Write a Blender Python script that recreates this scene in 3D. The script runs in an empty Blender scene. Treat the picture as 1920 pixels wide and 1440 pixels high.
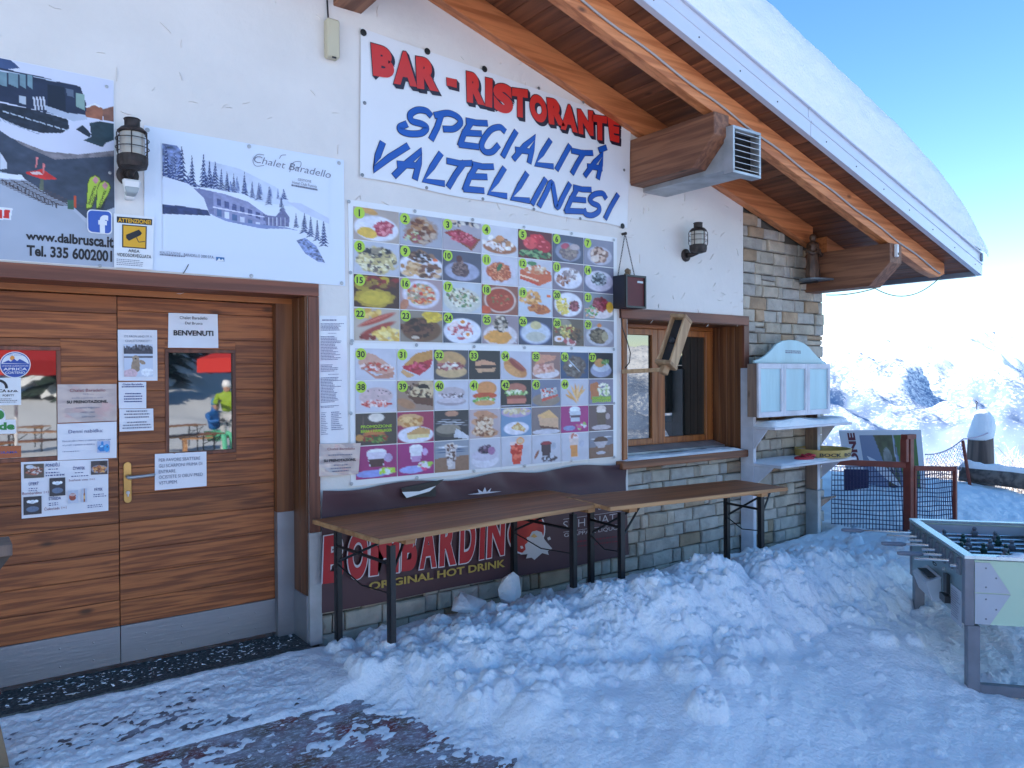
import bpy, bmesh, math, random
import numpy as np
from mathutils import Vector, Matrix
S = bpy.context.scene
COL = S.collection
random.seed(7)
R = math.radians

# ------------------------------------------------------------------ camera (measured from the wall's vanishing lines)
FPX, D, CH = 1440., 4.2, 1.5
yaw, pit, rol = R(53.559), R(-.519), R(-.3207)
FW = np.array([math.cos(yaw)*math.cos(pit), math.sin(yaw)*math.cos(pit), math.sin(pit)])
r0 = np.array([math.sin(yaw), -math.cos(yaw), 0.]); u0 = np.cross(r0, FW)
RT = math.cos(rol)*r0+math.sin(rol)*u0
UP = -math.sin(rol)*r0+math.cos(rol)*u0
CP = np.array([0, -D, CH])
cam_d = bpy.data.cameras.new('camera'); cam = bpy.data.objects.new('camera', cam_d); COL.objects.link(cam)
cam_d.sensor_width = 36; cam_d.lens = 36*FPX/1920; cam_d.clip_end = 20000; cam_d.clip_start = .05
M = Matrix(((RT[0], UP[0], -FW[0], CP[0]), (RT[1], UP[1], -FW[1], CP[1]), (RT[2], UP[2], -FW[2], CP[2]), (0, 0, 0, 1)))
cam.matrix_world = M
S.camera = cam

# ------------------------------------------------------------------ sky, sun, exposure
SUN_EL, SUN_AZ = 27., -48.       # azimuth from +Y towards +X: behind the chalet, over its left corner
w = bpy.data.worlds.new('World'); S.world = w; w.use_nodes = True
nt = w.node_tree; bg = nt.nodes['Background']
sky = nt.nodes.new('ShaderNodeTexSky'); sky.sky_type = 'NISHITA'; sky.sun_disc = False
sky.sun_elevation = R(SUN_EL); sky.sun_rotation = R(SUN_AZ); sky.altitude = 2000; sky.air_density = 1.15; sky.dust_density = .4; sky.ozone_density = 1.
hs_ = nt.nodes.new('ShaderNodeHueSaturation'); hs_.inputs['Saturation'].default_value = 1.28; hs_.inputs['Hue'].default_value = .5; nt.links.new(sky.outputs[0], hs_.inputs['Color'])
nt.links.new(hs_.outputs[0], bg.inputs[0]); bg.inputs[1].default_value = .11
sd = bpy.data.lights.new('sun', 'SUN'); sd.energy = 5.; sd.angle = R(.53); sd.color = (1, .93, .83)
so = bpy.data.objects.new('sun', sd); COL.objects.link(so)
sv = Vector((math.sin(R(SUN_AZ))*math.cos(R(SUN_EL)), math.cos(R(SUN_AZ))*math.cos(R(SUN_EL)), math.sin(R(SUN_EL))))
so.rotation_euler = sv.to_track_quat('Z', 'Y').to_euler(); so.location = (0, 0, 30)
S.view_settings.view_transform = 'Standard'; S.view_settings.look = 'None'; S.view_settings.exposure = 1.66; S.view_settings.gamma = 1
S.cycles.use_denoising = True; S.cycles.max_bounces = 8; S.cycles.diffuse_bounces = 5; S.cycles.caustics_reflective = False; S.cycles.caustics_refractive = False
S.cycles.sample_clamp_indirect = 6

# ------------------------------------------------------------------ measuring: a photograph pixel to a point on a plane of the place
def on(px, py, n, d):
    v = RT*(px-960)/FPX-UP*(py-720)/FPX+FW; n = np.array(n, float)
    return CP+v*((d-CP@n)/(v@n))
def W(px, py, y=0.): return on(px, py, (0, 1, 0), y)
def Z(px, py, z=0.): return on(px, py, (0, 0, 1), z)
def WD(px, py, d): return CP+(RT*(px-960)/FPX-UP*(py-720)/FPX+FW)*d

# ------------------------------------------------------------------ noise
def _h(ix, iy, s):
    n = (ix.astype(np.int64)*374761393+iy.astype(np.int64)*668265263+s*1442695041) & 0xffffffff
    n = ((n ^ (n >> 13))*1274126177) & 0xffffffff
    return ((n ^ (n >> 16)) & 0xffff)/65535.
def vn(x, y, s=0):
    ix = np.floor(x); iy = np.floor(y); fx = x-ix; fy = y-iy
    fx = fx*fx*(3-2*fx); fy = fy*fy*(3-2*fy)
    a = _h(ix, iy, s); b = _h(ix+1, iy, s); c = _h(ix, iy+1, s); d = _h(ix+1, iy+1, s)
    return (a+(b-a)*fx)*(1-fy)+(c+(d-c)*fx)*fy
def fbm(x, y, o=4, s=0):
    t = 0; a = .5
    for k in range(o):
        t = t+a*vn(x*2**k, y*2**k, s+k*17); a *= .5
    return t/(1-.5**o)
def sm(a, b, x):
    t = np.clip((x-a)/(b-a), 0, 1); return t*t*(3-2*t)

# ------------------------------------------------------------------ materials
def mat(name, col, rough=.6, metal=0., var=0., vs=8., bump=0., bs=60., ior=None, stretch=(1, 1, 1), rnd=0., col2=None, coat=0., dist=.01):
    m = bpy.data.materials.new(name); m.use_nodes = True; n = m.node_tree.nodes; l = m.node_tree.links; p = n['Principled BSDF']
    p.inputs['Base Color'].default_value = (*col, 1); p.inputs['Roughness'].default_value = rough; p.inputs['Metallic'].default_value = metal
    if ior: p.inputs['IOR'].default_value = ior
    if coat: p.inputs['Coat Weight'].default_value = coat
    tc = n.new('ShaderNodeTexCoord'); mp = n.new('ShaderNodeMapping'); mp.inputs['Scale'].default_value = stretch
    l.new(tc.outputs['Object'], mp.inputs[0])
    if var or rnd:
        c2 = col2 or tuple(c*(1-var) for c in col)
        nz = n.new('ShaderNodeTexNoise'); nz.inputs['Scale'].default_value = vs; nz.inputs['Detail'].default_value = 6
        l.new(mp.outputs[0], nz.inputs['Vector'])
        mr = n.new('ShaderNodeMapRange'); mr.inputs['From Min'].default_value = .35; mr.inputs['From Max'].default_value = .65
        l.new(nz.outputs['Fac'], mr.inputs['Value'])
        mx = n.new('ShaderNodeMix'); mx.data_type = 'RGBA'; mx.inputs[6].default_value = (*col, 1); mx.inputs[7].default_value = (*c2, 1)
        l.new(mr.outputs[0], mx.inputs[0]); l.new(mx.outputs[2], p.inputs['Base Color'])
        if rnd:
            oi = n.new('ShaderNodeObjectInfo'); hs = n.new('ShaderNodeHueSaturation'); m2 = n.new('ShaderNodeMapRange')
            m2.inputs['To Min'].default_value = 1-rnd; m2.inputs['To Max'].default_value = 1+rnd
            l.new(oi.outputs['Random'], m2.inputs['Value']); l.new(m2.outputs[0], hs.inputs['Value'])
            l.new(mx.outputs[2], hs.inputs['Color']); l.new(hs.outputs[0], p.inputs['Base Color'])
    if bump:
        nb = n.new('ShaderNodeTexNoise'); nb.inputs['Scale'].default_value = bs; nb.inputs['Detail'].default_value = 5
        l.new(mp.outputs[0], nb.inputs['Vector']); b = n.new('ShaderNodeBump'); b.inputs['Strength'].default_value = bump; b.inputs['Distance'].default_value = dist
        l.new(nb.outputs['Fac'], b.inputs['Height']); l.new(b.outputs[0], p.inputs['Normal'])
    return m

def wood(name, c1, c2, axis='x', fine=26., rough=.5, knots=True, rnd=.25, dark=(.03, .012, .006), coat=.0):
    """grain stretched along one axis, growth-ring waves, knots; every plank gets its own cut by the object's random number"""
    m = bpy.data.materials.new(name); m.use_nodes = True; n = m.node_tree.nodes; l = m.node_tree.links; p = n['Principled BSDF']
    p.inputs['Roughness'].default_value = rough; p.inputs['Coat Weight'].default_value = coat
    tc = n.new('ShaderNodeTexCoord'); oi = n.new('ShaderNodeObjectInfo')
    sc = n.new('ShaderNodeVectorMath'); sc.operation = 'SCALE'; sc.inputs[0].default_value = (13.7, 9.1, 21.3); l.new(oi.outputs['Random'], sc.inputs['Scale'])
    ad = n.new('ShaderNodeVectorMath'); l.new(tc.outputs['Object'], ad.inputs[0]); l.new(sc.outputs[0], ad.inputs[1])
    mp = n.new('ShaderNodeMapping'); l.new(ad.outputs[0], mp.inputs[0])
    s = {'x': (.05, 1, 1), 'y': (1, .05, 1), 'z': (1, 1, .05)}[axis]; mp.inputs['Scale'].default_value = s
    g = n.new('ShaderNodeTexNoise'); g.inputs['Scale'].default_value = fine; g.inputs['Detail'].default_value = 9; g.inputs['Roughness'].default_value = .7; g.inputs['Distortion'].default_value = .35
    l.new(mp.outputs[0], g.inputs['Vector'])
    g2 = n.new('ShaderNodeTexNoise'); g2.inputs['Scale'].default_value = fine*.22; g2.inputs['Detail'].default_value = 3; l.new(mp.outputs[0], g2.inputs['Vector'])
    wv = n.new('ShaderNodeMath'); wv.operation = 'MULTIPLY'; wv.inputs[1].default_value = 42; l.new(g2.outputs['Fac'], wv.inputs[0])
    sn = n.new('ShaderNodeMath'); sn.operation = 'SINE'; l.new(wv.outputs[0], sn.inputs[0])
    mr = n.new('ShaderNodeMapRange'); mr.inputs['From Min'].default_value = -1; mr.inputs['To Min'].default_value = -.16; mr.inputs['To Max'].default_value = .16; l.new(sn.outputs[0], mr.inputs['Value'])
    a = n.new('ShaderNodeMath'); l.new(g.outputs['Fac'], a.inputs[0]); l.new(mr.outputs[0], a.inputs[1])
    cr = n.new('ShaderNodeValToRGB'); e = cr.color_ramp.elements; e[0].position = .3; e[0].color = (*c2, 1); e[1].position = .68; e[1].color = (*c1, 1)
    l.new(a.outputs[0], cr.inputs[0]); out = cr.outputs[0]
    if knots:
        mk = n.new('ShaderNodeMapping'); mk.inputs['Scale'].default_value = {'x': (.45, 1, 1), 'y': (1, .45, 1), 'z': (1, 1, .45)}[axis]; l.new(ad.outputs[0], mk.inputs[0])
        vo = n.new('ShaderNodeTexVoronoi'); vo.inputs['Scale'].default_value = 5.2; l.new(mk.outputs[0], vo.inputs['Vector'])
        k = n.new('ShaderNodeMapRange'); k.inputs['From Min'].default_value = .04; k.inputs['From Max'].default_value = .11; k.inputs['To Min'].default_value = .75; k.inputs['To Max'].default_value = 0
        l.new(vo.outputs['Distance'], k.inputs['Value'])
        mx = n.new('ShaderNodeMix'); mx.data_type = 'RGBA'; l.new(k.outputs[0], mx.inputs[0]); l.new(out, mx.inputs[6]); mx.inputs[7].default_value = (*dark, 1); out = mx.outputs[2]
    hs = n.new('ShaderNodeHueSaturation'); m2 = n.new('ShaderNodeMapRange'); m2.inputs['To Min'].default_value = 1-rnd; m2.inputs['To Max'].default_value = 1+rnd
    l.new(oi.outputs['Random'], m2.inputs['Value']); l.new(m2.outputs[0], hs.inputs['Value']); l.new(out, hs.inputs['Color']); l.new(hs.outputs[0], p.inputs['Base Color'])
    b = n.new('ShaderNodeBump'); b.inputs['Strength'].default_value = .35; b.inputs['Distance'].default_value = .004; l.new(a.outputs[0], b.inputs['Height']); l.new(b.outputs[0], p.inputs['Normal'])
    return m

def printmat(name, rough=.35):
    m = bpy.data.materials.new(name); m.use_nodes = True; n = m.node_tree.nodes; p = n['Principled BSDF']; a = n.new('ShaderNodeAttribute'); a.attribute_name = 'print'
    m.node_tree.links.new(a.outputs['Color'], p.inputs['Base Color']); p.inputs['Roughness'].default_value = rough
    return m

def lin(r, g, b): return tuple(((c/255)/12.92 if c/255 <= .04045 else ((c/255+.055)/1.055)**2.4) for c in (r, g, b))

m_plaster = mat('plaster', (.74, .71, .69), .85, var=.07, vs=2.2, bump=.6, bs=17, dist=.008)
m_snow = mat('snow', (.84, .86, .9), .6, bump=.9, bs=46, dist=.012)
m_snow2 = mat('packed_snow', (.86, .88, .9), .6, bump=.7, bs=16, dist=.03)
m_door = wood('door_wood', (.38, .118, .034), (.17, .046, .014), 'x', 62, .58, rnd=.2)
m_trim = wood('trim_wood', (.23, .07, .036), (.12, .036, .02), 'x', 30, .5, knots=False)
m_trimz = wood('trim_wood_upright', (.23, .07, .036), (.12, .036, .02), 'z', 30, .5, knots=False)
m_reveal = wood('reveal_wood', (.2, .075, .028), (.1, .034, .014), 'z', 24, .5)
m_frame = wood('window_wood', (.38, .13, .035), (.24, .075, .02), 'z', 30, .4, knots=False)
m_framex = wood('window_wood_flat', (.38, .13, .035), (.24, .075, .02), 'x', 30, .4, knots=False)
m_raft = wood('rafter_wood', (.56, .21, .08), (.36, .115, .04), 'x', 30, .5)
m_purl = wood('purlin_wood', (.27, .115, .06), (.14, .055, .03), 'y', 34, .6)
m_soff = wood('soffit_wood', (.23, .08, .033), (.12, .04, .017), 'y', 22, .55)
m_sill = wood('sill_wood', (.26, .1, .045), (.12, .042, .02), 'x', 26, .6, knots=False)
m_table = wood('tabletop_wood', (.4, .13, .042), (.25, .075, .026), 'x', 26, .5, knots=False, rnd=.08)
m_edge = wood('table_edge_wood', (.5, .27, .12), (.3, .14, .06), 'x', 20, .6, knots=False)
m_grey = mat('brushed_steel', (.36, .38, .42), .42, .7, var=.25, vs=3, bump=.1, bs=90, stretch=(.1, 1, 1))
m_steel2 = mat('galvanised_steel', (.5, .52, .55), .5, .6, var=.3, vs=6, bump=.1, bs=40)
m_alu = mat('white_fascia_metal', (.62, .64, .72), .35, .15, var=.05, vs=2)
m_black = mat('black_paint', (.012, .012, .015), .45, bump=.1)
m_blackp = mat('black_plastic', (.02, .02, .022), .4)
m_brass = mat('brass', (.46, .3, .11), .32, .85, var=.3, vs=9)
m_iron = mat('rusty_iron', (.055, .042, .04), .55, .4, var=.5, vs=30, bump=.3)
m_white = mat('white_sheet', (.76, .77, .8), .35, var=.03, vs=2)
m_paper = mat('paper', (.72, .73, .8), .3, var=.05, vs=6, coat=.4)
m_paperp = mat('pink_grey_paper', (.52, .42, .4), .2, var=.12, vs=12, coat=.8)
m_beige = mat('beige_plastic', (.55, .5, .36), .5)
m_plast = mat('white_plastic', (.75, .75, .76), .4)
m_glassw = mat('window_glass', (.012, .016, .016), .015, ior=2.3)
m_glassd = mat('door_glass', (.012, .014, .016), .02, ior=2.5, bump=.02, bs=3)
m_print = printmat('printed_sheet')
m_ink = mat('black_ink', (.012, .012, .016), .5)
m_inkb = mat('blue_ink', (.03, .05, .2), .5)
m_inkg = mat('grey_ink', (.16, .17, .24), .5)
m_inkr = mat('dark_red_ink', (.25, .05, .07), .5)
m_mesh = mat('navy_net', (.01, .012, .07), .6)
m_redp = wood('red_painted_wood', (.3, .05, .03), (.16, .022, .016), 'z', 20, .5, knots=False)

# ------------------------------------------------------------------ object helpers
ORG = {}
def tag(o, label=None, cat=None, group=None, kind=None, category=None):
    cat = cat or category
    if label: o['label'] = label
    if cat: o['category'] = cat
    if group: o['group'] = group
    if kind: o['kind'] = kind
    return o
def thing(name, label, cat, loc=(0, 0, 0), group=None):
    o = bpy.data.objects.new(name, None); o.empty_display_size = .1; COL.objects.link(o); o.location = loc; ORG[o.name] = Vector(loc)
    return tag(o, label, cat, group)
def copy_tree(o, parent=None):
    c = o.copy(); COL.objects.link(c); c.parent = parent
    ORG[c.name] = ORG.get(o.name, Vector())
    for ch in list(o.children): copy_tree(ch, c)
    return c

class MB:
    def __init__(s): s.v = []; s.f = []; s.m = []; s.k = 0
    def add(s, vs, fs):
        b = len(s.v); s.v += [tuple(map(float, v)) for v in vs]; s.f += [tuple(b+i for i in f) for f in fs]; s.m += [s.k]*len(fs); return s
    def box(s, x0, x1, y0, y1, z0, z1):
        x0, x1 = sorted((x0, x1)); y0, y1 = sorted((y0, y1)); z0, z1 = sorted((z0, z1))
        return s.hexa([(x0, y0, z0), (x1, y0, z0), (x1, y1, z0), (x0, y1, z0), (x0, y0, z1), (x1, y0, z1), (x1, y1, z1), (x0, y1, z1)])
    def hexa(s, v): return s.add(v, [(0, 3, 2, 1), (4, 5, 6, 7), (0, 1, 5, 4), (1, 2, 6, 5), (2, 3, 7, 6), (3, 0, 4, 7)])
    def beam(s, p, q, w, h, up=(0, 0, 1)):
        p = Vector(p); q = Vector(q); d = (q-p).normalized(); u = Vector(up); sd = d.cross(u)
        if sd.length < 1e-4: sd = d.cross(Vector((0, 1, 0)))
        sd.normalize(); u = sd.cross(d).normalized(); a = sd*w/2; b = u*h/2
        return s.hexa([p-a-b, p+a-b, q+a-b, q-a-b, p-a+b, p+a+b, q+a+b, q-a+b])
    def tube(s, pts, r, n=8, cap=True):
        pts = [Vector(p) for p in pts]; rs = r if isinstance(r, (list, tuple)) else [r]*len(pts); vs = []; fs = []
        d0 = (pts[1]-pts[0]).normalized(); u = Vector((0, 0, 1)) if abs(d0.z) < .9 else Vector((1, 0, 0))
        for i, p in enumerate(pts):
            d = (pts[min(i+1, len(pts)-1)]-pts[max(i-1, 0)]).normalized(); a = d.cross(u).normalized(); u = a.cross(d).normalized()
            for k in range(n):
                t = 2*math.pi*k/n; vs.append(p+(a*math.cos(t)+u*math.sin(t))*rs[i])
        for i in range(len(pts)-1):
            for k in range(n):
                k2 = (k+1) % n; fs.append((i*n+k, i*n+k2, (i+1)*n+k2, (i+1)*n+k))
        if cap: fs.append(tuple(range(n))[::-1]); fs.append(tuple((len(pts)-1)*n+k for k in range(n)))
        return s.add(vs, fs)
    def lathe(s, prof, c, n=20, axis='z'):
        vs = []; fs = []; c = Vector(c)
        for r, h in prof:
            for k in range(n):
                t = 2*math.pi*k/n; a, b = r*math.cos(t), r*math.sin(t)
                vs.append(c+Vector({'z': (a, b, h), 'y': (a, h, b), 'x': (h, a, b)}[axis]))
        for i in range(len(prof)-1):
            for k in range(n):
                k2 = (k+1) % n; fs.append((i*n+k, i*n+k2, (i+1)*n+k2, (i+1)*n+k))
        fs.append(tuple(range(n))[::-1]); fs.append(tuple((len(prof)-1)*n+k for k in range(n)))
        return s.add(vs, fs)
    def prism(s, poly, a, b):
        """poly: list of 3-D points (a planar outline) ; extruded by vectors a and b"""
        a = Vector(a); b = Vector(b); n = len(poly); vs = [Vector(p)+a for p in poly]+[Vector(p)+b for p in poly]
        fs = [tuple(range(n)), tuple(range(n, 2*n))[::-1]]+[(i, (i+1) % n, n+(i+1) % n, n+i) for i in range(n)]
        return s.add(vs, fs)
    def grid(s, P):
        h, w_ = P.shape[:2]; b = [tuple(p) for p in P.reshape(-1, 3)]
        return s.add(b, [(j*w_+i, j*w_+i+1, (j+1)*w_+i+1, (j+1)*w_+i) for j in range(h-1) for i in range(w_-1)])
    def build(s, name, mats, parent=None, smooth=False, bevel=0., fix=True, **tags):
        o_ = ORG.get(parent.name, Vector()) if parent else Vector()
        me = bpy.data.meshes.new(name); me.from_pydata([(v[0]-o_.x, v[1]-o_.y, v[2]-o_.z) for v in s.v], [], s.f)
        mats = mats if isinstance(mats, (list, tuple)) else [mats]
        for m in mats: me.materials.append(m)
        if len(mats) > 1: me.polygons.foreach_set('material_index', s.m)
        if fix:
            bm = bmesh.new(); bm.from_mesh(me); bmesh.ops.recalc_face_normals(bm, faces=bm.faces)
            if bevel: bmesh.ops.bevel(bm, geom=[e for e in bm.edges if e.is_manifold and e.calc_face_angle(0) > .5], offset=bevel, segments=1, affect='EDGES', profile=.7)
            bm.to_mesh(me); bm.free()
        if smooth: me.shade_smooth()
        o = bpy.data.objects.new(name, me); COL.objects.link(o)
        if parent: o.parent = parent; ORG[o.name] = o_.copy()
        return tag(o, **tags)

def gridmesh(name, P, m, parent=None, colors=None, smooth=True, **tags):
    h, w_ = P.shape[:2]; me = bpy.data.meshes.new(name); o_ = ORG.get(parent.name, Vector()) if parent else Vector()
    V = (P-np.array(o_)).reshape(-1, 3).astype(np.float32)
    idx = np.arange(h*w_).reshape(h, w_); q = np.stack([idx[:-1, :-1], idx[:-1, 1:], idx[1:, 1:], idx[1:, :-1]], -1).reshape(-1, 4)
    me.vertices.add(len(V)); me.vertices.foreach_set('co', V.ravel()); me.loops.add(q.size); me.loops.foreach_set('vertex_index', q.ravel().astype(np.int32))
    me.polygons.add(len(q)); me.polygons.foreach_set('loop_start', np.arange(0, q.size, 4, dtype=np.int32)); me.polygons.foreach_set('loop_total', np.full(len(q), 4, np.int32))
    me.update(calc_edges=True); me.materials.append(m)
    if colors is not None:
        ca = me.color_attributes.new('print', 'FLOAT_COLOR', 'POINT'); c4 = np.ones((h*w_, 4), np.float32); c4[:, :3] = colors.reshape(-1, 3); ca.data.foreach_set('color', c4.ravel())
    if smooth: me.shade_smooth()
    o = bpy.data.objects.new(name, me); COL.objects.link(o)
    if parent: o.parent = parent; ORG[o.name] = o_.copy()
    return tag(o, **tags)

# ------------------------------------------------------------------ lettering
_gc = {}
def glyphs(txt, bold=0., res=3):
    """outline of a word in the built-in face as (verts, faces), laid on x/y, cap height about .73"""
    key = (txt, bold, res)
    if key in _gc: return _gc[key]
    cu = bpy.data.curves.new('t', 'FONT'); cu.body = txt; cu.size = 1; cu.offset = bold; cu.resolution_u = res; cu.fill_mode = 'FRONT'
    ob = bpy.data.objects.new('t', cu); COL.objects.link(ob); dg = bpy.context.evaluated_depsgraph_get()
    me = bpy.data.meshes.new_from_object(ob.evaluated_get(dg)); v = np.array([x.co[:] for x in me.vertices]).reshape(-1, 3); f = [tuple(p.vertices) for p in me.polygons]
    bpy.data.objects.remove(ob); bpy.data.curves.remove(cu); bpy.data.meshes.remove(me)
    _gc[key] = (v, f); return v, f
def quadpt(q, u, v):
    q = [np.array(a) for a in q]; u = np.asarray(u)[..., None]; v = np.asarray(v)[..., None]
    return (q[0]*(1-u)+q[1]*u)*(1-v)+(q[3]*(1-u)+q[2]*u)*v
def write(mb, q, txt, u0, v0, h, u1=None, bold=.0, align='l', shear=0., off=(0, -.002, 0), wf=1.):
    """one line on the sheet q=(TL,TR,BR,BL): u0,v0 = left end of baseline (0..1), h = cap height as a share of the sheet height, u1 = right end"""
    V, F = glyphs(txt, bold)
    if len(V) == 0: return
    pw = np.linalg.norm(np.array(q[1])-np.array(q[0])); ph = np.linalg.norm(np.array(q[3])-np.array(q[0]))
    x = V[:, 0]-V[:, 0].min(); y = V[:, 1]; k = h/.73; wn = x.max()*k*ph/pw*wf
    if u1 is not None: s_ = (u1-u0)/max(x.max(), 1e-6)
    else: s_ = k*ph/pw*wf
    if align == 'c' and u1 is None: u0 = u0-wn/2
    P = quadpt(q, u0+x*s_+shear*y*k*ph/pw, v0-y*k)+np.array(off)
    mb.add(P, F)
def fit(mb, q, ch, bold=.05, off=(0, 0, 0)):
    V, F = glyphs(ch, bold, 6); x = V[:, 0]; y = V[:, 1]
    u = (x-x.min())/(x.max()-x.min()); v = 1-(y-y.min())/(y.max()-y.min())
    mb.add(quadpt(q, u, v)+np.array(off), F)
def stroke(mb, pts, w_, off=0., yv=0):
    """flat brush stroke through wall points (x,y,z), facing -y, with cut ends"""
    P = [np.array(p) for p in pts]; L_ = []; R__ = []
    for i, p in enumerate(P):
        d = P[min(i+1, len(P)-1)]-P[max(i-1, 0)]; d[1] = 0; d = d/np.linalg.norm(d); n = np.array([-d[2], 0, d[0]])
        e = p.copy()
        if i == 0: e = e-d*w_*.3
        if i == len(P)-1: e = e+d*w_*.3
        e[1] -= off; L_.append(e+n*w_/2); R__.append(e-n*w_/2)
    n = len(P); mb.add(L_+R__, [(i, i+1, n+i+1, n+i) for i in range(n-1)])
def smoothline(pts, n=6):
    """Catmull-Rom through pixel points"""
    if len(pts) < 3: return pts
    P = [np.array(p, float) for p in pts]; P = [2*P[0]-P[1]]+P+[2*P[-1]-P[-2]]; o = []
    for i in range(1, len(P)-2):
        for t in np.linspace(0, 1, n, endpoint=False):
            o.append(.5*((2*P[i])+(P[i+1]-P[i-1])*t+(2*P[i-1]-5*P[i]+4*P[i+1]-P[i+2])*t*t+(-P[i-1]+3*P[i]-3*P[i+1]+P[i+2])*t**3))
    o.append(P[-2]); return o

# ------------------------------------------------------------------ a small painter for printed pictures
class Can:
    def __init__(s, w_, h, bgc): s.w = w_; s.h = h; s.a = np.ones((h, w_, 3))*np.array(lin(*bgc)); s.Y, s.X = np.mgrid[0:h, 0:w_]; s.u = (s.X+.5)/w_; s.v = (s.Y+.5)/h
    def put(s, m, c, var=0., sc=20, seed=1):
        c = np.array(lin(*c)); m = np.clip(m, 0, 1)[..., None]; t = c*np.ones_like(s.a)
        if var: t = t*(1+var*(fbm(s.u*sc, s.v*sc, 3, seed)[..., None]-.5)*2)
        s.a = s.a*(1-m)+t*m
    def ell(s, cx, cy, rx, ry, c, ang=0, rough=0., var=.3, seed=1, soft=.06, sc=20):
        a = R(ang); dx = s.u-cx; dy = s.v-cy; x = (dx*math.cos(a)+dy*math.sin(a))/rx; y = (-dx*math.sin(a)+dy*math.cos(a))/ry
        d = np.sqrt(x*x+y*y)
        if rough: d = d+rough*(fbm(s.u*9+seed, s.v*9, 3, seed)-.5)*2
        s.put((1-d)/soft, c, var, sc, seed)
    def poly(s, P, c, var=.15, sc=20, seed=1):
        m = np.zeros((s.h, s.w), bool); n = len(P)
        for i in range(n):
            x0, y0 = P[i]; x1, y1 = P[(i+1) % n]
            if y0 == y1: continue
            k = ((y0 > s.v) != (y1 > s.v)) & (s.u < (x1-x0)*(s.v-y0)/(y1-y0)+x0); m ^= k
        s.put(m.astype(float), c, var, sc, seed)
    def bits(s, cx, cy, rx, ry, cols, n, r, seed=1, ang=0, el=1.6):
        rg = random.Random(seed)
        for i in range(n):
            t = rg.random()*6.283; q = math.sqrt(rg.random()); x = cx+rx*q*math.cos(t); y = cy+ry*q*math.sin(t); rr = r*(.6+rg.random()*.8)
            s.ell(x, y, rr*el, rr, cols[i % len(cols)], rg.random()*180 if not ang else ang+rg.uniform(-20, 20), 0, .2, i, .3)

# ================================================================== THE GROUND AND THE FAR LAND
GS = .11
def base(x, y):
    g = np.where(y > -3, GS*np.minimum(y, 0), -.33)
    g = g+(sm(-24, -60, y)*2.5+sm(-40, -100, y)*14)*sm(34, 14, x)
    return g-.34*np.maximum(x-10.9, 0)*sm(10.9, 13, x)
BANK = [(1.9, -.75, .10, .42), (2.35, -.72, .12, .42), (2.8, -.7, .16, .5), (3.25, -.85, .24, .5), (3.5, -1.0, .33, .45), (3.95, -1.0, .36, .5), (4.5, -1.1, .33, .5), (5.0, -1.15, .3, .5),
        (5.45, -1.25, .22, .4), (5.9, -1.35, .26, .42), (6.35, -1.35, .3, .45), (6.8, -1.2, .26, .4), (7.3, -1.0, .1, .5), (2.3, -1.25, .09, .5), (3.3, -1.6, .12, .6), (4.6, -1.7, .12, .6), (5.6, -1.9, .1, .6)]
def snowz(x, y):
    z = base(x, y)
    bk = np.zeros_like(z)
    for cx, cy, h, r in BANK: bk = np.maximum(bk, .9*h*np.exp(-((x-cx)**2+((y-cy)*1.15)**2)/(r*r)*1.3)*1.12)
    bk2 = bk+.03*sm(1.7, 2.2, x)*(sm(-2.6, -.9, y))
    z = z+bk2
    # mound behind the gate, right of the corner
    z = z+.13*np.exp(-(((x-9.2)/1.4)**2+((y-1.1)/1.2)**2))-.1*sm(7.5, 9, x)*sm(.3, -1.2, y)
    return z, bk
def carpet_mask(x, y):
    """1 where feet have worn the snow down to the carpet and boards in front of the door"""
    e = .35*(fbm(x*2.2, y*2.2, 3, 5)-.5)
    a = sm(-.61, -.7, y+e*.1)*sm(-.05, .4, (1.98+(-.75-y)*.36)-x+e*.9)
    return a
print('ground')
nx, ny = 860, 560
gx = np.concatenate([np.linspace(-1.5, .0, 40, endpoint=False), np.linspace(0, 6.2, 500, endpoint=False), np.linspace(6.2, 11.5, 220)])
gy = np.concatenate([np.linspace(-5.2, -3.4, 60, endpoint=False), np.linspace(-3.4, .0, 300, endpoint=False), np.linspace(0, 4.5, 90)])
X, Yg = np.meshgrid(gx, gy)
z, bk = snowz(X, Yg)
bankm = sm(.03, .2, bk)
z += (fbm(X*1.3, Yg*1.3, 4, 3)-.5)*.07*sm(.4, 2.4, X)+(fbm(X*5, Yg*5, 3, 9)-.5)*.035*(.35+.65*sm(1., 2.6, X))+(fbm(X*16, Yg*16, 4, 11)-.5)*(.018+.014*bankm)
# trampled streaks running away from the wall
z += (fbm(X*2.6+Yg*1.2, Yg*9-X*5, 3, 21)-.5)*.03*sm(1.6, 2.6, X)*(1-bankm)
# clods: many rounded and some blocky lumps on the bank
rg = random.Random(3)
def clod(cx, cy, r, h, blk):
    i0, i1 = np.searchsorted(gx, [cx-r*1.1, cx+r*1.1]); j0, j1 = np.searchsorted(gy, [cy-r*1.1, cy+r*1.1])
    if i1-i0 < 2 or j1-j0 < 2: return
    xx = X[j0:j1, i0:i1]; yy = Yg[j0:j1, i0:i1]; a = rg.random()*3.14; ca, sa = math.cos(a), math.sin(a)
    u = ((xx-cx)*ca+(yy-cy)*sa)/r; v = (-(xx-cx)*sa+(yy-cy)*ca)/(r*rg.uniform(.6, 1))
    if blk: d = np.maximum(np.abs(u), np.abs(v)); p = h*sm(1.0, .66, d)*(1+.5*u)
    else: d = np.sqrt(u*u+v*v)+.5*(fbm(xx*.9/r, yy*.9/r, 3, 33)-.5); p = h*np.clip(1-d**3, 0, 1)**.6*(.55+.9*fbm(xx*40, yy*40, 3, 35))
    z[j0:j1, i0:i1] = np.maximum(z[j0:j1, i0:i1], z0[j0:j1, i0:i1]+p)
z0 = z.copy()
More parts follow.
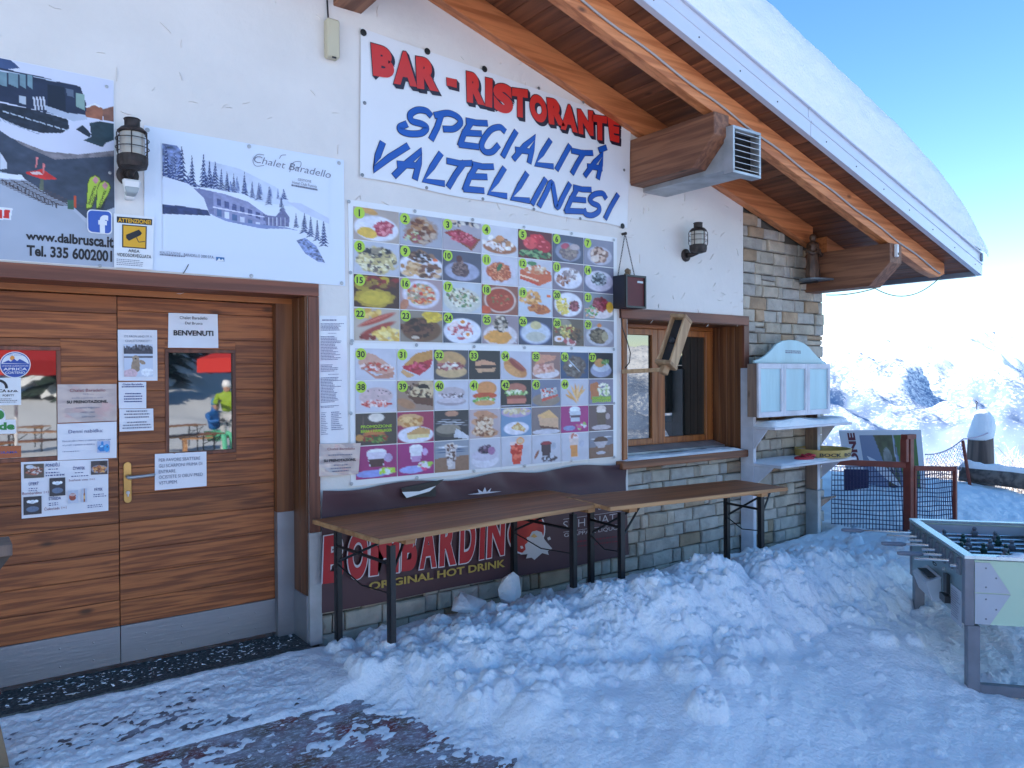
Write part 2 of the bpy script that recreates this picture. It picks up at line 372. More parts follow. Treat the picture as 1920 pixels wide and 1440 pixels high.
for k in range(4200):
    cx = rg.uniform(1.72, 7.4); cy = -.72-.09*(cx-1.8)+rg.gauss(0, .36)
    if cy > -.12: continue
    r = rg.choice((.02, .025, .03, .035, .04, .05, .06, .08, .1)); e = math.exp(-((cy+.8+.09*(cx-1.8))/.5)**2)
    if rg.random() > e+.12: continue
    clod(cx, cy, r, r*rg.uniform(.35, .8), r < .045 and rg.random() < .3)
for k in range(320):
    cx = rg.uniform(1.6, 7.5); cy = rg.uniform(-3.2, -1.2)
    r = rg.choice((.012, .015, .02, .03)); clod(cx, cy, r, r*.6, False)
z += bankm*(.5-np.abs(fbm(X*22, Yg*22, 3, 37)-.5)*4)*.010
# worn area: snow thins out to patches over the carpet
cm = carpet_mask(X, Yg)
thin = (fbm(X*4.5, Yg*7, 4, 41)-.5)*2
patch = (fbm(X*13, Yg*22, 4, 43)-.5)*2
z = z*(1-cm)+cm*(base(X, Yg)-.027+thin*.009+patch*.018+(fbm(X*34, Yg*50, 3, 49)-.5)*.03)
cm2 = sm(-.68, -.61, Yg)*sm(-.06, -.16, Yg)*sm(1.75, 1.45, X+.2*fbm(X*3, Yg*3, 2, 4))
z = z*(1-cm2)+cm2*(base(X, Yg)-.0135+thin*.009+(fbm(X*8, Yg*17, 4, 47)-.5)*.03+(fbm(X*36, Yg*60, 3, 50)-.5)*.03)
# by the wall it lies thin; no snow in the door recess
z = np.where(Yg > -.13, z-.08*sm(-.13, .02, Yg)*(X < 6.95), z)
dm = sm(1.78, 1.66, X)*sm(-.035, .0, Yg+.015*(fbm(X*9, Yg*0+1, 3, 8)-.5)*2)
z = z-dm*.09
z += .022*sm(1.9, 1.5, X)*sm(-.14, -.06, Yg)*(1-dm)*(Yg < .02)
z = np.where((Yg > .01) & (X < 6.88), -.12, z)
edge = np.minimum(np.minimum(X+1.5, 11.5-X)/.6, np.minimum(Yg+5.2, 4.5-Yg)/.6); z -= .09*(1-sm(0, 1, edge))
gridmesh('snow_ground', np.dstack([X, Yg, z]), m_snow, kind='structure'); GXS, GYS, GZS = gx.copy(), gy.copy(), z.copy()

bx, by = np.meshgrid(np.concatenate([np.linspace(-90, -12, 60), np.linspace(-11, 22, 110), np.linspace(23, 420, 90)]), np.concatenate([np.linspace(-150, -13, 80), np.linspace(-12, 30, 110), np.linspace(33, 300, 40)]))
bz, _ = snowz(bx, by)
bz += (fbm(bx*.25, by*.25, 4, 61)-.5)*.5*sm(6, 16, np.hypot(bx-4, by+1))
bz -= .16*sm(13.5, 11, bx)*sm(-3.5, -1., bx)*sm(-6.5, -4.6, by)*sm(6., 4., by)
bz = np.where((by > -.2) & (by < 11) & (bx > -8) & (bx < 7.2), -.5, bz)
print('field')
gridmesh('snow_field', np.dstack([bx, by, bz]), m_snow2, kind='structure')

# far mountainsides, a ring of real relief two to five kilometres off
m_mtn = bpy.data.materials.new('mountain_snow'); m_mtn.use_nodes = True
n = m_mtn.node_tree.nodes; l = m_mtn.node_tree.links; p = n['Principled BSDF']; p.inputs['Roughness'].default_value = .9
tc = n.new('ShaderNodeTexCoord'); vo = n.new('ShaderNodeTexNoise'); vo.inputs['Scale'].default_value = .08; vo.inputs['Detail'].default_value = 4; vo.inputs['Roughness'].default_value = .75; l.new(tc.outputs['Object'], vo.inputs['Vector'])
big = n.new('ShaderNodeTexNoise'); big.inputs['Scale'].default_value = .0035; big.inputs['Detail'].default_value = 4; l.new(tc.outputs['Object'], big.inputs['Vector'])
sp = n.new('ShaderNodeSeparateXYZ'); l.new(tc.outputs['Object'], sp.inputs[0])
zr = n.new('ShaderNodeMapRange'); zr.inputs['From Min'].default_value = -150; zr.inputs['From Max'].default_value = 160; zr.inputs['To Min'].default_value = .16; zr.inputs['To Max'].default_value = -.13; l.new(sp.outputs[2], zr.inputs['Value'])
ad1 = n.new('ShaderNodeMath'); l.new(vo.outputs['Fac'], ad1.inputs[0]); l.new(zr.outputs[0], ad1.inputs[1])
ad2 = n.new('ShaderNodeMath'); ad2.operation = 'MULTIPLY_ADD'; l.new(big.outputs['Fac'], ad2.inputs[0]); ad2.inputs[1].default_value = .55; l.new(ad1.outputs[0], ad2.inputs[2])
rp = n.new('ShaderNodeMapRange'); rp.inputs['From Min'].default_value = .7; rp.inputs['From Max'].default_value = .9; l.new(ad2.outputs[0], rp.inputs['Value'])
mx = n.new('ShaderNodeMix'); mx.data_type = 'RGBA'; mx.inputs[6].default_value = (.86, .88, .92, 1); mx.inputs[7].default_value = (.17, .24, .38, 1); l.new(rp.outputs[0], mx.inputs[0]); l.new(mx.outputs[2], p.inputs['Base Color'])
az = np.linspace(R(-88), R(62), 620); rr = np.linspace(1300, 5200, 190)
A, RR = np.meshgrid(az, rr)
mxx = RR*np.cos(A); myy = RR*np.sin(A)
rise = sm(1300, 4300, RR)
rid = 1-np.abs(fbm(mxx/900+3, myy/900, 5, 71)-.5)*2
rid2 = 1-np.abs(fbm(mxx/260+3, myy/260, 4, 75)-.5)*2
hz = -345+rise*(345+75+55*np.sin(A*3+.6))+(rid-.75)*420*(.25+rise)+(rid2-.75)*120*(.35+rise)-sm(4300, 5200, RR)*300
gridmesh('mountains', np.dstack([mxx, myy, hz]), m_mtn, kind='structure')

# ================================================================== THE CHALET
print('chalet')
def T(x): return 3.335-.284*(x-5) if x > 1.2 else 3.335-.284*(-3.8)+.284*(x-1.2)
SL = math.sqrt(1+.284**2)
ch = thing('chalet', 'white plastered mountain chalet with stone corner, wooden door and snow-loaded timber roof', 'building', (2, 0, 0))
xd0, xd1 = -.2, 1.66; xw0, xw1 = 4.2, 5.612; zs = .83
wb = MB()
def wallseg(x0, x1, z0, z1=None, mb=wb, y0=0., y1=.36):
    ta, tb = (T(x0), T(x1)) if z1 is None else (z1, z1)
    mb.hexa([(x0, y0, z0), (x1, y0, z0), (x1, y1, z0), (x0, y1, z0), (x0, y0, ta), (x1, y0, tb), (x1, y1, tb), (x0, y1, ta)])
wallseg(-7, xd0, -.6); wallseg(xd0, 1.2, 1.99); wallseg(1.2, xd1, 1.99); wallseg(xd1, xw0, .6); wallseg(xw0, xw1, 2.0); wallseg(xw1, 5.617, zs)
for k in range(230):       # trowel marks standing a little proud of the render
    x = rg.uniform(.1, 5.6); zz = rg.uniform(1.9, T(x)); a = rg.choice((rg.gauss(.7, .35), rg.gauss(-1.2, .3), rg.gauss(.1, .2))); L = rg.uniform(.012, .04); t = rg.uniform(.001, .002)
    d = Vector((math.cos(a), 0, math.sin(a)))*L; nn = Vector((-math.sin(a), 0, math.cos(a)))*t; p = Vector((x, -.0005, zz)); bow = nn*rg.uniform(-3, 3)
    q = [p-d, p+bow-nn, p+d, p+bow+nn]; q2 = [v+Vector((0, -.006, 0)) for v in (p-d*.8, p+bow-nn*.4, p+d*.8, p+bow+nn*.4)]
    wb.hexa([*q, *q2])
wb.build('plaster_wall', m_plaster, ch)
m_mort = mat('mortar', (.1, .085, .07), .9, bump=.4)
m_stone = mat('granite_stone', (.5, .45, .38), .85, var=.25, vs=9, bump=.8, bs=38, rnd=.14, dist=.012)
m_stoneg = mat('grey_granite_stone', (.45, .42, .38), .85, var=.25, vs=12, bump=.8, bs=42, rnd=.14, dist=.012)
m_stonet = mat('tan_stone', (.42, .3, .2), .85, var=.3, vs=7, bump=.8, bs=38, rnd=.15, dist=.012)
m_stoneb = mat('warm_stone', (.48, .42, .34), .85, var=.3, vs=7, bump=.8, bs=38, rnd=.15, dist=.012)
sb = MB(); wallseg(5.617, 6.87, -.6, None, sb, .04, .3); wallseg(xd1, 5.617, -.6, .6, sb, .04, .3); wallseg(xw0-.05, 5.617, .6, zs, sb, .04, .3)
sb.hexa([(6.57, .3, -.9), (6.87, .3, -.9), (6.87, 9.5, -.9), (6.57, 9.5, -.9), (6.57, .3, T(6.6)), (6.87, .3, T(6.87)), (6.87, 9.5, T(6.87)), (6.57, 9.5, T(6.6))])
sb.hexa([(-7, 9.2, -.9), (6.57, 9.2, -.9), (6.57, 9.5, -.9), (-7, 9.5, -.9), (-7, 9.2, T(-7)), (6.57, 9.2, T(6.57)), (6.57, 9.5, T(6.57)), (-7, 9.5, T(-7))])
sb.box(-7, -6.7, .3, 9.2, -.9, 2.2)
swall = sb.build('stone_wall', m_mort, ch)
nst = 0
def stone(x0, x1, z0, z1, side=False):
    global nst
    g = .0035; j = lambda a: rg.uniform(-a, a)
    y = .018+j(.013); x0 += g; x1 -= g; z0 += g; z1 -= g
    if x1-x0 < .02: return
    c = [(x0+j(.003), z0+j(.004)), (x1+j(.003), z0+j(.004)), (x1+j(.003), z1+j(.004)), (x0+j(.003), z1+j(.004))]
    e = .006; cx = (x0+x1)/2; cz = (z0+z1)/2
    f = [(px+math.copysign(e+abs(j(.004)), cx-px), pz+math.copysign(e+abs(j(.004)), cz-pz)) for px, pz in c]
    mb = MB(); v = [(a, .06, b) for a, b in c]+[(a, y+.004, b) for a, b in c]+[(a, y-.006+j(.004), b) for a, b in f]+[(cx+j(.02), y-.01+j(.006), cz+j(.01))]
    fs = [(0, 1, 5, 4), (1, 2, 6, 5), (2, 3, 7, 6), (3, 0, 4, 7), (4, 5, 9, 8), (5, 6, 10, 9), (6, 7, 11, 10), (7, 4, 8, 11), (8, 9, 12), (9, 10, 12), (10, 11, 12), (11, 8, 12)]
    mb.add(v, fs); r = rg.random()
    mb.build('stone', m_stoneg if r < .42 else m_stone if r < .74 else m_stoneb if r < .9 else m_stonet, swall); nst += 1
def courses(xa, xb, za, zfun, hmin=.094, hmax=.12, xa_hi=None):
    zc = za
    while True:
        h = rg.uniform(hmin, hmax); x = xa; any_ = False
        while x < xb-.01:
            L = rg.choice((rg.uniform(.07, .13), rg.uniform(.15, .24), rg.uniform(.18, .3)))
            if xb-x-L < .07: L = xb-x
            x1 = min(x+L, xb); top = zfun(x1)
            if zc+h*.55 < top:
                any_ = True; zt = min(zc+h, top)
                if rg.random() < .05 and L > .14: stone(x, x1, zc, zc+(zt-zc)*.5); stone(x, x1, zc+(zt-zc)*.5, zt)
                else: stone(x, x1, zc, zt)
            x = x1
        zc += h
        if not any_ or zc > 4: break
courses(5.617, 6.875, -.14, lambda x: T(x)-.16)
courses(4.15, 5.6, -.12, lambda x: .825)
courses(1.73, 4.15, -.1, lambda x: .34)
# side-on quoins at the corner, some standing proud
zc = -.15
while zc < 2.75:
    h = rg.uniform(.07, .16); xx = 6.885+rg.uniform(-.004, .02); c = MB(); c.box(6.86, xx, .05, .25, zc+.005, zc+h-.005)
    c.build('stone', rg.choice((m_stoneg, m_stone, m_stoneb)), swall, bevel=.006); zc += h
print('stones', nst)

# --- door surround and the two door leaves
zt_o = W(574, 533)[2]; zt_i = W(574, 555)[2]
fr = MB(); fr.box(xd0-.06, 1.722, -.018, .0, zt_i, zt_o+.004); sur = fr.build('door_frame', m_trim, ch, bevel=.002)
b = MB(); b.box(1.66, 1.722, -.018, 0, .62, zt_i-.002); b.build('trim_board', m_trimz, sur, bevel=.002)
b = MB(); b.box(1.652, 1.726, -.021, .0, -.02, .62); b.build('trim_plate', m_steel2, sur)
for a, c_ in ((.001, .098), (.102, .2)):
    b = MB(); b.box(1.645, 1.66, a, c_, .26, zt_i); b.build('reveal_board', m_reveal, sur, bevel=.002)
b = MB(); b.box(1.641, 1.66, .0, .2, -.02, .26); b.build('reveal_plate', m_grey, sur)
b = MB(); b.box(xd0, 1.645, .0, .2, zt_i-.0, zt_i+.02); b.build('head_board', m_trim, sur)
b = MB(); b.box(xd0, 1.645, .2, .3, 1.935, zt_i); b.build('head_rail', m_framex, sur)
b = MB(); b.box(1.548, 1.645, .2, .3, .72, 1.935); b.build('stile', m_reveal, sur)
b = MB(); b.box(1.546, 1.645, .195, .3, -.02, .72)
for zz in (.1, .3, .5, .65): b.lathe([(.004, 0), (.004, -.003)], (1.58, .195, zz), 8, 'y')
b.build('stile_plate', m_grey, sur)
dz0, dz1 = .015, 1.932; kz = W(515, 1122, .245)[2]
def leaf(x0, x1, win, seed):
    d = MB(); d.box(x0, x1, .262, .3, dz0, dz1); d = d.build('door', m_door, ch)
    zz = kz; wx0, wx1, wz0, wz1 = win; k = 0
    rr_ = random.Random(seed)
    while zz < dz1-.01:
        h = rr_.uniform(.125, .15); z1 = min(zz+h, dz1)
        if dz1-z1 < .05: z1 = dz1
        yy = .245+rr_.uniform(0, .0015); pieces = []
        cuts = []
        if z1 <= wz0 or zz >= wz1: pieces = [(x0, x1, zz, z1)]
        else:
            pieces = [(x0, wx0, zz, z1), (wx1, x1, zz, z1)]
            if zz < wz0: pieces.append((wx0, wx1, zz, wz0))
            if z1 > wz1: pieces.append((wx0, wx1, wz1, z1))
        for a, b_, c_, e_ in pieces:
            if e_-c_ < .004: continue
            p_ = MB(); p_.box(a, b_, yy, .262, c_+.0012, e_-.0012); p_.build('plank', m_door, d, bevel=.001)
        zz = z1
    k_ = MB(); k_.box(x0, x1, .24, .262, dz0, kz-.012)
    k_.box(x0, x1, .236, .262, kz-.012, kz)
    for sx in (.12, .3, .55, .7):
        for zz in (.06, .15): k_.lathe([(.004, 0), (.0045, -.003), (.001, -.004)], (x0+sx, .24, zz), 8, 'y')
    k_.build('kick_plate', m_grey, d)
    g = MB(); g.box(wx0+.018, wx1-.018, .2555, .2605, wz0+.018, wz1-.018); g.build('window_pane', m_glassd, d)
    f = MB()
    for a in ((wx0, wx1, wz0, wz0+.02), (wx0, wx1, wz1-.02, wz1), (wx0, wx0+.018, wz0+.02, wz1-.02), (wx1-.018, wx1, wz0+.02, wz1-.02)): f.box(a[0], a[1], .2405, .27, a[2], a[3])
    f.build('window_frame', m_trimz, d, bevel=.0015)
    return d
wr0, wr1 = W(309.4, 700, .245)[0], W(441.7, 700, .245)[0]; wrz1, wrz0 = W(309, 654, .245)[2], W(441, 847, .245)[2]-.004
wl1 = W(114, 700, .245)[0]; wlz1 = W(114, 650, .245)[2]; wlz0 = W(114, 862, .245)[2]
dr = leaf(.7275, 1.5455, (wr0, wr1, wrz0, wrz1), 4)
dl = leaf(-.1, .7235, (wl1-.375, wl1, wlz0, wlz1), 9)
hp = [W(239, 905, .243), W(239, 868, .243)]
hm = MB(); x = W(239, 905, .243)[0]; za, zb = W(238, 943, .243)[2], W(238, 866, .243)[2]
sec = [(x+.019*math.cos(t), 0, zb-.019+.019*math.sin(t)) for t in np.linspace(0, math.pi, 9)]+[(x+.019*math.cos(t), 0, za+.019+.019*math.sin(t)) for t in np.linspace(math.pi, 2*math.pi, 9)]
hm.prism(sec, (0, .236, 0), (0, .2445, 0)); hm.build('handle_plate', m_brass, dr, bevel=.0015)
zh = W(250, 895, .2)[2]
h = MB(); h.tube([(x, .236, zh), (x, .2, zh)], .009, 10); h.tube([(x-.005, .196, zh), (x+.03, .194, zh+.001), (x+.085, .195, zh+.004), (x+.125, .199, zh+.006)], [.0095, .0085, .008, .007], 10); h.build('handle', m_steel2, dr, smooth=True)
h = MB(); h.tube([(x, .236, za+.055), (x, .228, za+.055)], .009, 12); h.box(x-.003, x+.003, .227, .236, za+.035, za+.055); h.build('lock', m_steel2, dr)

# --- serving window
b = MB(); zwt = W(1160, 577)[2]; zwi = W(1165, 597)[2]; xr1 = W(1401.5, 700)[0]; xr0 = W(1392, 700)[0]; xl0 = 4.115; xl1 = 4.19
win = MB(); win.box(xl0, xr1, -.02, .002, zwi, zwt); win = win.build('window_frame', m_trim, ch, bevel=.002)
zsl = .835
for a, c_ in ((xl0+.02, xl1-.012), (xr0, xr1)):
    b = MB(); b.box(a, c_, -.02, .002, zsl, zwi-.002); b.build('trim_board', m_trimz if a > 5 else m_frame, win, bevel=.002)
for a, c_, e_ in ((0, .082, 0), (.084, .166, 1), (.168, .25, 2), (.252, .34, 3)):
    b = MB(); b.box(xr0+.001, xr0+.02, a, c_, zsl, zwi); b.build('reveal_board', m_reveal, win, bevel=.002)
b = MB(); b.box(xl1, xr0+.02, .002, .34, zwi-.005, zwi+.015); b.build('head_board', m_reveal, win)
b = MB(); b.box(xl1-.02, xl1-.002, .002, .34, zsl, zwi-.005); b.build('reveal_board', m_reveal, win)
yp = .32
wx = [W(p_, 720, yp)[0] for p_ in (1172, 1221, 1232, 1245, 1322, 1334)]; wtop, wbot = W(1200, 628, yp)[2], W(1250, 819, yp)[2]
wx[0] = xl1+.075
sash = MB(); sx0, sx1 = xl1-.002, xr0+.001
sash.box(sx0, sx1, yp, yp+.06, wtop+.055, zwi-.005); sash.box(sx0, sx1, yp, yp+.06, .925, wbot-.052); sash.box(sx0, sx0+.02, yp, yp+.06, wbot-.052, wtop+.055); sash.box(wx[5], sx1, yp, yp+.06, wbot-.052, wtop+.055)
sash.build('outer_frame', m_framex, win, bevel=.004)
for a0, a1, g0, g1 in ((sx0+.02, wx[2]-.002, wx[0], wx[1]), (wx[2]+.002, wx[5], wx[3], wx[4])):
    f = MB(); yy = yp-.012
    f.box(a0, g0, yy, yp+.04, wbot-.05, wtop+.053); f.box(g1, a1, yy, yp+.04, wbot-.05, wtop+.053); f.box(g0, g1, yy, yp+.04, wtop, wtop+.053); f.box(g0, g1, yy, yp+.04, wbot-.05, wbot)
    f.build('sash', m_frame, win, bevel=.004)
    g = MB(); g.box(g0, g1, yp+.012, yp+.018, wbot, wtop); g.build('window_pane', m_glassw, win)
b = MB(); b.hexa([(sx0+.02, .19, .866), (sx1, .19, .866), (sx1, yp+.02, .866), (sx0+.02, yp+.02, .866), (sx0+.02, .19, .885), (sx1, .19, .885), (sx1, yp+.02, .924), (sx0+.02, yp+.02, .924)]); b.build('drip_sill', m_steel2, win)
b = MB(); xs1 = W(1411, 850, -.07)[0]; xs0 = W(1167, 880, -.07)[0]; b.box(xs0, xs1, -.075, .03, .80, .86); b.box(xl0+.05, xr0, .03, .34, .82, .862); b.build('sill_board', m_sill, win, bevel=.006)
sn = MB(); xx = np.linspace(4.12, 5.55, 60); yy = np.linspace(-.068, .12, 14); GX, GY = np.meshgrid(xx, yy)
gz = .861+.02*sm(0, .12, (GX-4.11))*sm(0, .1, 5.56-GX)*sm(-.07, -.04, GY)*sm(.125, .06, GY)*(.5+fbm(GX*7, GY*20, 3, 5))
gridmesh('sill_snow', np.dstack([GX, GY, gz]), m_snow, label='thin layer of snow lying on the serving window sill', category='snow')

# --- roof timbers, boards, metal edge
def slope_prism(mb, x0, x1, y0, y1, z5a, z5b):
    """box that follows the roof pitch, heights given at x=5"""
    o = lambda x: -.284*(x-5)
    mb.hexa([(x0, y0, z5a+o(x0)), (x1, y0, z5a+o(x1)), (x1, y1, z5a+o(x1)), (x0, y1, z5a+o(x0)), (x0, y0, z5b+o(x0)), (x1, y0, z5b+o(x1)), (x1, y1, z5b+o(x1)), (x0, y1, z5b+o(x0))])
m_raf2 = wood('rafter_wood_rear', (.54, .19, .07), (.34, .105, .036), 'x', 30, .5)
b = MB(); slope_prism(b, 1.25, 6.56, -.08, .0, 3.145, 3.334); b.build('rafter', m_raf2, ch, bevel=.003)
b = MB(); slope_prism(b, 6.79, 7.4, -.08, .04, 3.145, 3.334); b.build('rafter', m_raf2, ch, bevel=.003)
b = MB(); y0, y1 = -.735, -.65; o = lambda x: -.284*(x-5)
xa, xb = 1.25, 7.72
P = [(xa, 3.135+o(xa)), (7.35, 3.135+o(7.35)), (7.6, 3.135+o(7.6)+.03), (7.72, 3.135+o(7.72)+.1), (7.72, 3.334+o(7.72)), (xa, 3.334+o(xa))]
b.prism([(x_, 0, z_) for x_, z_ in P], (0, y0, 0), (0, y1, 0)); b.build('rafter', m_raft, ch, bevel=.003)
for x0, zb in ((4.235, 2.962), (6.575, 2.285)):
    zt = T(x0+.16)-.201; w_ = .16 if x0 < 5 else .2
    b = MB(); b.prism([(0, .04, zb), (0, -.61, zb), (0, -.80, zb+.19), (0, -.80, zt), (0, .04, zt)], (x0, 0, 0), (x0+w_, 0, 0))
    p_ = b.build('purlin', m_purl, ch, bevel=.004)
    b = MB(); b.beam((x0+w_/2, -.79, zb+.22), (x0+w_/2, -.60, zb+.03), .004, .02); 
xp = W(625, 11)[0]; xq = W(678, 26)[0]; zq = W(650, 18)[2]
b = MB(); b.prism([(0, .03, zq), (0, -.61, zq), (0, -.8, zq+.19), (0, -.8, 4.2), (0, .03, 4.2)], (xp, 0, 0), (xq, 0, 0)); b.build('purlin', m_purl, ch, bevel=.004)
pk = None; x = 1.25; w_ = .118
while x < 7.96:
    if pk is None:
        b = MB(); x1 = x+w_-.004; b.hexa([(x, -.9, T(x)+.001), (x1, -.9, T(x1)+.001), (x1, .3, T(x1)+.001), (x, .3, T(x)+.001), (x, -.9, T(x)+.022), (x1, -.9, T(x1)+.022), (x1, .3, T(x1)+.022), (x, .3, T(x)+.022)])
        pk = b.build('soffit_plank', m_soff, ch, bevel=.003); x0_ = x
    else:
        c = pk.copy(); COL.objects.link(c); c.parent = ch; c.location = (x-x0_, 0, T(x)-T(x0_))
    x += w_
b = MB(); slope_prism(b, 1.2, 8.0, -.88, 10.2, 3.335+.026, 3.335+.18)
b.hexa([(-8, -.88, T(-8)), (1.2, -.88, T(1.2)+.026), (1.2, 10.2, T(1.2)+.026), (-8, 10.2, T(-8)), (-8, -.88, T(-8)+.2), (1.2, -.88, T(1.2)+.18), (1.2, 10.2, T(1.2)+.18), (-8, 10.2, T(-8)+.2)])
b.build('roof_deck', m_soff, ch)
for a, c_, jn in ((1.2, 5.17, 0), (5.176, 8.05, 1)):
    b = MB(); slope_prism(b, a, c_, -.935, -.885, 3.318, 3.43); slope_prism(b, a, c_, -.915, -.88, 3.43, 3.53); slope_prism(b, a, c_, -.941, -.885, 3.42, 3.438); slope_prism(b, a, c_, -.935, -.86, 3.53, 3.542)
    fa = b.build('fascia', m_alu, ch, bevel=.002)
    xx = a+.2
    s_ = MB()
    while xx < c_:
        s_.lathe([(.006, 0), (.006, -.003)], (xx, -.935, 3.37+o(xx)), 6, 'y'); xx += .42
    s_.build('screw_heads', m_black, fa, kind='stuff')
b = MB(); b.box(8.0, 8.055, -.88, 10.2, T(8.05)-.02, T(8.05)+.19); b.box(8.055, 8.075, -.935, 10.2, T(8.05)+.12, T(8.05)+.2); b.build('eave_trim', mat('grey_blue_metal', (.22, .27, .36), .4, .3), ch)
# cable clipped along the outer rafter
pts = [(x_, -.745, 3.205+o(x_)+.006*math.sin(x_*9)) for x_ in np.linspace(1.4, 7.6, 60)]
b = MB(); b.tube(pts, .008, 6); b.build('cable', mat('grey_cable', (.4, .38, .37), .5), ch, smooth=True)

# --- snow on the roof
xx = np.concatenate([np.linspace(-8, 1.2, 30), np.linspace(1.3, 6.5, 160), np.linspace(6.52, 8.14, 130)]); yy = np.concatenate([[-.925], -.925+.43*(1-np.cos(np.linspace(0.01, math.pi/2, 46))), np.linspace(-.48, 10.2, 60)])
GX, GY = np.meshgrid(xx, yy)
top = np.where(GX > 1.2, 3.535-.284*(GX-5), 3.535+.284*3.8-.284*(1.2-GX))
fx = (1-np.clip((GX-6.2)/1.945, 0, 1)**3.4)**.42; fy = (1-np.clip((-.5-GY)/.425, 0, 1)**2.2)**.5
gz = top+.012+.84*fx*fy*(.97+.1*(fbm(GX*.9, GY*.9, 3, 5)-.5))+(fbm(GX*7, GY*7, 3, 55)-.5)*.03*fx*fy
GX = GX+.1*sm(7.3, 8.14, GX)*np.clip(fx*3, 0, 1)
gy = GY-(fbm(GX*6, gz*9, 3, 57)-.5)*.035*fx*sm(-.4, -.9, GY)
gz[0] = top[0]
gridmesh('roof_snow', np.dstack([GX, gy, gz]), m_snow, label='thick white snow blanket with rounded edge lying on the chalet roof', category='snow')

# --- louvred vent on its duct beside the first purlin
v0 = W(1378, 240, -.86); v1 = W(1427, 325, -.86)
t = thing('vent_duct', 'grey metal air duct with louvred square vent beside the roof beam', 'vent', (v0[0], 0, v1[2]))
vx0, vx1 = v0[0], W(1427, 280, -.86)[0]; vz1 = W(1378, 240, -.86)[2]; vz0 = W(1378, 318, -.86)[2]
b = MB(); b.box(vx0-.005, vx1-.03, -.78, .02, vz0+.01, vz1-.06); b.build('duct', m_steel2, t, bevel=.003)
b = MB()
for a in ((vx0-.02, vx1, vz0-.02, vz0), (vx0-.02, vx1, vz1, vz1+.02), (vx0-.02, vx0, vz0, vz1), (vx1-.02, vx1, vz0, vz1)): b.box(a[0], a[1], -.86, -.78, a[2], a[3])
b.build('vent_frame', m_steel2, t, bevel=.002)
b = MB(); b.box(vx0, vx1-.02, -.785, -.775, vz0, vz1); b.build('backing', m_black, t)
n_ = 7
for i in range(n_):
    zz = vz0+(vz1-vz0)*(i+.6)/n_; b = MB(); b.hexa([(vx0, -.87, zz-.013), (vx1-.02, -.87, zz-.013), (vx1-.02, -.81, zz+.013), (vx0, -.81, zz+.013), (vx0, -.87, zz-.01), (vx1-.02, -.87, zz-.01), (vx1-.02, -.81, zz+.016), (vx0, -.81, zz+.016)]); b.build('slat', m_plast, t)

# ================================================================== WALL LANTERNS
m_lglass = mat('lantern_glass', (.42, .38, .33), .25, coat=.5, bump=.2, bs=120, stretch=(.05, .05, 1), dist=.004)
def lantern(label, loc, k):
    t = thing('wall_lantern', label, 'wall lantern', (0, 0, 0), group='rusty wall lanterns')
    b = MB(); b.lathe([(.05, 0), (.05, -.012), (.035, -.02)], (0, 0, 0), 20, 'y'); b.build('wall_plate', m_iron, t, smooth=False)
    b = MB(); b.tube([(0, -.015, 0), (0, -.06, -.005), (0, -.12, .01), (0, -.13, .03)], [.02, .018, .02, .025], 10); b.build('arm', m_iron, t, smooth=True)
    cy = -.13
    b = MB(); b.lathe([(.03, .0), (.062, .01), (.068, .03), (.068, .06), (.06, .066)], (0, cy, 0), 24); b.build('base_ring', m_iron, t)
    b = MB(); prof = []
    for i in range(19): h = .066+i*.0058; prof.append((.054+(.0015 if i % 2 else 0), h))
    b.lathe(prof, (0, cy, 0), 24); b.build('glass', m_lglass, t, smooth=True)
    b = MB(); b.lathe([(.062, .172), (.066, .178), (.05, .195), (.034, .2), (.034, .232), (.038, .236), (.034, .24)], (0, cy, 0), 24); b.build('cap', m_iron, t)
    b = MB()
    for i in range(6):
        a = i*math.pi/3+.3; c, s_ = math.cos(a), math.sin(a); b.tube([(.064*c, cy+.064*s_, .05), (.073*c, cy+.073*s_, .075), (.073*c, cy+.073*s_, .16), (.06*c, cy+.06*s_, .18)], .003, 5)
    for h in (.1, .14): b.tube([(.0725*math.cos(a), cy+.0725*math.sin(a), h) for a in np.linspace(0, 2*math.pi, 25)], .0022, 5)
    b.build('cage', m_iron, t)
    t.location = loc; t.scale = (k, k, k); return t
pr = W(1285, 479); lantern('small rusty lantern on the bare plaster above the serving window', (pr[0], 0, pr[2]), 1.02)
pl = W(243, 330); t = lantern('large rusty ribbed-glass lantern between the two posters over the door', (pl[0]-.01, -.0, pl[2]+.0), 1.02)
s_ = thing('motion_sensor', 'white plastic motion sensor fixed under the lantern by the door', 'sensor', (pl[0], 0, W(245, 372)[2]))
zz = W(245, 372, -.06)[2]; x = W(245, 350, -.06)[0]
b = MB(); b.box(x-.022, x+.022, -.05, 0, zz-.0, zz+.035); b.build('mount', m_plast, s_, bevel=.006)
b = MB(); b.hexa([(x-.03, -.085, zz+.02), (x+.03, -.085, zz+.02), (x+.026, -.035, zz+.028), (x-.026, -.035, zz+.028), (x-.042, -.1, zz+.085), (x+.042, -.1, zz+.085), (x+.036, -.03, zz+.1), (x-.036, -.03, zz+.1)]); b.build('sensor_head', m_plast, s_, bevel=.008)
b = MB(); b.hexa([(x-.026, -.09, zz+.022), (x+.026, -.09, zz+.022), (x+.02, -.05, zz+.01), (x-.02, -.05, zz+.01), (x-.033, -.099, zz+.05), (x+.033, -.099, zz+.05), (x+.03, -.04, zz+.05), (x-.03, -.04, zz+.05)]); b.build('lens', mat('grey_lens', (.35, .4, .42), .3), s_, bevel=.004)

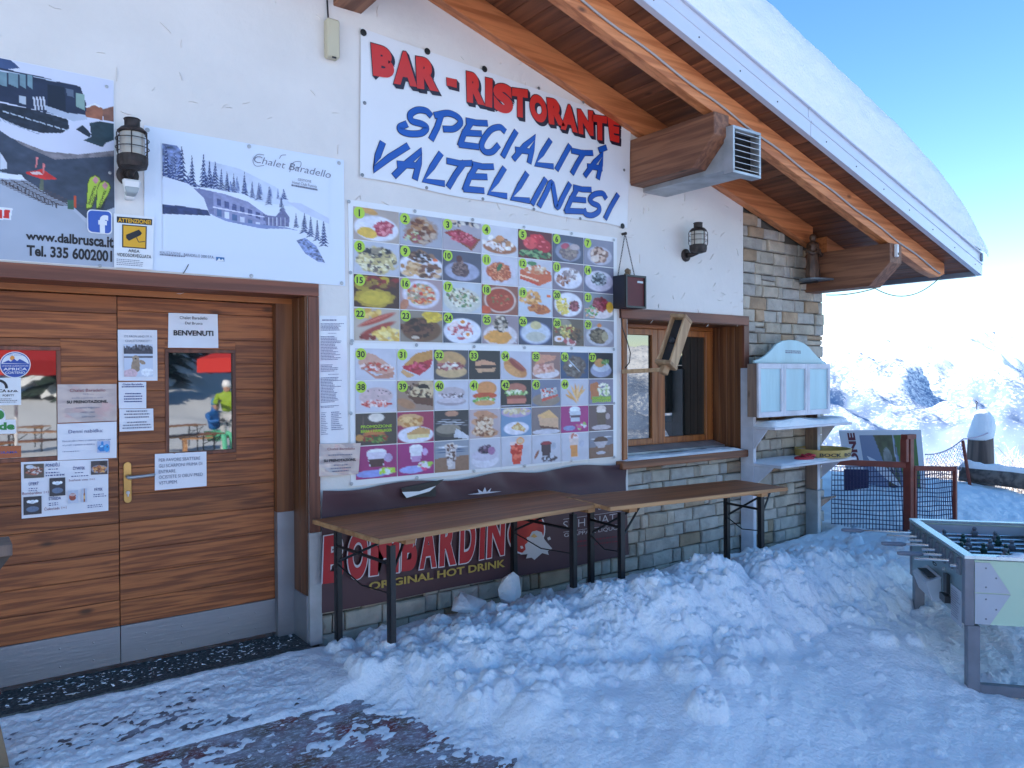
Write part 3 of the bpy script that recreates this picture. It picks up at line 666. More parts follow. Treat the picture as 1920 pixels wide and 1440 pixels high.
# beige box upper left with its cable
p0 = W(613, 30, -.04); p1 = W(636, 112, -.04)
t = thing('alarm_box', 'narrow beige plastic box high on the wall left of the banner', 'alarm box', (p0[0], 0, p1[2]))
b = MB(); b.box(p0[0]-.004, p1[0], -.055, 0, p1[2], p0[2]-.01); b.build('casing', m_beige, t, bevel=.008)
b = MB(); xm = (p0[0]+p1[0])/2; b.box(xm-.012, xm+.012, -.057, -.05, p1[2]-.004, p1[2]+.004); b.build('opening', m_black, t)
b = MB(); b.tube([(xm-.02, -.02, p0[2]-.01), (xm-.022, -.012, p0[2]+.1), (xm-.02, -.01, p0[2]+.5)], .005, 6); b.build('cable', m_black, t)

# ================================================================== PRINTED SHEETS
print('signs')
def Q(pts, y=0.): return [W(px, py, y) for px, py in pts]
def zq1(*p): return [(x*.34375, 80+y*.34375) for x, y in p]       # coordinates read off enlarged views of the photograph
def zq2(*p): return [(x*.34375, 500+y*.34375) for x, y in p]
def zq4(*p): return [(640+x*.291667, 40+y*.291667) for x, y in p]
def zq7(*p): return [(580+x*.34375, 860+y*.34375) for x, y in p]
def sheet(name, q, m, parent=None, nx_=10, ny_=8, wav=.003, t=.002, seed=1, colors=None, **tags):
    """a thin sheet with real thickness lying against the wall, gently buckled, facing -y"""
    u, v = np.meshgrid(np.linspace(0, 1, nx_), np.linspace(0, 1, ny_)); P = quadpt(q, u, v)
    P[..., 1] -= t+wav*fbm(u*3+seed, v*3, 3, seed)
    b = MB(); b.grid(P); n_ = nx_*ny_; Bk = P.copy(); Bk[..., 1] += t
    rim = [(0, i) for i in range(nx_)]+[(j, nx_-1) for j in range(1, ny_)]+[(ny_-1, i) for i in range(nx_-2, -1, -1)]+[(j, 0) for j in range(ny_-2, 0, -1)]
    f_ = [tuple(P[a]) for a in rim]; k_ = [tuple(Bk[a]) for a in rim]; n2 = len(rim)
    b.add(f_+k_, [(i, (i+1) % n2, n2+(i+1) % n2, n2+i) for i in range(n2)])
    return b.build(name, m, parent, fix=False, **tags)
def rivets(pts, r, m, parent, y, name='eyelet'):
    for px, py in pts:
        p = W(px, py, y); b = MB(); b.lathe([(r, 0), (r, -.0015), (r*.6, -.003), (r*.3, -.003), (r*.3, -.0012), (.0004, -.0012)], (p[0], y, p[2]), 12, 'y'); b.build(name, m, parent, fix=False)
def paint(can, q, name, parent, off=.0, mt=None):
    u, v = np.meshgrid(np.linspace(0, 1, can.w), np.linspace(0, 1, can.h)); P = quadpt(q, u, v); P[..., 1] -= off
    return gridmesh(name, P, mt or m_print, parent, colors=can.a, smooth=False)

# --- the BAR-RISTORANTE banner
q = [W(675, 53), W(1181, 229), W(1174, 428), W(673.5, 333)]
ban = thing('banner', 'large white vinyl banner with red and blue hand-lettering under the roof beams', 'banner', tuple(W(673.5, 333)))
m_vinyl = mat('white_vinyl', (.74, .75, .79), .32, var=.03, vs=2, bump=.25, bs=3, dist=.03)
m_red = mat('red_vinyl_letter', (.62, .028, .022), .35, var=.1, vs=4); m_navy = mat('dark_letter_shadow', (.018, .012, .03), .4); m_blue = mat('blue_vinyl_letter', (.005, .085, .42), .35, var=.15, vs=5)
u, v = np.meshgrid(np.linspace(0, 1, 70), np.linspace(0, 1, 30)); P = quadpt(q, u, v)
def banwave(x, zz): return .006*fbm(x*2.2, zz*2.2, 3, 91)+.003*np.abs(np.sin(x*2.4+zz*3))
P[..., 1] -= .006+banwave(P[..., 0], P[..., 2]); P[..., 2] += .006*np.sin(u*math.pi*5)*(np.abs(v-1) < .02)
gridmesh('cloth', P, m_vinyl, ban)
YB = -.018
red = [('B', (190, 138), (335, 178), (342, 372), (205, 348)), ('A', (352, 188), (462, 200), (487, 422), (336, 400)), ('R', (478, 224), (615, 245), (627, 452), (487, 430)), ('-', (676, 360), (742, 374), (742, 428), (678, 412)),
       ('R', (803, 320), (908, 342), (926, 542), (808, 518)), ('I', (925, 360), (972, 370), (970, 556), (925, 545)), ('S', (975, 390), (1097, 410), (1107, 602), (982, 578)), ('T', (1098, 426), (1198, 440), (1200, 627), (1098, 606)),
       ('O', (1203, 462), (1310, 482), (1330, 658), (1222, 640)), ('R', (1320, 490), (1427, 506), (1440, 674), (1335, 660)), ('A', (1428, 530), (1502, 540), (1520, 718), (1410, 692)), ('N', (1516, 562), (1618, 576), (1622, 738), (1526, 722)),
       ('T', (1612, 598), (1708, 612), (1706, 772), (1618, 756)), ('E', (1710, 612), (1790, 626), (1786, 782), (1728, 766))]
for c, *pp in red:
    qq = [np.array(a) for a in Q(zq4(*pp), YB)]; b = MB()
    cx = sum(qq)/4; out = [a+(a-cx)*.06 for a in qq]
    bd = .075 if c != '-' else .03
    b.k = 1
    for k in range(5): fit(b, out, c, bd+.015, (.0045*k+.002, .0028-k*.0001, -.0045*k))
    fit(b, out, c, bd+.02, (0, .0012, 0))
    b.k = 0; fit(b, qq, c, bd, (0, 0, 0)); b.build('letter', [m_red, m_navy], ban, fix=False)
blue = [
 [[(572, 600), (545, 575), (490, 570), (445, 598), (455, 640), (520, 660), (548, 685), (515, 718), (440, 722), (388, 705), (378, 680), (415, 662)]],
 [[(640, 610), (618, 680), (582, 752)], [(607, 603), (690, 590), (752, 618), (765, 655), (725, 690), (665, 692)]],
 [[(812, 640), (870, 652), (933, 655)], [(832, 655), (790, 720), (765, 792)], [(790, 716), (895, 722)], [(765, 792), (876, 806)]],
 [[(1048, 702), (1020, 680), (965, 695), (920, 750), (903, 800), (925, 838), (970, 838), (1008, 800)]],
 [[(1122, 712), (1080, 785), (1042, 862)]],
 [[(1112, 880), (1180, 800), (1248, 742), (1228, 820), (1210, 902)], [(1128, 826), (1225, 838)]],
 [[(1342, 768), (1290, 850), (1250, 918), (1358, 932)]],
 [[(1468, 802), (1425, 880), (1388, 948)]],
 [[(1487, 832), (1550, 845), (1612, 846)], [(1560, 845), (1520, 910), (1487, 972)]],
 [[(1570, 988), (1630, 905), (1684, 848), (1670, 920), (1652, 1004)], [(1590, 932), (1672, 944)], [(1662, 826), (1700, 812)]],
 [[(264, 786), (235, 865), (206, 955), (310, 875), (424, 804)]],
 [[(345, 988), (430, 905), (518, 830), (500, 910), (476, 1006)], [(370, 918), (495, 928)]],
 [[(637, 855), (585, 935), (532, 1022), (656, 1042)]],
 [[(688, 898), (765, 914), (835, 912)], [(788, 912), (735, 985), (692, 1058)]],
 [[(848, 920), (910, 934), (972, 934)], [(868, 930), (825, 1000), (795, 1078)], [(825, 996), (930, 1000)], [(795, 1078), (910, 1088)]],
 [[(1046, 948), (1000, 1025), (950, 1104), (1058, 1122)]],
 [[(1192, 982), (1145, 1060), (1097, 1138), (1204, 1152)]],
 [[(1312, 1018), (1268, 1095), (1230, 1168)]],
 [[(1275, 1182), (1315, 1105), (1352, 1034), (1372, 1115), (1390, 1196), (1430, 1120), (1468, 1048)]],
 [[(1500, 1068), (1550, 1080), (1602, 1082)], [(1516, 1078), (1475, 1150), (1446, 1218)], [(1475, 1142), (1566, 1150)], [(1446, 1218), (1546, 1222)]],
 [[(1700, 1132), (1680, 1106), (1630, 1112), (1600, 1142), (1615, 1168), (1655, 1188), (1655, 1222), (1615, 1246), (1575, 1240), (1563, 1215)]],
 [[(1777, 1118), (1735, 1190), (1700, 1262)]]]
for L in blue:
    b = MB()
    for si, st in enumerate(L):
        sp_ = Q(zq4(*(smoothline(st, 5) if len(st) > 5 else st)), YB)
        b.k = 1; stroke(b, sp_, .044, -.0022+si*.0004); b.k = 0; stroke(b, sp_, .037, si*.0005)
    b.build('letter', [m_blue, m_navy], ban, fix=False)
m_eye = mat('eyelet_metal', (.25, .25, .26), .4, .6); m_rub = mat('black_rubber', (.008, .008, .01), .5)
rivets(zq4((142, 72), (553, 193), (921, 307), (1792, 622), (1808, 1316)), .021, m_rub, ban, -.014, 'black_washer')
rivets(zq4((1270, 430), (1556, 520), (150, 525), (135, 988), (548, 1070), (910, 1142), (1238, 1208), (1536, 1268), (1818, 956)), .011, m_eye, ban, -.014)

# --- the two photo menus
FD = {}
def P_(s): return tuple(int(s[i:i+2], 16) for i in (0, 2, 4))
PL = 'e .5 .58 .44 .36 d4d4e0|e .5 .57 .34 .27 c4c2d0'
cells1 = ['bfb0a8|e .5 .6 .5 .4 dadbe8|e .3 .75 .24 .17 d8b04a 10 r|e .66 .58 .2 .26 a83c52 30 r|b .66 .58 .18 .22 d88a94,a03048,c05a6c 40 .035|e .3 .08 .25 .1 c89858 20',
 'b4b6c6|e .5 .5 .4 .45 9c8a84 0 r|b .5 .5 .3 .4 8a5638,6b3c28,a97a52,b9a390 70 .055|b .3 .72 .2 .16 b7c29b,9e4a5c 30 .025',
 'b8b0bc|b .5 .1 .4 .08 cfc8c0,403848,d0b9a4 20 .06|y .05,.45;.4,.28;.97,.55;.75,.95 8a4a34|y .08,.45;.42,.32;.9,.58;.72,.84 a82c40|b .5 .55 .28 .16 d87884,b03c50,c8566a,8c2030 80 .035',
 'dfe0ec|e .5 .72 .48 .24 a46848|b .45 .6 .38 .22 e8dfe0,b8845c,d8d0d4,8c6650,f0ece8 40 .055|e .5 .42 .12 .1 d09060',
 '6c2830|e .55 .35 .25 .26 c8283a 0 r|e .75 .5 .22 .24 b02434|e .35 .45 .2 .22 d84a50|b .5 .82 .48 .12 4c7a4c,2c4c34,86a874 60 .04|b .5 .4 .4 .25 e87078,a01828 20 .03',
 '585c74|e .5 .6 .42 .36 8a8ea6|e .52 .62 .32 .27 7c6a6c 0 r|b .5 .6 .26 .2 8f7f78,6d5d62,a08c84 40 .04|e .4 .4 .14 .1 b04860 -30 r|e .7 .4 .16 .12 b8a8ac 0 r',
 '8e8ea4|e .52 .6 .42 .36 b4b2c4|e .5 .58 .3 .32 8a6458 40 r|b .48 .55 .22 .26 c8a898,6c463c,d8c4ba 40 .05|e .36 .74 .14 .12 d8c8c0',
 'ccd0e0|e .5 .55 .46 .42 c0b080 0 r|b .5 .55 .42 .38 dcd0a0,6c6058,b8a874,e8e0c0,4c4650 150 .035|b .5 .3 .3 .12 302c34,8c8070 12 .05',
 '646474|e .5 .65 .55 .45 d4d4e0|b .3 .72 .28 .2 c8a070,a87848,d8b890 40 .06|b .7 .75 .24 .2 5c3c30,7a5040,c8a888 30 .06|b .5 .3 .3 .16 3c2c2c,8c6c58,604034 40 .05|e .82 .38 .07 .05 d86c40',
 '5c5c70|e .5 .65 .46 .32 9ca0bc|e .46 .6 .24 .25 5c4448 0 r|b .44 .55 .18 .24 8c706c,4c343c,705450 70 .025|e .42 .25 .08 .12 5c3030',
 'd8d8e6|e .5 .55 .44 .42 c8c4d4|e .48 .55 .34 .34 b05c3c 0 r|b .48 .55 .3 .3 d8845c,a84828,c86c44,e0a078 110 .025|e .48 .4 .06 .16 3c6c44 20',
 'd4d4e2|y .05,.42;.5,.2;.95,.4;.97,.7;.6,.92;.05,.7 c8603c|b .55 .38 .35 .14 e4d8cc,d0b090,c87850 50 .05|y .05,.55;.6,.72;.6,.78;.05,.61 e8c8b0|y .05,.67;.6,.84;.6,.9;.05,.72 c83c20|e .4 .15 .15 .08 4c7c50',
 '8c8090|e .5 .55 .46 .4 d8d8e8|b .35 .6 .2 .22 a06c5c,7c4c40,b88c7c 50 .035|b .6 .4 .22 .22 e0dce0,b8a8ac,8c7c80 40 .05',
 '70708c|e .5 .55 .48 .4 c8c4d6|e .5 .48 .26 .26 8c94a0 0 r|b .5 .48 .24 .24 48505c,b8c0c8,707884,2c343c 80 .035',
 '4a2c26|e .45 .7 .45 .3 a89034 0 r|e .45 .68 .36 .22 c0a83c 0 r|b .6 .2 .35 .14 8c2c2c,b8a030,5c3020 30 .06|e .2 .35 .18 .14 a08c30 0 r|b .5 .3 .3 .1 5c2420,8c7030 20 .05',
 'bca0a4|e .5 .5 .45 .46 d0ccdc|e .5 .5 .35 .36 b8a090|b .5 .5 .31 .32 c85c3c,d8ccb4,8c9470,e0a060,a08878,cc4030 110 .035|e .1 .85 .1 .2 b4785c 20',
 'ccd4e0|e .5 .6 .5 .42 c8c8c0|b .5 .5 .4 .3 d8d4b8,7c6858,5c8458,e4e0d0,b4a488 120 .035',
 '9c5c4c|e .5 .5 .45 .46 d8c4bc|e .5 .5 .4 .41 8c3020|e .5 .5 .39 .4 a43c24|b .5 .48 .25 .2 c8684c,6c7040,b44c30 30 .025|e .1 .85 .16 .14 c85030',
 'd0d8e8|b .35 .35 .28 .26 d89c58,e8b878,b87838 60 .045|e .62 .72 .32 .18 b86430 10 r|b .6 .72 .28 .12 c87c40,9c4c20 30 .04|e .88 .25 .07 .06 d86430',
 '7c6c7c|e .5 .5 .46 .45 dcdce8|b .35 .55 .24 .3 dcc45c,c8ac48,e8d878 90 .035|e .68 .55 .16 .22 843848 0 r|b .68 .55 .14 .2 a85864,6c2c38 24 .035',
 '8c94a0|e .55 .7 .42 .26 d4ccd4|e .55 .4 .28 .28 8c2c38 0 r|b .55 .4 .25 .24 a8485c,702030 24 .05|e .85 .5 .12 .22 d8a83c|b .25 .7 .2 .22 4c8c4c,80b07c,d8a088 40 .035',
 'c8bcb0|b .3 .15 .3 .12 e0c070,c89c48 20 .06|c .05,.6;.95,.08 a8483c .1|c .1,.85;.95,.35 9c4038 .1|c .06,.57;.9,.08 c87060 .03|b .75 .8 .3 .2 e4c870,d0a850,ecd890 46 .055|b .3 .9 .15 .06 6c2420,8c3430 12 .05',
 '94887c|e .5 .6 .48 .4 6c4a34|b .75 .2 .24 .16 dcc040,c8a830 60 .045|b .4 .55 .36 .28 4c2c20,2c1814,6c4434 100 .05|e .35 .85 .1 .05 c8b8a8',
 '4c5468|e .5 .6 .5 .44 d8dcec|b .45 .55 .28 .3 a8404c,c86c74,e4d4d8 70 .05|e .5 .3 .14 .12 eceaf0|e .5 .3 .06 .06 dc8c34|e .62 .7 .13 .12 eceaf0|e .63 .7 .06 .06 dc8c34',
 'a0909c|e .5 .7 .48 .4 d4ccd4|e .45 .75 .38 .24 d89848 0 r|b .5 .3 .18 .26 6c5c54,3c3430,a89888,d0c4b8 70 .045|c .78,.6;.95,.98 c4c8d4 .02',
 '3c4460|e .5 .58 .48 .42 707ca8|e .5 .58 .44 .38 c0c8d8|e .5 .7 .3 .18 b8b8b0|e .5 .3 .17 .15 c8bc8c',
 '6c5c50|e .3 .2 .3 .2 8c8478|b .5 .5 .25 .25 c8ac58,a88c3c,e0cc84 70 .03|e .2 .75 .16 .12 dcd4dc|e .2 .75 .07 .06 c8864c|b .75 .6 .2 .25 3c2c24,6c4c34 30 .05|b .35 .4 .3 .15 8c3c2c,9ca060 30 .035|b .55 .85 .2 .1 a85058,d8c8c8 14 .05',
 'a09ca8|e .52 .6 .46 .38 bcbcc8|e .48 .58 .3 .3 4c3c30 0 r|b .48 .6 .26 .26 6c5c48,3c3028,84745c 50 .05|e .5 .2 .08 .08 cc7c3c|e .68 .6 .12 .2 a89c80 0 r']
cells2 = ['d6d8e8|y .1,.4;.3,.14;.5,.22;.95,.62;.85,.85;.5,.78;.1,.5 c89c8c|b .5 .58 .38 .12 c84438,e0d0d0,a86050 50 .035|y .1,.55;.5,.86;.95,.72;.9,.92;.5,.95 b88474',
 'd6d8e8|y .2,.5;.5,.15;.98,.02;.98,.3;.6,.55;.25,.6 bc8848|y .15,.55;.6,.45;.98,.3;.9,.6;.6,.85;.2,.65 b0283c|b .55 .55 .3 .12 d0506c,8c1c30 30 .04|y .15,.65;.5,.85;.3,.93;.12,.75 c89c6c',
 '50505c|e .5 .35 .44 .3 bc9464 10|e .5 .72 .46 .22 c4a67c|b .5 .55 .4 .12 8c4444,a86468,d8ccc0 50 .045|e .6 .52 .1 .05 e4e0dc',
 '24222c|y .2,.4;.45,.32;.82,.42;.85,.5;.2,.52 c89474|y .18,.52;.84,.55;.84,.6;.2,.62 3c2420|y .2,.62;.84,.6;.8,.72;.3,.76 c09878',
 'd0d2e4|e .48 .62 .46 .24 c0824c 38|c .22,.22;.82,.75 8c3c34 .13|c .3,.2;.88,.72 a8584c .04|e .38 .7 .34 .14 d09860 38',
 '987470|e .5 .78 .48 .2 d8d0d8|y .1,.5;.8,.3;.85,.15;.3,.1 c88c74|y .05,.55;.75,.4;.8,.72;.08,.85 d0a090|b .4 .6 .3 .12 e0b8b0,b87468 24 .05',
 '34507c|e .5 .55 .42 .42 5c504c 0 r|b .5 .55 .34 .34 6c605c,483c3c,7c7470 50 .05|c .25,.25;.75,.8 b8c4d8 .02|e .35 .5 .07 .05 e0e4ec',
 '2c2c38|e .5 .68 .44 .28 98a0bc|e .5 .55 .36 .2 c0c8d8|e .45 .4 .22 .17 c0905c|b .68 .35 .14 .1 5c8448,84a868 16 .035',
 'd6d8e8|e .5 .5 .42 .3 c8b0b4 -4|b .5 .45 .36 .2 4c4048,c8b0b4 24 .014|b .5 .72 .38 .1 b83834,d88078,e8d8d8 60 .035',
 'a88c7c|e .7 .35 .3 .42 c8b08c 40|b .6 .4 .4 .3 3c2c24,6c4c38,d8c4a0 60 .035|y .3,.5;.98,.6;.98,.85;.5,.75 5c3828|e .25 .75 .28 .14 a87c5c 30|e .7 .2 .16 .08 181010',
 'd4d6e6|e .5 .42 .4 .2 b4a8b0|b .5 .52 .38 .08 544850,8c7c84,d8d0d8 40 .03|e .5 .72 .44 .14 a098a4|e .5 .68 .4 .1 c4bcc8',
 'd6d8e8|e .55 .3 .34 .26 d08c54|e .5 .55 .4 .12 c0502c|b .5 .7 .38 .08 5c9c44,88bc60,dce4d0 50 .04|e .5 .8 .34 .1 cc9860',
 '20202a|e .5 .32 .34 .2 b06c5c|b .5 .48 .36 .09 b8d098,e8ecd8,6c9850 60 .035|e .5 .64 .33 .1 8c4438|y .2,.68;.82,.68;.8,.86;.22,.86 bc7464|y 0,.9;1,.9;1,.93;0,.93 c8c8d8',
 '7c84a0|e .5 .75 .5 .25 8c7c70|y .3,.35;.85,.3;.9,.6;.35,.8 b8b8c0|b .6 .5 .24 .18 c84838,e0dce0,8c9ca0 50 .035|y .35,.7;.9,.55;.9,.62;.35,.82 c85040',
 'd0d2e4|c .2,.35;.6,.95 dca868 .05|c .35,.2;.65,.9 e4b878 .05|c .5,.12;.6,.85 d49c58 .05|c .65,.15;.55,.9 e8c08c .05|c .8,.2;.6,.8 d8a060 .05|c .9,.35;.5,.75 e0b070 .05|c .15,.55;.5,.8 d09850 .05',
 '8c88a4|y .05,.2;.35,.1;.5,.4;.35,.85;.1,.8 b0683c|b .6 .45 .22 .3 dce4c8,a8bc80,e8e4d8 60 .04|b .5 .75 .3 .1 b0503c,88b04c 20 .04|y .15,.68;.9,.66;.9,.88;.15,.9 7c9c50',
 '4c4440|c .2,0;.2,1 6c5c54 .02|e .5 .15 .2 .14 dcd4cc|e .45 .7 .28 .16 a8643c|b .45 .8 .3 .1 3c5c2c,6c9044,8c3428 60 .04|e .45 .6 .25 .09 b87440|e .1 .75 .1 .1 b88448',
 'a8345c|e .35 .3 .4 .22 d0a474 0 r|b .35 .3 .3 .12 b87c3c,e0bc84 30 .045|e .5 .75 .5 .28 dcdcec|y .25,.7;.6,.5;.9,.6;.85,.85;.3,.88 c89c64|y .25,.72;.87,.74;.85,.85;.3,.88 e0cc94',
 '34343c|c .0,.35;1,.45 c0c4cc .02|c .0,.42;1,.52 a8acb8 .02|c 0,.28;1,.37 8c909c .015|e .4 .68 .38 .22 4c4844|e .4 .62 .36 .17 8c8478|e .5 .12 .2 .1 b4846c|y .62,.6;1,.9;1,1;.55,.9 c8ccd8',
 'c8b8c0|e .5 .22 .4 .16 c08c6c 10 r|e .45 .48 .38 .17 c49474 8 r|e .5 .78 .42 .2 bc8c68 8 r|b .45 .5 .3 .3 d8bca0,8c5c40,e4d0bc 60 .04|b .5 .8 .35 .1 7c4c34,dcc0a4 24 .04',
 '7ca0c8|e .5 .15 .5 .2 b8a0c0|b .5 .12 .4 .1 e0d4b8,c8b48c 24 .05|e .5 .72 .42 .24 dcdcec|y .3,.7;.55,.5;.8,.75;.75,.85 c89c60|b .55 .7 .2 .08 e4d0a0 10 .04',
 '8c7c80|y .2,.3;.6,.12;.9,.42;.9,.85;.3,.72 d0a888|y .2,.3;.6,.12;.88,.4;.4,.42 dcb078|y .25,.66;.9,.78;.9,.88;.3,.76 6c4434|e .5 .9 .5 .1 c8c8d8',
 'b02c84|e .5 .14 .2 .12 e4ecf4|y .3,.2;.72,.2;.66,.6;.36,.6 c0c8d8|y .33,.34;.7,.34;.67,.45;.36,.45 5c4858|e .3 .82 .22 .1 8c94c8|b .7 .75 .2 .12 d8e0ec,94c060,c8508c 18 .05',
 '6c5458|e .5 .15 .2 .14 d8c8c4|y .3,.25;.7,.25;.66,.8;.36,.8 5c483c|e .5 .24 .2 .07 e0d4d0|e .76 .45 .1 .13 a89498|e .5 .86 .4 .1 c0b4bc',
 'a8307c|e .5 .2 .24 .1 e8eaf2|y .26,.22;.74,.22;.66,.62;.34,.62 d0cce0|y .3,.42;.7,.42;.64,.66;.36,.66 4c3434|e .78 .4 .1 .14 b0a0c8|e .4 .84 .4 .12 8c9ce0|b .75 .8 .2 .08 b0d840,dce8ec 20 .05',
 'a82c80|e .5 .14 .18 .09 e8eaf2|y .32,.14;.68,.14;.62,.6;.38,.6 dcdce8|y .36,.4;.66,.4;.6,.6;.4,.6 b890c0|e .74 .3 .08 .12 c8a8d8|e .4 .82 .36 .12 9ca8e8|b .75 .72 .18 .1 e4e8f0,a0c850,dc5088 16 .05',
 '9ca4b4|c 0,.28;1,.3 3c5478 .025|c 0,.36;1,.38 3c5478 .02|c 0,.2;1,.22 dce0ec .03|y 0,.55;1,.5;1,1;0,1 8c6c58|y .3,.2;.64,.2;.58,.9;.38,.9 c4bcc0|b .46 .5 .1 .3 5c4038,dcd4d4 30 .04|b .46 .18 .16 .05 6c4438,dcd4d0 20 .04',
 'd0d2e2|e .5 .72 .44 .26 d8d8e8|e .5 .55 .44 .2 c4c0d4|e .5 .38 .24 .14 3c2c44|b .5 .36 .22 .12 5c3c5c,241c34,8c7c94 40 .04|e .7 .42 .12 .14 a0709c',
 'd6d8e8|y .3,.25;.72,.25;.62,.95;.38,.95 d4402c|y .3,.18;.72,.18;.72,.3;.3,.3 e4d0d0|e .62 .16 .14 .13 e49c5c|e .62 .16 .1 .09 d8bca0|b .5 .5 .14 .25 e87058,c02c1c 20 .05',
 'd6d8e8|y .3,.3;.68,.3;.62,.75;.36,.75 43303c|e .49 .3 .19 .07 8c2c3c|e .74 .42 .1 .13 a8b0c4|c .08,.85;.25,.5 8c5038 .05|b .6 .84 .24 .08 3c3440,c8ccdc,54404c 40 .04',
 'd6d8e8|e .45 .14 .18 .14 e4d4dc|b .45 .12 .14 .1 c87c6c,f0e8ec 16 .04|y .28,.2;.64,.2;.58,.55;.62,.88;.34,.88;.36,.55 dcc8c4|y .33,.45;.6,.45;.6,.85;.36,.85 dc9450|e .74 .4 .1 .13 b0b4c8',
 '8c8c9c|c 0,.3;1,.2 dce0ec .03|c 0,.4;1,.3 4c6490 .02|y 0,.6;1,.5;1,1;0,1 7c5c4c|e .48 .35 .3 .1 4c3830|y .2,.38;.78,.38;.6,.62;.38,.62 b8b0b8|e .48 .3 .26 .1 54382c|e .48 .8 .2 .06 bcb8c4']
def cell(spec, nn=34):
    parts = spec.split('|'); c = Can(nn, nn, P_(parts[0])); c.put(np.full((nn, nn), .5), tuple(int(k*.8) for k in P_(parts[0])), .3, 4, len(spec))
    for i, t in enumerate(parts[1:]):
        a = t.split()
        if a[0] == 'e': c.ell(*map(float, a[1:5]), P_(a[5]), float(a[6]) if len(a) > 6 else 0, .22 if a[-1] == 'r' else 0, .22, i+len(spec), .1, 12)
        elif a[0] == 'b': c.bits(*map(float, a[1:5]), [P_(k) for k in a[5].split(',')], int(a[6]), float(a[7]), i+len(spec))
        elif a[0] == 'y': c.poly([tuple(map(float, k.split(','))) for k in a[1].split(';')], P_(a[2]), .18, 14, i)
        elif a[0] == 'c':
            (x0, y0), (x1, y1) = [tuple(map(float, k.split(','))) for k in a[1].split(';')]; wd = float(a[3]); L = math.hypot(x1-x0, y1-y0)
            c.ell((x0+x1)/2, (y0+y1)/2, L/2, wd, P_(a[2]), math.degrees(math.atan2(y1-y0, x1-x0)), 0, .2, i, .3)
    return c
m_lime = mat('lime_badge', (.42, .62, .05), .4)
def menuboard(label, q, cols, rows, cells, nums, yb, eyel):
    t = thing('menu_board', label, 'menu board', tuple(q[3])); sheet('backing', q, m_white, t, 14, 10, .002, .004)
    k = 0
    for r_ in range(len(rows)):
        cc = cols(r_) if callable(cols) else cols; r0_, r1_ = rows[r_]
        for c_ in range(len(cc)-1):
            x0, x1 = cc[c_]+.003, cc[c_+1]-.003; bgq = [(x0, yb, r0_-.003), (x1, yb, r0_-.003), (x1, yb, r1_+.003), (x0, yb, r1_+.003)]
            can = cell(cells[k]); ph = paint(can, [np.array(a) for a in bgq], 'food_photo', t)
            nm = nums[k]
            if nm and len(nm) <= 2:
                b = MB(); rr_ = .035; cx, cz = x0+.037, r0_-.037; b.k = 0; b.lathe([(rr_, 0), (rr_, -.0008)], (cx, yb-.0005, cz), 24, 'y')
                V, F = glyphs(nm, .03); xs = V[:, 0]; sc_ = .041/.73*(1 if len(nm) == 1 else .9); mid = (xs.min()+xs.max())/2
                b.k = 1; b.add([(cx+(v[0]-mid)*sc_, yb-.0018, cz+(v[1]-.36)*sc_) for v in V], F); b.build('number_badge', [m_lime, m_ink], ph, fix=False)
            elif nm:
                b = MB(); qq = [np.array(a)+np.array((0, -.001, 0)) for a in bgq]
                for i, ln in enumerate(nm.split('/')): write(b, qq, ln, .12, .46+.14*i if k != 15 else .8+.12*i, .09, u1=.88, bold=.02, off=(0, -.001, 0))
                b.build('lettering', m_lime, ph, fix=False)
            k += 1
    rivets(eyel, .011, m_steel2, t, yb-.001, 'rivet'); return t
q1 = Q([(652, 374), (1156, 446), (1155.5, 651), (655.5, 641)]); x0, x1 = q1[0][0], q1[1][0]
cx1 = [W(p_, 600)[0] for p_ in (662, 748.5, 829, 902, 970.5, 1034.8, 1093.5, 1150)]
zt = 2.535; zb = W(900, 643)[2]; zr1 = np.linspace(W(661, 386)[2], W(661, 639)[2], 5)
YM = -.0085
m1 = menuboard('white board of numbered dish photos 1 to 29, directly under the big banner', q1, cx1, [(zr1[i], zr1[i+1]) for i in range(4)], cells1, [str(i) for i in range(1, 27)]+['28', '29'], YM,
    [(654, 378), (778, 396), (886.5, 412), (982.6, 426), (1072, 438), (1151, 450), (657, 511), (660, 639)])
q2 = Q([(655.5, 641.5), (1155.5, 651.5), (1155, 856), (657, 912)])
xa, xb = W(664, 700)[0], W(1149, 700)[0]; cx2 = [W(p_, 700)[0] for p_ in (664, 742.5, 812, 877.5, 937, 995, 1049.5, 1102, 1148.5)]
zr2 = [W(664, p_)[2] for p_ in (652, 714, 775, 837, 901)]
m2 = menuboard('white board of sandwich, dessert and drink photos, below the numbered dish board', q2, cx2, [(zr2[i], zr2[i+1]) for i in range(4)], cells2,
    [str(i) for i in range(30, 45)]+['HAMBURGER/COTOLETTA', 'PROMOZIONE/BIRRA + HAMBURGER']+['']*15, YM,
    [(659, 644), (781, 647), (889, 650), (984, 652), (1072, 653), (1151, 655), (658, 775), (659, 907), (782, 895.5), (889, 883), (984, 873), (1072, 863), (1151.5, 857), (1151.5, 756)])

# --- BOMBARDINO banner
qb = [W(600.6, 919, 0), W(1167, 866, 0), W(1175.5, 1040, 0), W(600.6, 1147, 0)]
m_mau = mat('mauve_brown_vinyl', (.085, .038, .048), .5, var=.15, vs=2, bump=.15, bs=4, dist=.02)
bb = thing('banner', 'dark mauve banner with outlined red letters hung low behind the tables', 'banner', tuple(qb[3]))
u, v = np.meshgrid(np.linspace(0, 1, 110), np.linspace(0, 1, 40)); P = quadpt(qb, u, v)
P[..., 1] -= .02+.012*fbm(P[..., 0]*3, P[..., 2]*4, 3, 12)*(1-v*.6)+.018*np.abs(np.sin(P[..., 0]*7+P[..., 2]*5))*sm(.22, .0, v)
P[..., 2] += .012*np.sin(P[..., 0]*9)*(v < .03)-.006*np.sin(P[..., 0]*4)*(v > .97)
gridmesh('cloth', P, m_mau, bb)
YL = -.046
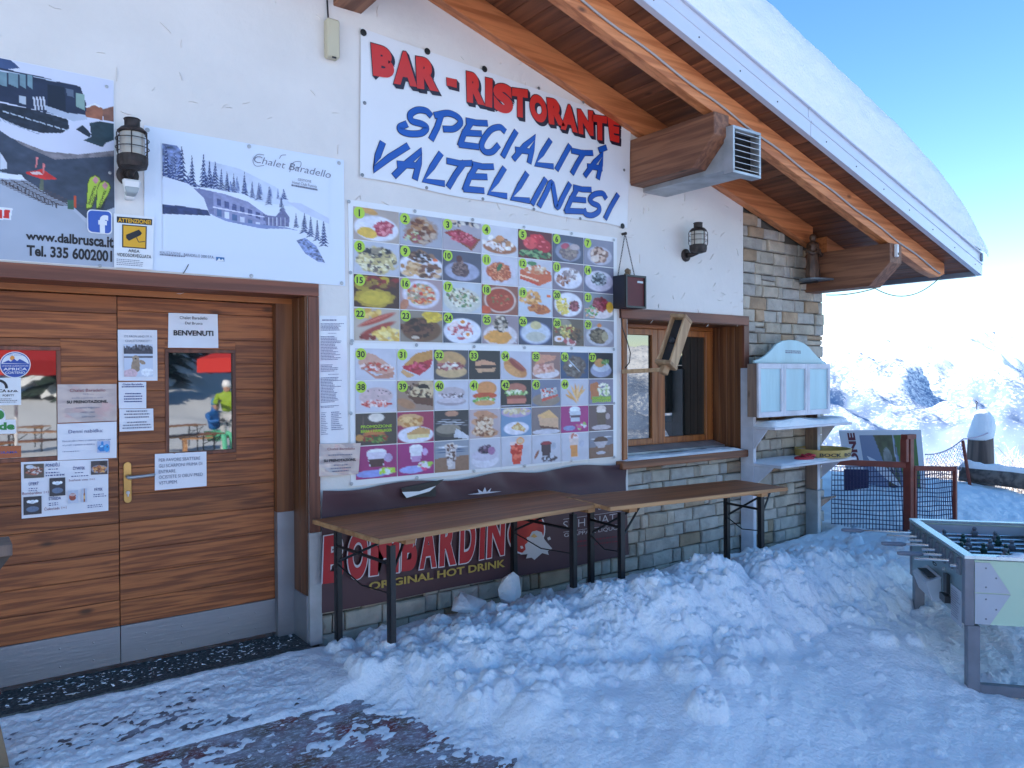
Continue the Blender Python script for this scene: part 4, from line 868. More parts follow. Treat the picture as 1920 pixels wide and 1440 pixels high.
def shp(P): P[..., 1] -= 0
m_redb = mat('red_print', (.46, .014, .022), .45, var=.15, vs=3); m_wl = mat('white_print', (.62, .6, .66), .45); m_gold = mat('gold_print', (.42, .29, .06), .45); m_orng = mat('orange_ball_print', (.6, .05, .02), .4, var=.5, vs=6, col2=(.34, .015, .012))
bom = [('B', 72, 190, 424, 684, 404, 670), ('O', 206, 318, 402, 664, 384, 652), ('M', 330, 490, 384, 640, 360, 620), ('B', 502, 588, 362, 616, 350, 606), ('A', 600, 696, 350, 604, 334, 590), ('R', 708, 804, 336, 590, 320, 576), ('D', 818, 906, 322, 574, 308, 560), ('I', 926, 958, 306, 552, 300, 546), ('N', 968, 1066, 300, 544, 284, 524)]
for c, xa_, xb_, ya, yb_, yc, yd in bom:
    qq = [np.array(a) for a in Q(zq7((xa_+8, ya), (xb_+4, yc), (xb_-4, yd), (xa_, yb_)), YL)]; b = MB(); cx = sum(qq)/4
    b.k = 1; fit(b, [a+(a-cx)*np.array((.11, 0, .045)) for a in qq], c, .085); b.k = 0; fit(b, qq, c, .05, (0, -.0015, 0)); b.build('letter', [m_redb, m_wl], bb, fix=False)
b = MB(); c_ = W(580+1185*.34375, 860+400*.34375, YL); rr_ = (W(580+1285*.34375, 1000, YL)[0]-W(580+1085*.34375, 1000, YL)[0])/2; rz = (W(988, 860+292*.34375, YL)[2]-W(988, 860+525*.34375, YL)[2])/2
ringp = lambda k, y: [(c_[0]+rr_*k*math.cos(a), y, c_[2]+rz*k*math.sin(a)) for a in np.linspace(0, 2*math.pi, 40, endpoint=False)]
b.k = 1; b.add(ringp(1.04, YL), [tuple(range(40))]); b.k = 0; b.add(ringp(.97, YL-.001), [tuple(range(40))]); b.build('ball_print', [m_orng, m_wl], bb, fix=False)
sp_ = [(1215, 398), (1240, 392), (1268, 402), (1282, 440), (1300, 462), (1325, 490), (1300, 505), (1306, 525), (1270, 515), (1228, 552), (1212, 540), (1182, 545), (1190, 520), (1150, 525), (1180, 495), (1176, 470), (1192, 455), (1185, 430), (1200, 425)]
b = MB(); b.add(Q(zq7(*sp_), YL-.003), [tuple(range(len(sp_)))]); b.add(Q(zq7((1150, 478), (1162, 475), (1168, 488), (1155, 492)), YL-.003), [(0, 1, 2, 3)]); b.add(Q(zq7((1298, 432), (1312, 425), (1318, 440), (1302, 446)), YL-.003), [(0, 1, 2, 3)])
b.k = 1; b.add(Q(zq7((1208, 425), (1225, 408), (1245, 425), (1228, 432)), YL-.004), [(0, 1, 2, 3)]); b.build('splash_print', [mat('cream_print', (.5, .48, .5), .4), mat('yolk_print', (.6, .36, .12), .4)], bb, fix=False)
b = MB(); write(b, Q(zq7((325, 676), (1068, 548), (1068, 588), (325, 716)), YL), 'ORIGINAL HOT DRINK', 0, 1, 1, u1=1, bold=.03, off=(0, 0, 0)); b.build('lettering', m_gold, bb, fix=False)
b = MB(); write(b, Q(zq7((1385, 340), (1720, 288), (1720, 334), (1385, 386)), YL), 'SCHENATTI', 0, 1, 1, u1=1, bold=-.01, off=(0, 0, 0)); write(b, Q(zq7((1390, 406), (1712, 362), (1712, 382), (1390, 428)), YL), 'GRAPPA & LIQUORI', 0, 1, 1, u1=1, off=(0, 0, 0))
write(b, Q(zq7((1560, 255), (1640, 245), (1640, 270), (1560, 282)), YL), '&', .2, 1, 1, off=(0, 0, 0))
for y_ in (330, 400): b.add(Q(zq7((1385, y_), (1720, y_-48), (1720, y_-46), (1385, y_+2)), YL), [(0, 1, 2, 3)])
b.build('lettering', mat('pale_print', (.5, .47, .5), .5), bb, fix=False)
b = MB(); rr2 = random.Random(5)
for y_ in (452, 478):
    x_ = 1440
    while x_ < 1690: w2 = rr2.uniform(6, 16); yy_ = y_-(x_-1440)*.13; b.add(Q(zq7((x_, yy_), (x_+w2, yy_-2), (x_+w2, yy_+5), (x_, yy_+8)), YL), [(0, 1, 2, 3)]); x_ += w2+5
b.build('small_print', mat('faded_red_print', (.2, .015, .03), .5), bb, fix=False, kind='stuff')
b = MB(); cr = [(862, 196), (925, 186), (918, 165), (945, 182), (958, 155), (968, 182), (992, 160), (985, 180), (1050, 178), (985, 188), (930, 194)]
b.add(Q(zq7(*cr), YL-.012), [tuple(range(len(cr)))]); b.build('star_print', m_wl, bb, fix=False)
b = MB(); b.add(Q(zq7((500, 160), (735, 112), (690, 150), (690, 205), (520, 215)), -.056), [(0, 1, 2, 3, 4)]); b.build('torn_opening_shade', m_black, bb, fix=False)  # flat black sheet over the cloth, painting the shade inside the tear
b = MB(); fl = Q(zq7((505, 182), (600, 178), (690, 148), (655, 178), (530, 214)), -.062); b.prism(fl, (0, 0, 0), (0, -.002, 0)); b.build('torn_flap', m_white, bb)

# --- snow-groomer poster (left, runs out of the picture)
def canpoly(can, pts, box, c, var=.12, sc=14, seed=1):
    x0, x1, z0, z1 = box; P = [((p[0]-x0)/(x1-x0), (z1-p[2])/(z1-z0)) for p in (W(a, b_) for a, b_ in pts)]; can.poly(P, c, var, sc, seed)
zt_, zb_ = W(216, 152)[2], W(213, 503)[2]; xr_ = W(215, 300)[0]; xl_ = -.75; box = (xl_, xr_, zb_, zt_)
po = thing('poster_board', 'large poster over the door with snow groomer photo, web address and phone number', 'poster', (0, 0, zb_))
sheet('backing', [np.array(a) for a in ((xl_, 0, zt_), (xr_, 0, zt_), (xr_, 0, zb_), (xl_, 0, zb_))], m_white, po, 8, 6, .001, .006)
cn = Can(430, 300, (176, 182, 196)); Zp = lambda *p: zq1(*p)
canpoly(cn, Zp((-900, 300), (0, 340), (150, 480), (630, 560), (630, 900), (470, 960), (380, 880), (0, 740), (-900, 700)), box, (58, 66, 84), .5, 30, 4)
canpoly(cn, Zp((-900, 250), (0, 470), (120, 560), (300, 640), (640, 620), (630, 560), (300, 560), (0, 380)), box, (128, 122, 128), .6, 60, 8)
canpoly(cn, Zp((-1200, -200), (0, 70), (630, 205), (630, 590), (430, 612), (250, 595), (60, 520), (0, 480), (-1200, 200)), box, (208, 212, 232), .05, 5)
canpoly(cn, Zp((-600, -100), (0, 82), (60, 95), (110, 140), (0, 150), (-600, 0)), box, (60, 76, 116), .3, 20)
canpoly(cn, Zp((-700, 0), (0, 138), (240, 190), (330, 215), (440, 240), (470, 330), (470, 410), (380, 415), (0, 320), (-700, 250)), box, (38, 44, 68), .3, 30, 3)
canpoly(cn, Zp((0, 148), (240, 195), (330, 212), (300, 215), (150, 178), (0, 160)), box, (190, 200, 220), .1)
for a, b_ in ((-40, 38), (48, 100), (108, 142), (152, 180)): canpoly(cn, Zp((a, 155+a*.12), (b_, 160+b_*.12), (b_, 238+b_*.1), (a, 222+a*.1)), box, (112, 140, 152), .25, 40, a)
canpoly(cn, Zp((262, 228), (355, 245), (360, 375), (262, 350)), box, (24, 28, 44), .2)
canpoly(cn, Zp((415, 275), (462, 285), (462, 370), (418, 350)), box, (130, 156, 150), .2)
canpoly(cn, Zp((360, 250), (400, 258), (405, 300), (368, 290)), box, (90, 100, 120), .2)
canpoly(cn, Zp((240, 340), (370, 385), (470, 395), (480, 420), (400, 430), (260, 380)), box, (176, 186, 206), .15)
for k in range(4): canpoly(cn, Zp((180+k*18, 296), (190+k*18, 298), (200+k*18, 372), (190+k*18, 368)), box, (196, 200, 214), .1)
canpoly(cn, Zp((105, 290), (145, 295), (145, 340), (105, 330)), box, (176, 186, 200), .1)
canpoly(cn, Zp((-700, 200), (0, 330), (200, 370), (370, 420), (380, 470), (340, 495), (230, 495), (100, 460), (0, 410), (-700, 330)), box, (34, 38, 52), .8, 70, 5)
for k in range(9): canpoly(cn, Zp((20+k*40, 372+k*12), (52+k*40, 384+k*12), (50+k*40, 390+k*12), (18+k*40, 378+k*12)), box, (176, 186, 202), .2); canpoly(cn, Zp((-10+k*26, 405+k*11), (10+k*26, 425+k*9), (6+k*26, 432+k*9), (-14+k*26, 410+k*11)), box, (150, 160, 180), .2)
canpoly(cn, Zp((470, 350), (520, 340), (560, 358), (560, 425), (470, 405)), box, (150, 92, 66), .4, 50); canpoly(cn, Zp((560, 365), (630, 345), (630, 435), (565, 425)), box, (128, 84, 66), .4, 50)
canpoly(cn, Zp((465, 350), (520, 332), (560, 352), (540, 354), (515, 340), (475, 358)), box, (224, 228, 240), .05)
canpoly(cn, Zp((490, 440), (545, 430), (630, 445), (630, 530), (580, 548), (560, 572), (455, 535), (500, 515)), box, (40, 58, 66), .5, 40); canpoly(cn, Zp((415, 475), (450, 450), (500, 500), (490, 520)), box, (30, 36, 50), .6, 50)
canpoly(cn, Zp((-900, 560), (0, 705), (120, 735), (310, 860), (360, 880), (470, 985), (480, 1000), (630, 950), (630, 1240), (-900, 1160)), box, (164, 172, 188), .14, 7, 3)
for k in range(15):
    x_ = 10+k*21; y_ = 748+k*9.5; canpoly(cn, Zp((x_-60, y_), (x_+150, y_+12), (x_+150, y_+17), (x_-60, y_+5)), box, (74, 66, 72), .5, 90); canpoly(cn, Zp((x_, y_), (x_+6, y_), (x_+8, y_+26), (x_+2, y_+26)), box, (60, 54, 62), .4)
canpoly(cn, Zp((-40, 720), (0, 712), (120, 725), (140, 752), (0, 742), (-40, 745)), box, (222, 228, 240), .05)
canpoly(cn, Zp((140, 708), (200, 700), (230, 690), (315, 748), (240, 750), (150, 720)), box, (208, 44, 40), .35, 40); canpoly(cn, Zp((165, 708), (215, 706), (235, 722), (180, 722)), box, (214, 190, 190), .2)
for a in ((200, 625), (238, 660)): canpoly(cn, Zp((a[0]-2, a[1]), (a[0]+10, a[1]+4), (a[0]+2, a[1]+60), (a[0]-6, a[1]+60)), box, (210, 120, 120), .5, 60)
canpoly(cn, Zp((222, 745), (238, 745), (240, 810), (215, 806)), box, (90, 96, 80), .5, 50); canpoly(cn, Zp((370, 862), (405, 862), (405, 915), (372, 912)), box, (60, 98, 76), .2); canpoly(cn, Zp((405, 838), (416, 840), (416, 905), (404, 900)), box, (196, 76, 40), .2)
canpoly(cn, Zp((0, 600), (20, 625), (38, 655), (38, 690), (0, 695)), box, (206, 212, 226), .1)
canpoly(cn, Zp((-200, 890), (70, 905), (60, 972), (-200, 955)), box, (226, 228, 238), .03); canpoly(cn, Zp((-10, 912), (16, 914), (12, 962), (-12, 960)), box, (206, 34, 32), .05); canpoly(cn, Zp((24, 915), (56, 917), (50, 963), (20, 961)), box, (206, 34, 32), .05)
for ox, oy in ((0, 0), (52, 30)):
    canpoly(cn, Zp((468+ox*1.05, 915), (478+ox, 770+oy), (490+ox, 735+oy), (520+ox, 722+oy), (545+ox, 735+oy), (556+ox, 760+oy), (548+ox, 790+oy), (505+ox*.95, 905), (488+ox, 918)), box, (66, 74, 20), .05)
    canpoly(cn, Zp((474+ox*1.03, 905), (482+ox, 772+oy), (494+ox, 740+oy), (520+ox, 728+oy), (541+ox, 740+oy), (550+ox, 762+oy), (543+ox, 788+oy), (500+ox*.95, 900)), box, (170, 196, 60), .05)
    canpoly(cn, Zp((505+ox, 752+oy), (522+ox, 730+oy), (540+ox, 752+oy), (524+ox, 775+oy)), box, (188, 128, 138), .4, 60)
paint(cn, [np.array((a, -.0085, b_)) for a, b_ in ((xl_+.002, zt_-.004), (xr_-.004, zt_-.004), (xr_-.004, zb_+.004), (xl_+.002, zb_+.004))], 'poster_print', po)
b = MB(); YP = -.0105
write(b, Q(zq1((140, 1030), (620, 1054), (620, 1117), (140, 1070)), YP), 'www.dalbrusca.it', 0, 1, 1, u1=1, bold=.035, off=(0, 0, 0)); write(b, Q(zq1((145, 1102), (612, 1134), (612, 1193), (145, 1158)), YP), 'Tel. 335 6002001', 0, 1, 1, u1=1, bold=.035, off=(0, 0, 0)); b.build('lettering', m_ink, po, fix=False)
b = MB()
for (ax, ay), (bx_, by_) in (((478, 880), (515, 775)), ((532, 905), (570, 800))):
    A_, B_ = np.array((ax, ay)), np.array((bx_, by_)); d = (B_-A_)/np.linalg.norm(B_-A_); n_ = np.array((d[1], -d[0]))
    for k, tx in enumerate(('SPORT', 'SPECIALIST')):
        p0_ = A_+n_*(-13+k*17)-n_*4; p1_ = p0_+(B_-A_)*(.98 if k else .6); up_ = -n_*13
        write(b, Q(zq1(tuple(p0_+up_), tuple(p1_+up_), tuple(p1_), tuple(p0_)), YP), tx, 0, 1, 1, u1=1, bold=.01, off=(0, 0, 0))
b.build('lettering', m_ink, po, fix=False)
def rrect(q, m, name, parent, y, k=.18, fill=None):
    b = MB(); pts = []
    for cx, cy, a0 in ((1-k, k, -90), (1-k, 1-k, 0), (k, 1-k, 90), (k, k, 180)):
        for a in np.linspace(a0, a0+90, 5): pts.append(tuple(quadpt(q, cx+k*math.cos(R(a)), cy+k*math.sin(R(a)))))
    b.prism(pts, (0, 0, 0), (0, -.0008, 0)); return b.build(name, m, parent, fix=True)
m_fb = mat('blue_icon', (.035, .1, .42), .3)
fq = Q(zq1((474, 908), (612, 918), (612, 1048), (476, 1036)), YP); rrect([np.array(a) for a in fq], m_white, 'icon_border', po, 0)
fq2 = Q(zq1((480, 914), (606, 923), (606, 1042), (482, 1030)), YP-.0018); rrect([np.array(a) for a in fq2], m_fb, 'icon', po, 0)
b = MB(); fit(b, Q(zq1((535, 938), (590, 942), (590, 1044), (537, 1036)), YP-.0035), 'f', .06); b.build('lettering', m_white, po, fix=False)
rivets(zq1((582, 240), (600, 710), (545, 1217)), .008, m_steel2, po, -.0095, 'screw')
# --- CCTV notice
q = Q(zq1((620, 932), (840, 950), (832, 1240), (622, 1225)), -.012); t = thing('warning_sign', 'small white video surveillance notice with yellow camera square, under the lantern', 'sign', tuple(q[3]))
sheet('panel', q, m_white, t, 4, 4, .001, .003); qq = [a+np.array((0, -.0045, 0)) for a in q]
b = MB(); f4 = lambda u0, u1, v0, v1, o=0.: [tuple(quadpt(qq, a, b_)+np.array((0, -o, 0))) for a, b_ in ((u0, v0), (u1, v0), (u1, v1), (u0, v1))]
m_yel = mat('yellow_print', (.75, .38, .01), .4)
b.k = 1; b.add(f4(.07, .95, .05, .165), [(0, 1, 2, 3)]); b.add(f4(.2, .82, .19, .62), [(0, 1, 2, 3)]); b.k = 0; b.add(f4(.23, .79, .21, .6, .0008), [(0, 1, 2, 3)])
write(b, qq, 'ATTENZIONE!', .1, .148, .075, u1=.92, bold=.03, off=(0, -.001, 0)); b.k = 1
cam_ = [(.3, .38), (.62, .265), (.7, .33), (.66, .37), (.37, .49), (.3, .44)]; b.add([tuple(quadpt(qq, a, c_)+np.array((0, -.0016, 0))) for a, c_ in cam_], [tuple(range(6))])
stroke(b, [tuple(quadpt(qq, a, c_)+np.array((0, -.0016, 0))) for a, c_ in ((.56, .42), (.62, .5), (.77, .48))], .004)
write(b, qq, 'AREA', .5, .70, .06, bold=.01, align='c', off=(0, -.001, 0)); write(b, qq, 'VIDEOSORVEGLIATA', .07, .79, .065, u1=.95, bold=.01, off=(0, -.001, 0))
b.build('print', [m_yel, m_ink], t, fix=False)
def greek(mb, q, u0, u1, v0, v1, n_, seed=1, th=.35, off=-.002, cen=False, dens=.82):
    """lines of print too small to read in the photograph"""
    rr_ = random.Random(seed); dv = (v1-v0)/n_
    for i in range(n_):
        v_ = v0+dv*i; end = u0+(u1-u0)*rr_.uniform(.55, 1); s_ = u0+(u1-end)/2 if cen else u0; u_ = s_; end = end+(s_-u0)
        while u_ < end:
            w2 = rr_.uniform(.02, .07)*max(u1-u0, .4); mb.add([tuple(quadpt(q, a, b_)+np.array((0, off, 0))) for a, b_ in ((u_, v_), (min(u_+w2, end), v_), (min(u_+w2, end), v_+dv*th), (u_, v_+dv*th))], [(0, 1, 2, 3)]); u_ += w2+.012
b = MB(); greek(b, qq, .06, .95, .84, .97, 4, 3, off=-.001); b.build('small_print', m_inkg, t, fix=False, kind='stuff')
# --- Chalet Baradello board
q = Q(zq1((785, 452), (1872, 642), (1880, 1328), (786, 1238))); t = thing('poster_board', 'pale blue board with winter drawing of the chalet, over the right door leaf', 'poster', tuple(q[3]))
m_pale = mat('pale_blue_board', (.68, .74, .85), .3); sheet('backing', q, m_pale, t, 10, 8, .002, .006, 4)
ZI = lambda p: zq1(p)[0]
pic = [(884, 552), (1790, 700), (1790, 1210), (884, 935)]; xs = [W(*ZI(p))[0] for p in pic]; zs_ = [W(*ZI(p))[2] for p in pic]; box = (min(xs), max(xs), min(zs_), max(zs_))
cn = Can(300, 210, (188, 199, 224)); cn.a[:] = (.68, .74, .85)
def tree(x, y0, y1, w_, seed, col=(48, 62, 112)):
    rr_ = random.Random(seed)
    for k in range(9):
        f_ = k/9; yy = y0+(y1-y0)*f_; ww = w_*(.12+.88*f_); hh = (y1-y0)/9
        canpoly(cn, Zp((x, yy-hh*.4), (x+ww*rr_.uniform(.8, 1.1), yy+hh*1.3), (x, yy+hh*.8), (x-ww*rr_.uniform(.8, 1.1), yy+hh*1.3)), box, col, .9, 60, seed+k)
        canpoly(cn, Zp((x-ww*.6, yy+hh*.7), (x+ww*.3, yy+hh*.3), (x+ww*.1, yy+hh*.7)), box, (196, 206, 232), .2, 40)
canpoly(cn, Zp((884, 552), (960, 560), (990, 600), (1000, 740), (1120, 800), (884, 740)), box, (120, 134, 178), 1.2, 30, 3)
canpoly(cn, Zp((1100, 640), (1300, 690), (1500, 790), (1600, 900), (1300, 850), (1130, 790)), box, (198, 208, 230), .15, 16, 9)
rt0 = random.Random(8)
for k in range(26):
    x = rt0.uniform(890, 1580); b0 = 745+(x-884)*.17+rt0.uniform(-10, 12); hh0 = rt0.uniform(60, 120)*(1.5 if x < 1000 else .8); tree(x, b0-hh0, b0, rt0.uniform(14, 30), k+50, (96, 112, 160) if k % 3 else (60, 74, 124))
for i, (x, y0, y1, w_) in enumerate(((905, 560, 740, 40), (990, 565, 780, 50), (1045, 620, 790, 34), (1108, 610, 800, 40), (1140, 640, 800, 28), (1172, 650, 800, 34), (1205, 690, 810, 26), (1235, 705, 815, 28), (1272, 720, 830, 26), (1330, 715, 850, 32), (1372, 760, 850, 22), (1408, 765, 860, 28), (1464, 785, 885, 26), (1530, 850, 920, 30), (1610, 935, 1010, 22), (1655, 925, 1040, 32), (1690, 945, 1060, 28), (1725, 965, 1080, 24), (1760, 960, 1110, 34))): tree(x, y0, y1, w_, i)
canpoly(cn, Zp((884, 730), (1020, 770), (1060, 800), (1140, 935), (1000, 900), (884, 880)), box, (214, 222, 240), .03)
canpoly(cn, Zp((884, 882), (1000, 895), (1130, 915), (1145, 945), (1010, 940), (884, 935)), box, (52, 62, 104), .7, 40)
canpoly(cn, Zp((1052, 795), (1160, 810), (1165, 940), (1140, 935), (1110, 850)), box, (118, 124, 164), .2, 60)
canpoly(cn, Zp((1160, 808), (1350, 870), (1440, 930), (1450, 1000), (1300, 985), (1165, 945)), box, (142, 146, 184), .25, 50)
for k in range(7): x_ = 1180+k*42; y_ = 852+k*14; canpoly(cn, Zp((x_, y_), (x_+24, y_+7), (x_+24, y_+42), (x_, y_+35)), box, (78, 86, 132), .4, 50); canpoly(cn, Zp((x_, y_+56), (x_+26, y_+62), (x_+26, y_+100-k*3), (x_, y_+96-k*3)), box, (204, 210, 230) if k % 2 else (84, 108, 150), .2)
canpoly(cn, Zp((1160, 895), (1440, 950), (1440, 956), (1160, 902)), box, (214, 216, 236), .05)
canpoly(cn, Zp((1050, 790), (1130, 795), (1330, 830), (1450, 900), (1530, 900), (1500, 945), (1440, 935), (1350, 870), (1230, 830)), box, (220, 228, 244), .03)
canpoly(cn, Zp((1435, 940), (1500, 948), (1540, 905), (1575, 955), (1572, 1005), (1450, 1000)), box, (110, 112, 150), .35, 60)
for k in range(5): canpoly(cn, Zp((1460+k*22, 955), (1464+k*22, 955), (1464+k*22, 1000), (1460+k*22, 1000)), box, (206, 206, 226), .1)
canpoly(cn, Zp((1140, 935), (1300, 980), (1560, 1010), (1640, 1030), (1560, 1016), (1420, 1015), (1230, 975)), box, (130, 142, 186), .2)
canpoly(cn, Zp((1612, 1080), (1660, 1065), (1720, 1110), (1768, 1200), (1730, 1195), (1660, 1150)), box, (124, 138, 180), 1.3, 70)
canpoly(cn, Zp((1560, 870), (1640, 925), (1790, 990), (1790, 960), (1640, 880)), box, (196, 204, 228), .1)
pq = [np.array((a, -.0105, b_)) for a, b_ in ((box[0], box[3]), (box[1], box[3]), (box[1], box[2]), (box[0], box[2]))]
# keep only the drawing: below/left of it the sheet is blank, the same pale blue
paint(cn, pq, 'drawing', t)
b = MB(); YQ = -.013
write(b, Q(zq1((1380, 612), (1800, 700), (1800, 740), (1380, 650)), YQ), 'Chalet Baradello', 0, 1, 1.05, u1=1, bold=-.008, shear=.35, off=(0, 0, 0))
for st in ([(1440, 612), (1405, 610), (1380, 640), (1395, 672), (1440, 670)], [(1580, 705), (1600, 655), (1640, 650), (1635, 680), (1600, 685)], [(1525, 632), (1535, 615), (1560, 612)]): stroke(b, Q(zq1(*smoothline(st)), YQ), .003)
write(b, Q(zq1((1625, 738), (1698, 750), (1698, 764), (1625, 752)), YQ), 'GESTIONE', 0, 1, 1, u1=1, off=(0, 0, 0)); write(b, Q(zq1((1594, 752), (1728, 776), (1728, 792), (1594, 768)), YQ), 'Hotel Club Funivia', 0, 1, 1, u1=1, off=(0, 0, 0))
greek(b, Q(zq1((1590, 772), (1735, 798), (1735, 812), (1590, 786)), YQ), 0, 1, 0, 1, 1, 2, .7, 0)
write(b, Q(zq1((872, 1136), (985, 1144), (985, 1158), (872, 1150)), YQ), 'REALIZZAZIONE', 0, 1, 1, u1=1, off=(0, 0, 0)); write(b, Q(zq1((1003, 1148), (1168, 1162), (1168, 1178), (1003, 1164)), YQ), 'BARADELLO 2000 S.P.A.', 0, 1, 1, u1=1, bold=.01, off=(0, 0, 0))
greek(b, Q(zq1((872, 1152), (1080, 1168), (1080, 1180), (872, 1164)), YQ), 0, 1, 0, 1, 1, 4, .6, 0)
b.build('lettering', m_inkg, t, fix=False)
b = MB(); b.add(Q(zq1((1178, 1168), (1224, 1172), (1224, 1195), (1180, 1190)), YQ), [(0, 1, 2, 3)]); b.k = 1; b.add(Q(zq1((1182, 1190), (1195, 1175), (1205, 1186), (1215, 1178), (1223, 1194)), YQ-.001), [(0, 1, 2, 3, 4)]); b.build('logo', [mat('logo_blue', (.02, .14, .35), .4), m_white], t, fix=False)
rivets(zq1((804, 476), (1359, 566), (1850, 657), (1864, 1312), (1371, 1272)), .011, m_steel2, t, -.0095, 'screw')
b = MB(); stroke(b, Q(zq1((1028, 1210), (1015, 1235), (1000, 1258)), YQ), .004); b.build('scratch', m_ink, t, fix=False)

# ================================================================== PAPERS ON THE DOOR AND WALL
YD = .243
def paper(label, q, m=m_paper, y=YD, lines=(), gk=(), wav=.004, photos=(), name='notice', ink=m_ink, seed=1, tape=True):
    q = [np.array(a) for a in Q(q, y)]; t = thing(name, label, 'notice', tuple(q[3])); sheet('sheet', q, m, t, 9, 9, wav, .0015, seed)
    off = -(.0035+wav)
    by_m = {}
    for ln in lines:
        tx, u0_, v0_, h_, *r_ = ln; o_ = dict(r_[0]) if r_ else {}; mm = o_.pop('m', ink); b = by_m.setdefault(mm.name, (MB(), mm))[0]; write(b, q, tx, u0_, v0_, h_, off=(0, off, 0), **o_)
    for b, mm in by_m.values(): b.build('lettering', mm, t, fix=False)
    if gk:
        b = MB()
        for g in gk: greek(b, q, *g[:4], g[4], seed=g[5] if len(g) > 5 else 1, off=off, cen=len(g) > 6, th=.4)
        b.build('small_print', m_inkg if ink is m_ink else ink, t, fix=False, kind='stuff')
    for (a0, a1, b0, b1), cnv in photos: paint(cnv, [quadpt(q, a, b_) for a, b_ in ((a0, b0), (a1, b0), (a1, b1), (a0, b1))], 'picture', t, off=-off)
    return t
C_ = {'align': 'c'}
paper('white welcome sheet reading BENVENUTI above the right door window', zq2((918, 252), (1186, 260), (1190, 444), (916, 442)), lines=[('Chalet Baradello', .22, .17, .09, {'u1': .78}), ('Dal Brusca', .33, .32, .08, {'u1': .68}), ('BENVENUTI', .1, .64, .15, {'u1': .9, 'bold': .03})])
dog = Can(60, 66, (196, 204, 222)); dog.poly([(0, .12), (1, .12), (1, .3), (0, .3)], (60, 62, 76), .5); dog.bits(.5, .12, .5, .05, [(44, 48, 60), (90, 96, 110)], 40, .04); dog.poly([(0, .38), (1, .36), (1, .42), (0, .43)], (90, 92, 104), .4)
dog.ell(.4, .66, .16, .26, (150, 128, 108), 10, .2); dog.ell(.4, .44, .12, .1, (158, 138, 118), 0, .2); dog.ell(.62, .56, .12, .06, (150, 128, 108), 20, .2); dog.ell(.4, .45, .03, .025, (30, 26, 26)); dog.ell(.2, .9, .3, .14, (206, 176, 186), 0, .2); dog.ell(.8, .86, .24, .12, (226, 230, 240), 0, .2)
paper('sheet with the photo of a dog in snow, pinned beside the door seam', zq2((641, 344), (856, 346), (858, 622), (646, 622)), lines=[("I'M ARON AND I'M A", .16, .15, .045, {'u1': .86}), ("CHALET'S MASCOT !", .18, .24, .045, {'u1': .84})], photos=[((.14, .88, .28, .92), dog)], ink=m_inkg)
paper('small white notice headed Chalet Baradello just under the dog photo', zq2((646, 630), (797, 628), (797, 772), (648, 774)), lines=[('Chalet Baradello', .14, .12, .07, {'u1': .86, 'bold': .02})], gk=[(.1, .92, .16, .26, 1, 2, 1), (.08, .95, .42, .82, 4, 3, 1)], ink=m_inkb)
paper('wide white notice in small capitals, lowest of the column beside the door seam', zq2((650, 776), (835, 774), (837, 892), (652, 900)), gk=[(.06, .95, .08, .48, 3, 7, 1), (.06, .95, .58, .95, 3, 8, 1)])
paper('white boot-cleaning notice in Italian and Czech below the right door window', zq2((844, 1022), (1125, 1008), (1126, 1196), (844, 1220)), lines=[('PER FAVORE SBATTERE', .07, .22, .095, {'u1': .87}), ('GLI SCARPONI PRIMA DI', .07, .38, .095, {'u1': .91}), ('ENTRARE.', .07, .54, .095, {'u1': .4}), ('OCISTETE SI OBUV PRED', .07, .69, .095, {'u1': .92}), ('VSTUPEM.', .07, .85, .095, {'u1': .43})], ink=m_inkg)
paper('shiny pink-grey booking notice between the door windows, above the Denni nabidka sheet', zq2((312, 642), (635, 640), (635, 840), (314, 852)), m_paperp, lines=[('Chalet Baradello', .2, .2, .085, {'u1': .8, 'm': m_inkr}), ('Dal Brusca', .42, .28, .04, {'u1': .6, 'm': m_inkg}), ('SU PRENOTAZIONE,', .15, .5, .075, {'u1': .84, 'bold': .035}), ('anche a pranzo e cena', .23, .38, .05, {'u1': .76, 'm': m_inkg}), ('colazioni e gustare', .3, .64, .055, {'u1': .7, 'm': m_inkg}), ('i nostri piatti', .38, .76, .05, {'u1': .62, 'm': m_inkg}), ('tutta cucina', .4, .88, .05, {'u1': .62, 'm': m_inkg})], wav=.008)
fishc = Can(40, 32, (160, 178, 214)); fishc.ell(.4, .6, .36, .3, (24, 120, 190), 10, .1); fishc.ell(.75, .6, .22, .34, (40, 150, 214), 0, .1); fishc.ell(.4, .22, .1, .2, (30, 130, 200)); fishc.ell(.36, .45, .14, .08, (150, 206, 240), -20); fishc.ell(.78, .5, .06, .06, (10, 50, 110))
paper('white sheet headed Denni nabidka with a small blue drawing, left door leaf', zq2((312, 858), (635, 845), (635, 1042), (314, 1056)), lines=[('Denní nabídka:', .18, .27, .1, {'u1': .76}), ('Hotové jídla z menu si vyberete najdete a pak', .08, .5, .045, {'u1': .9}), ('už prosím s apetitem se obsluhou', .08, .61, .045, {'u1': .62})], gk=[(.08, .5, .76, .8, 1, 4)], ink=m_inkb, photos=[((.66, .88, .52, .84), fishc)], wav=.006)
def pcan(bgc, sp_): return cell(bgc+'|'+sp_, 40)
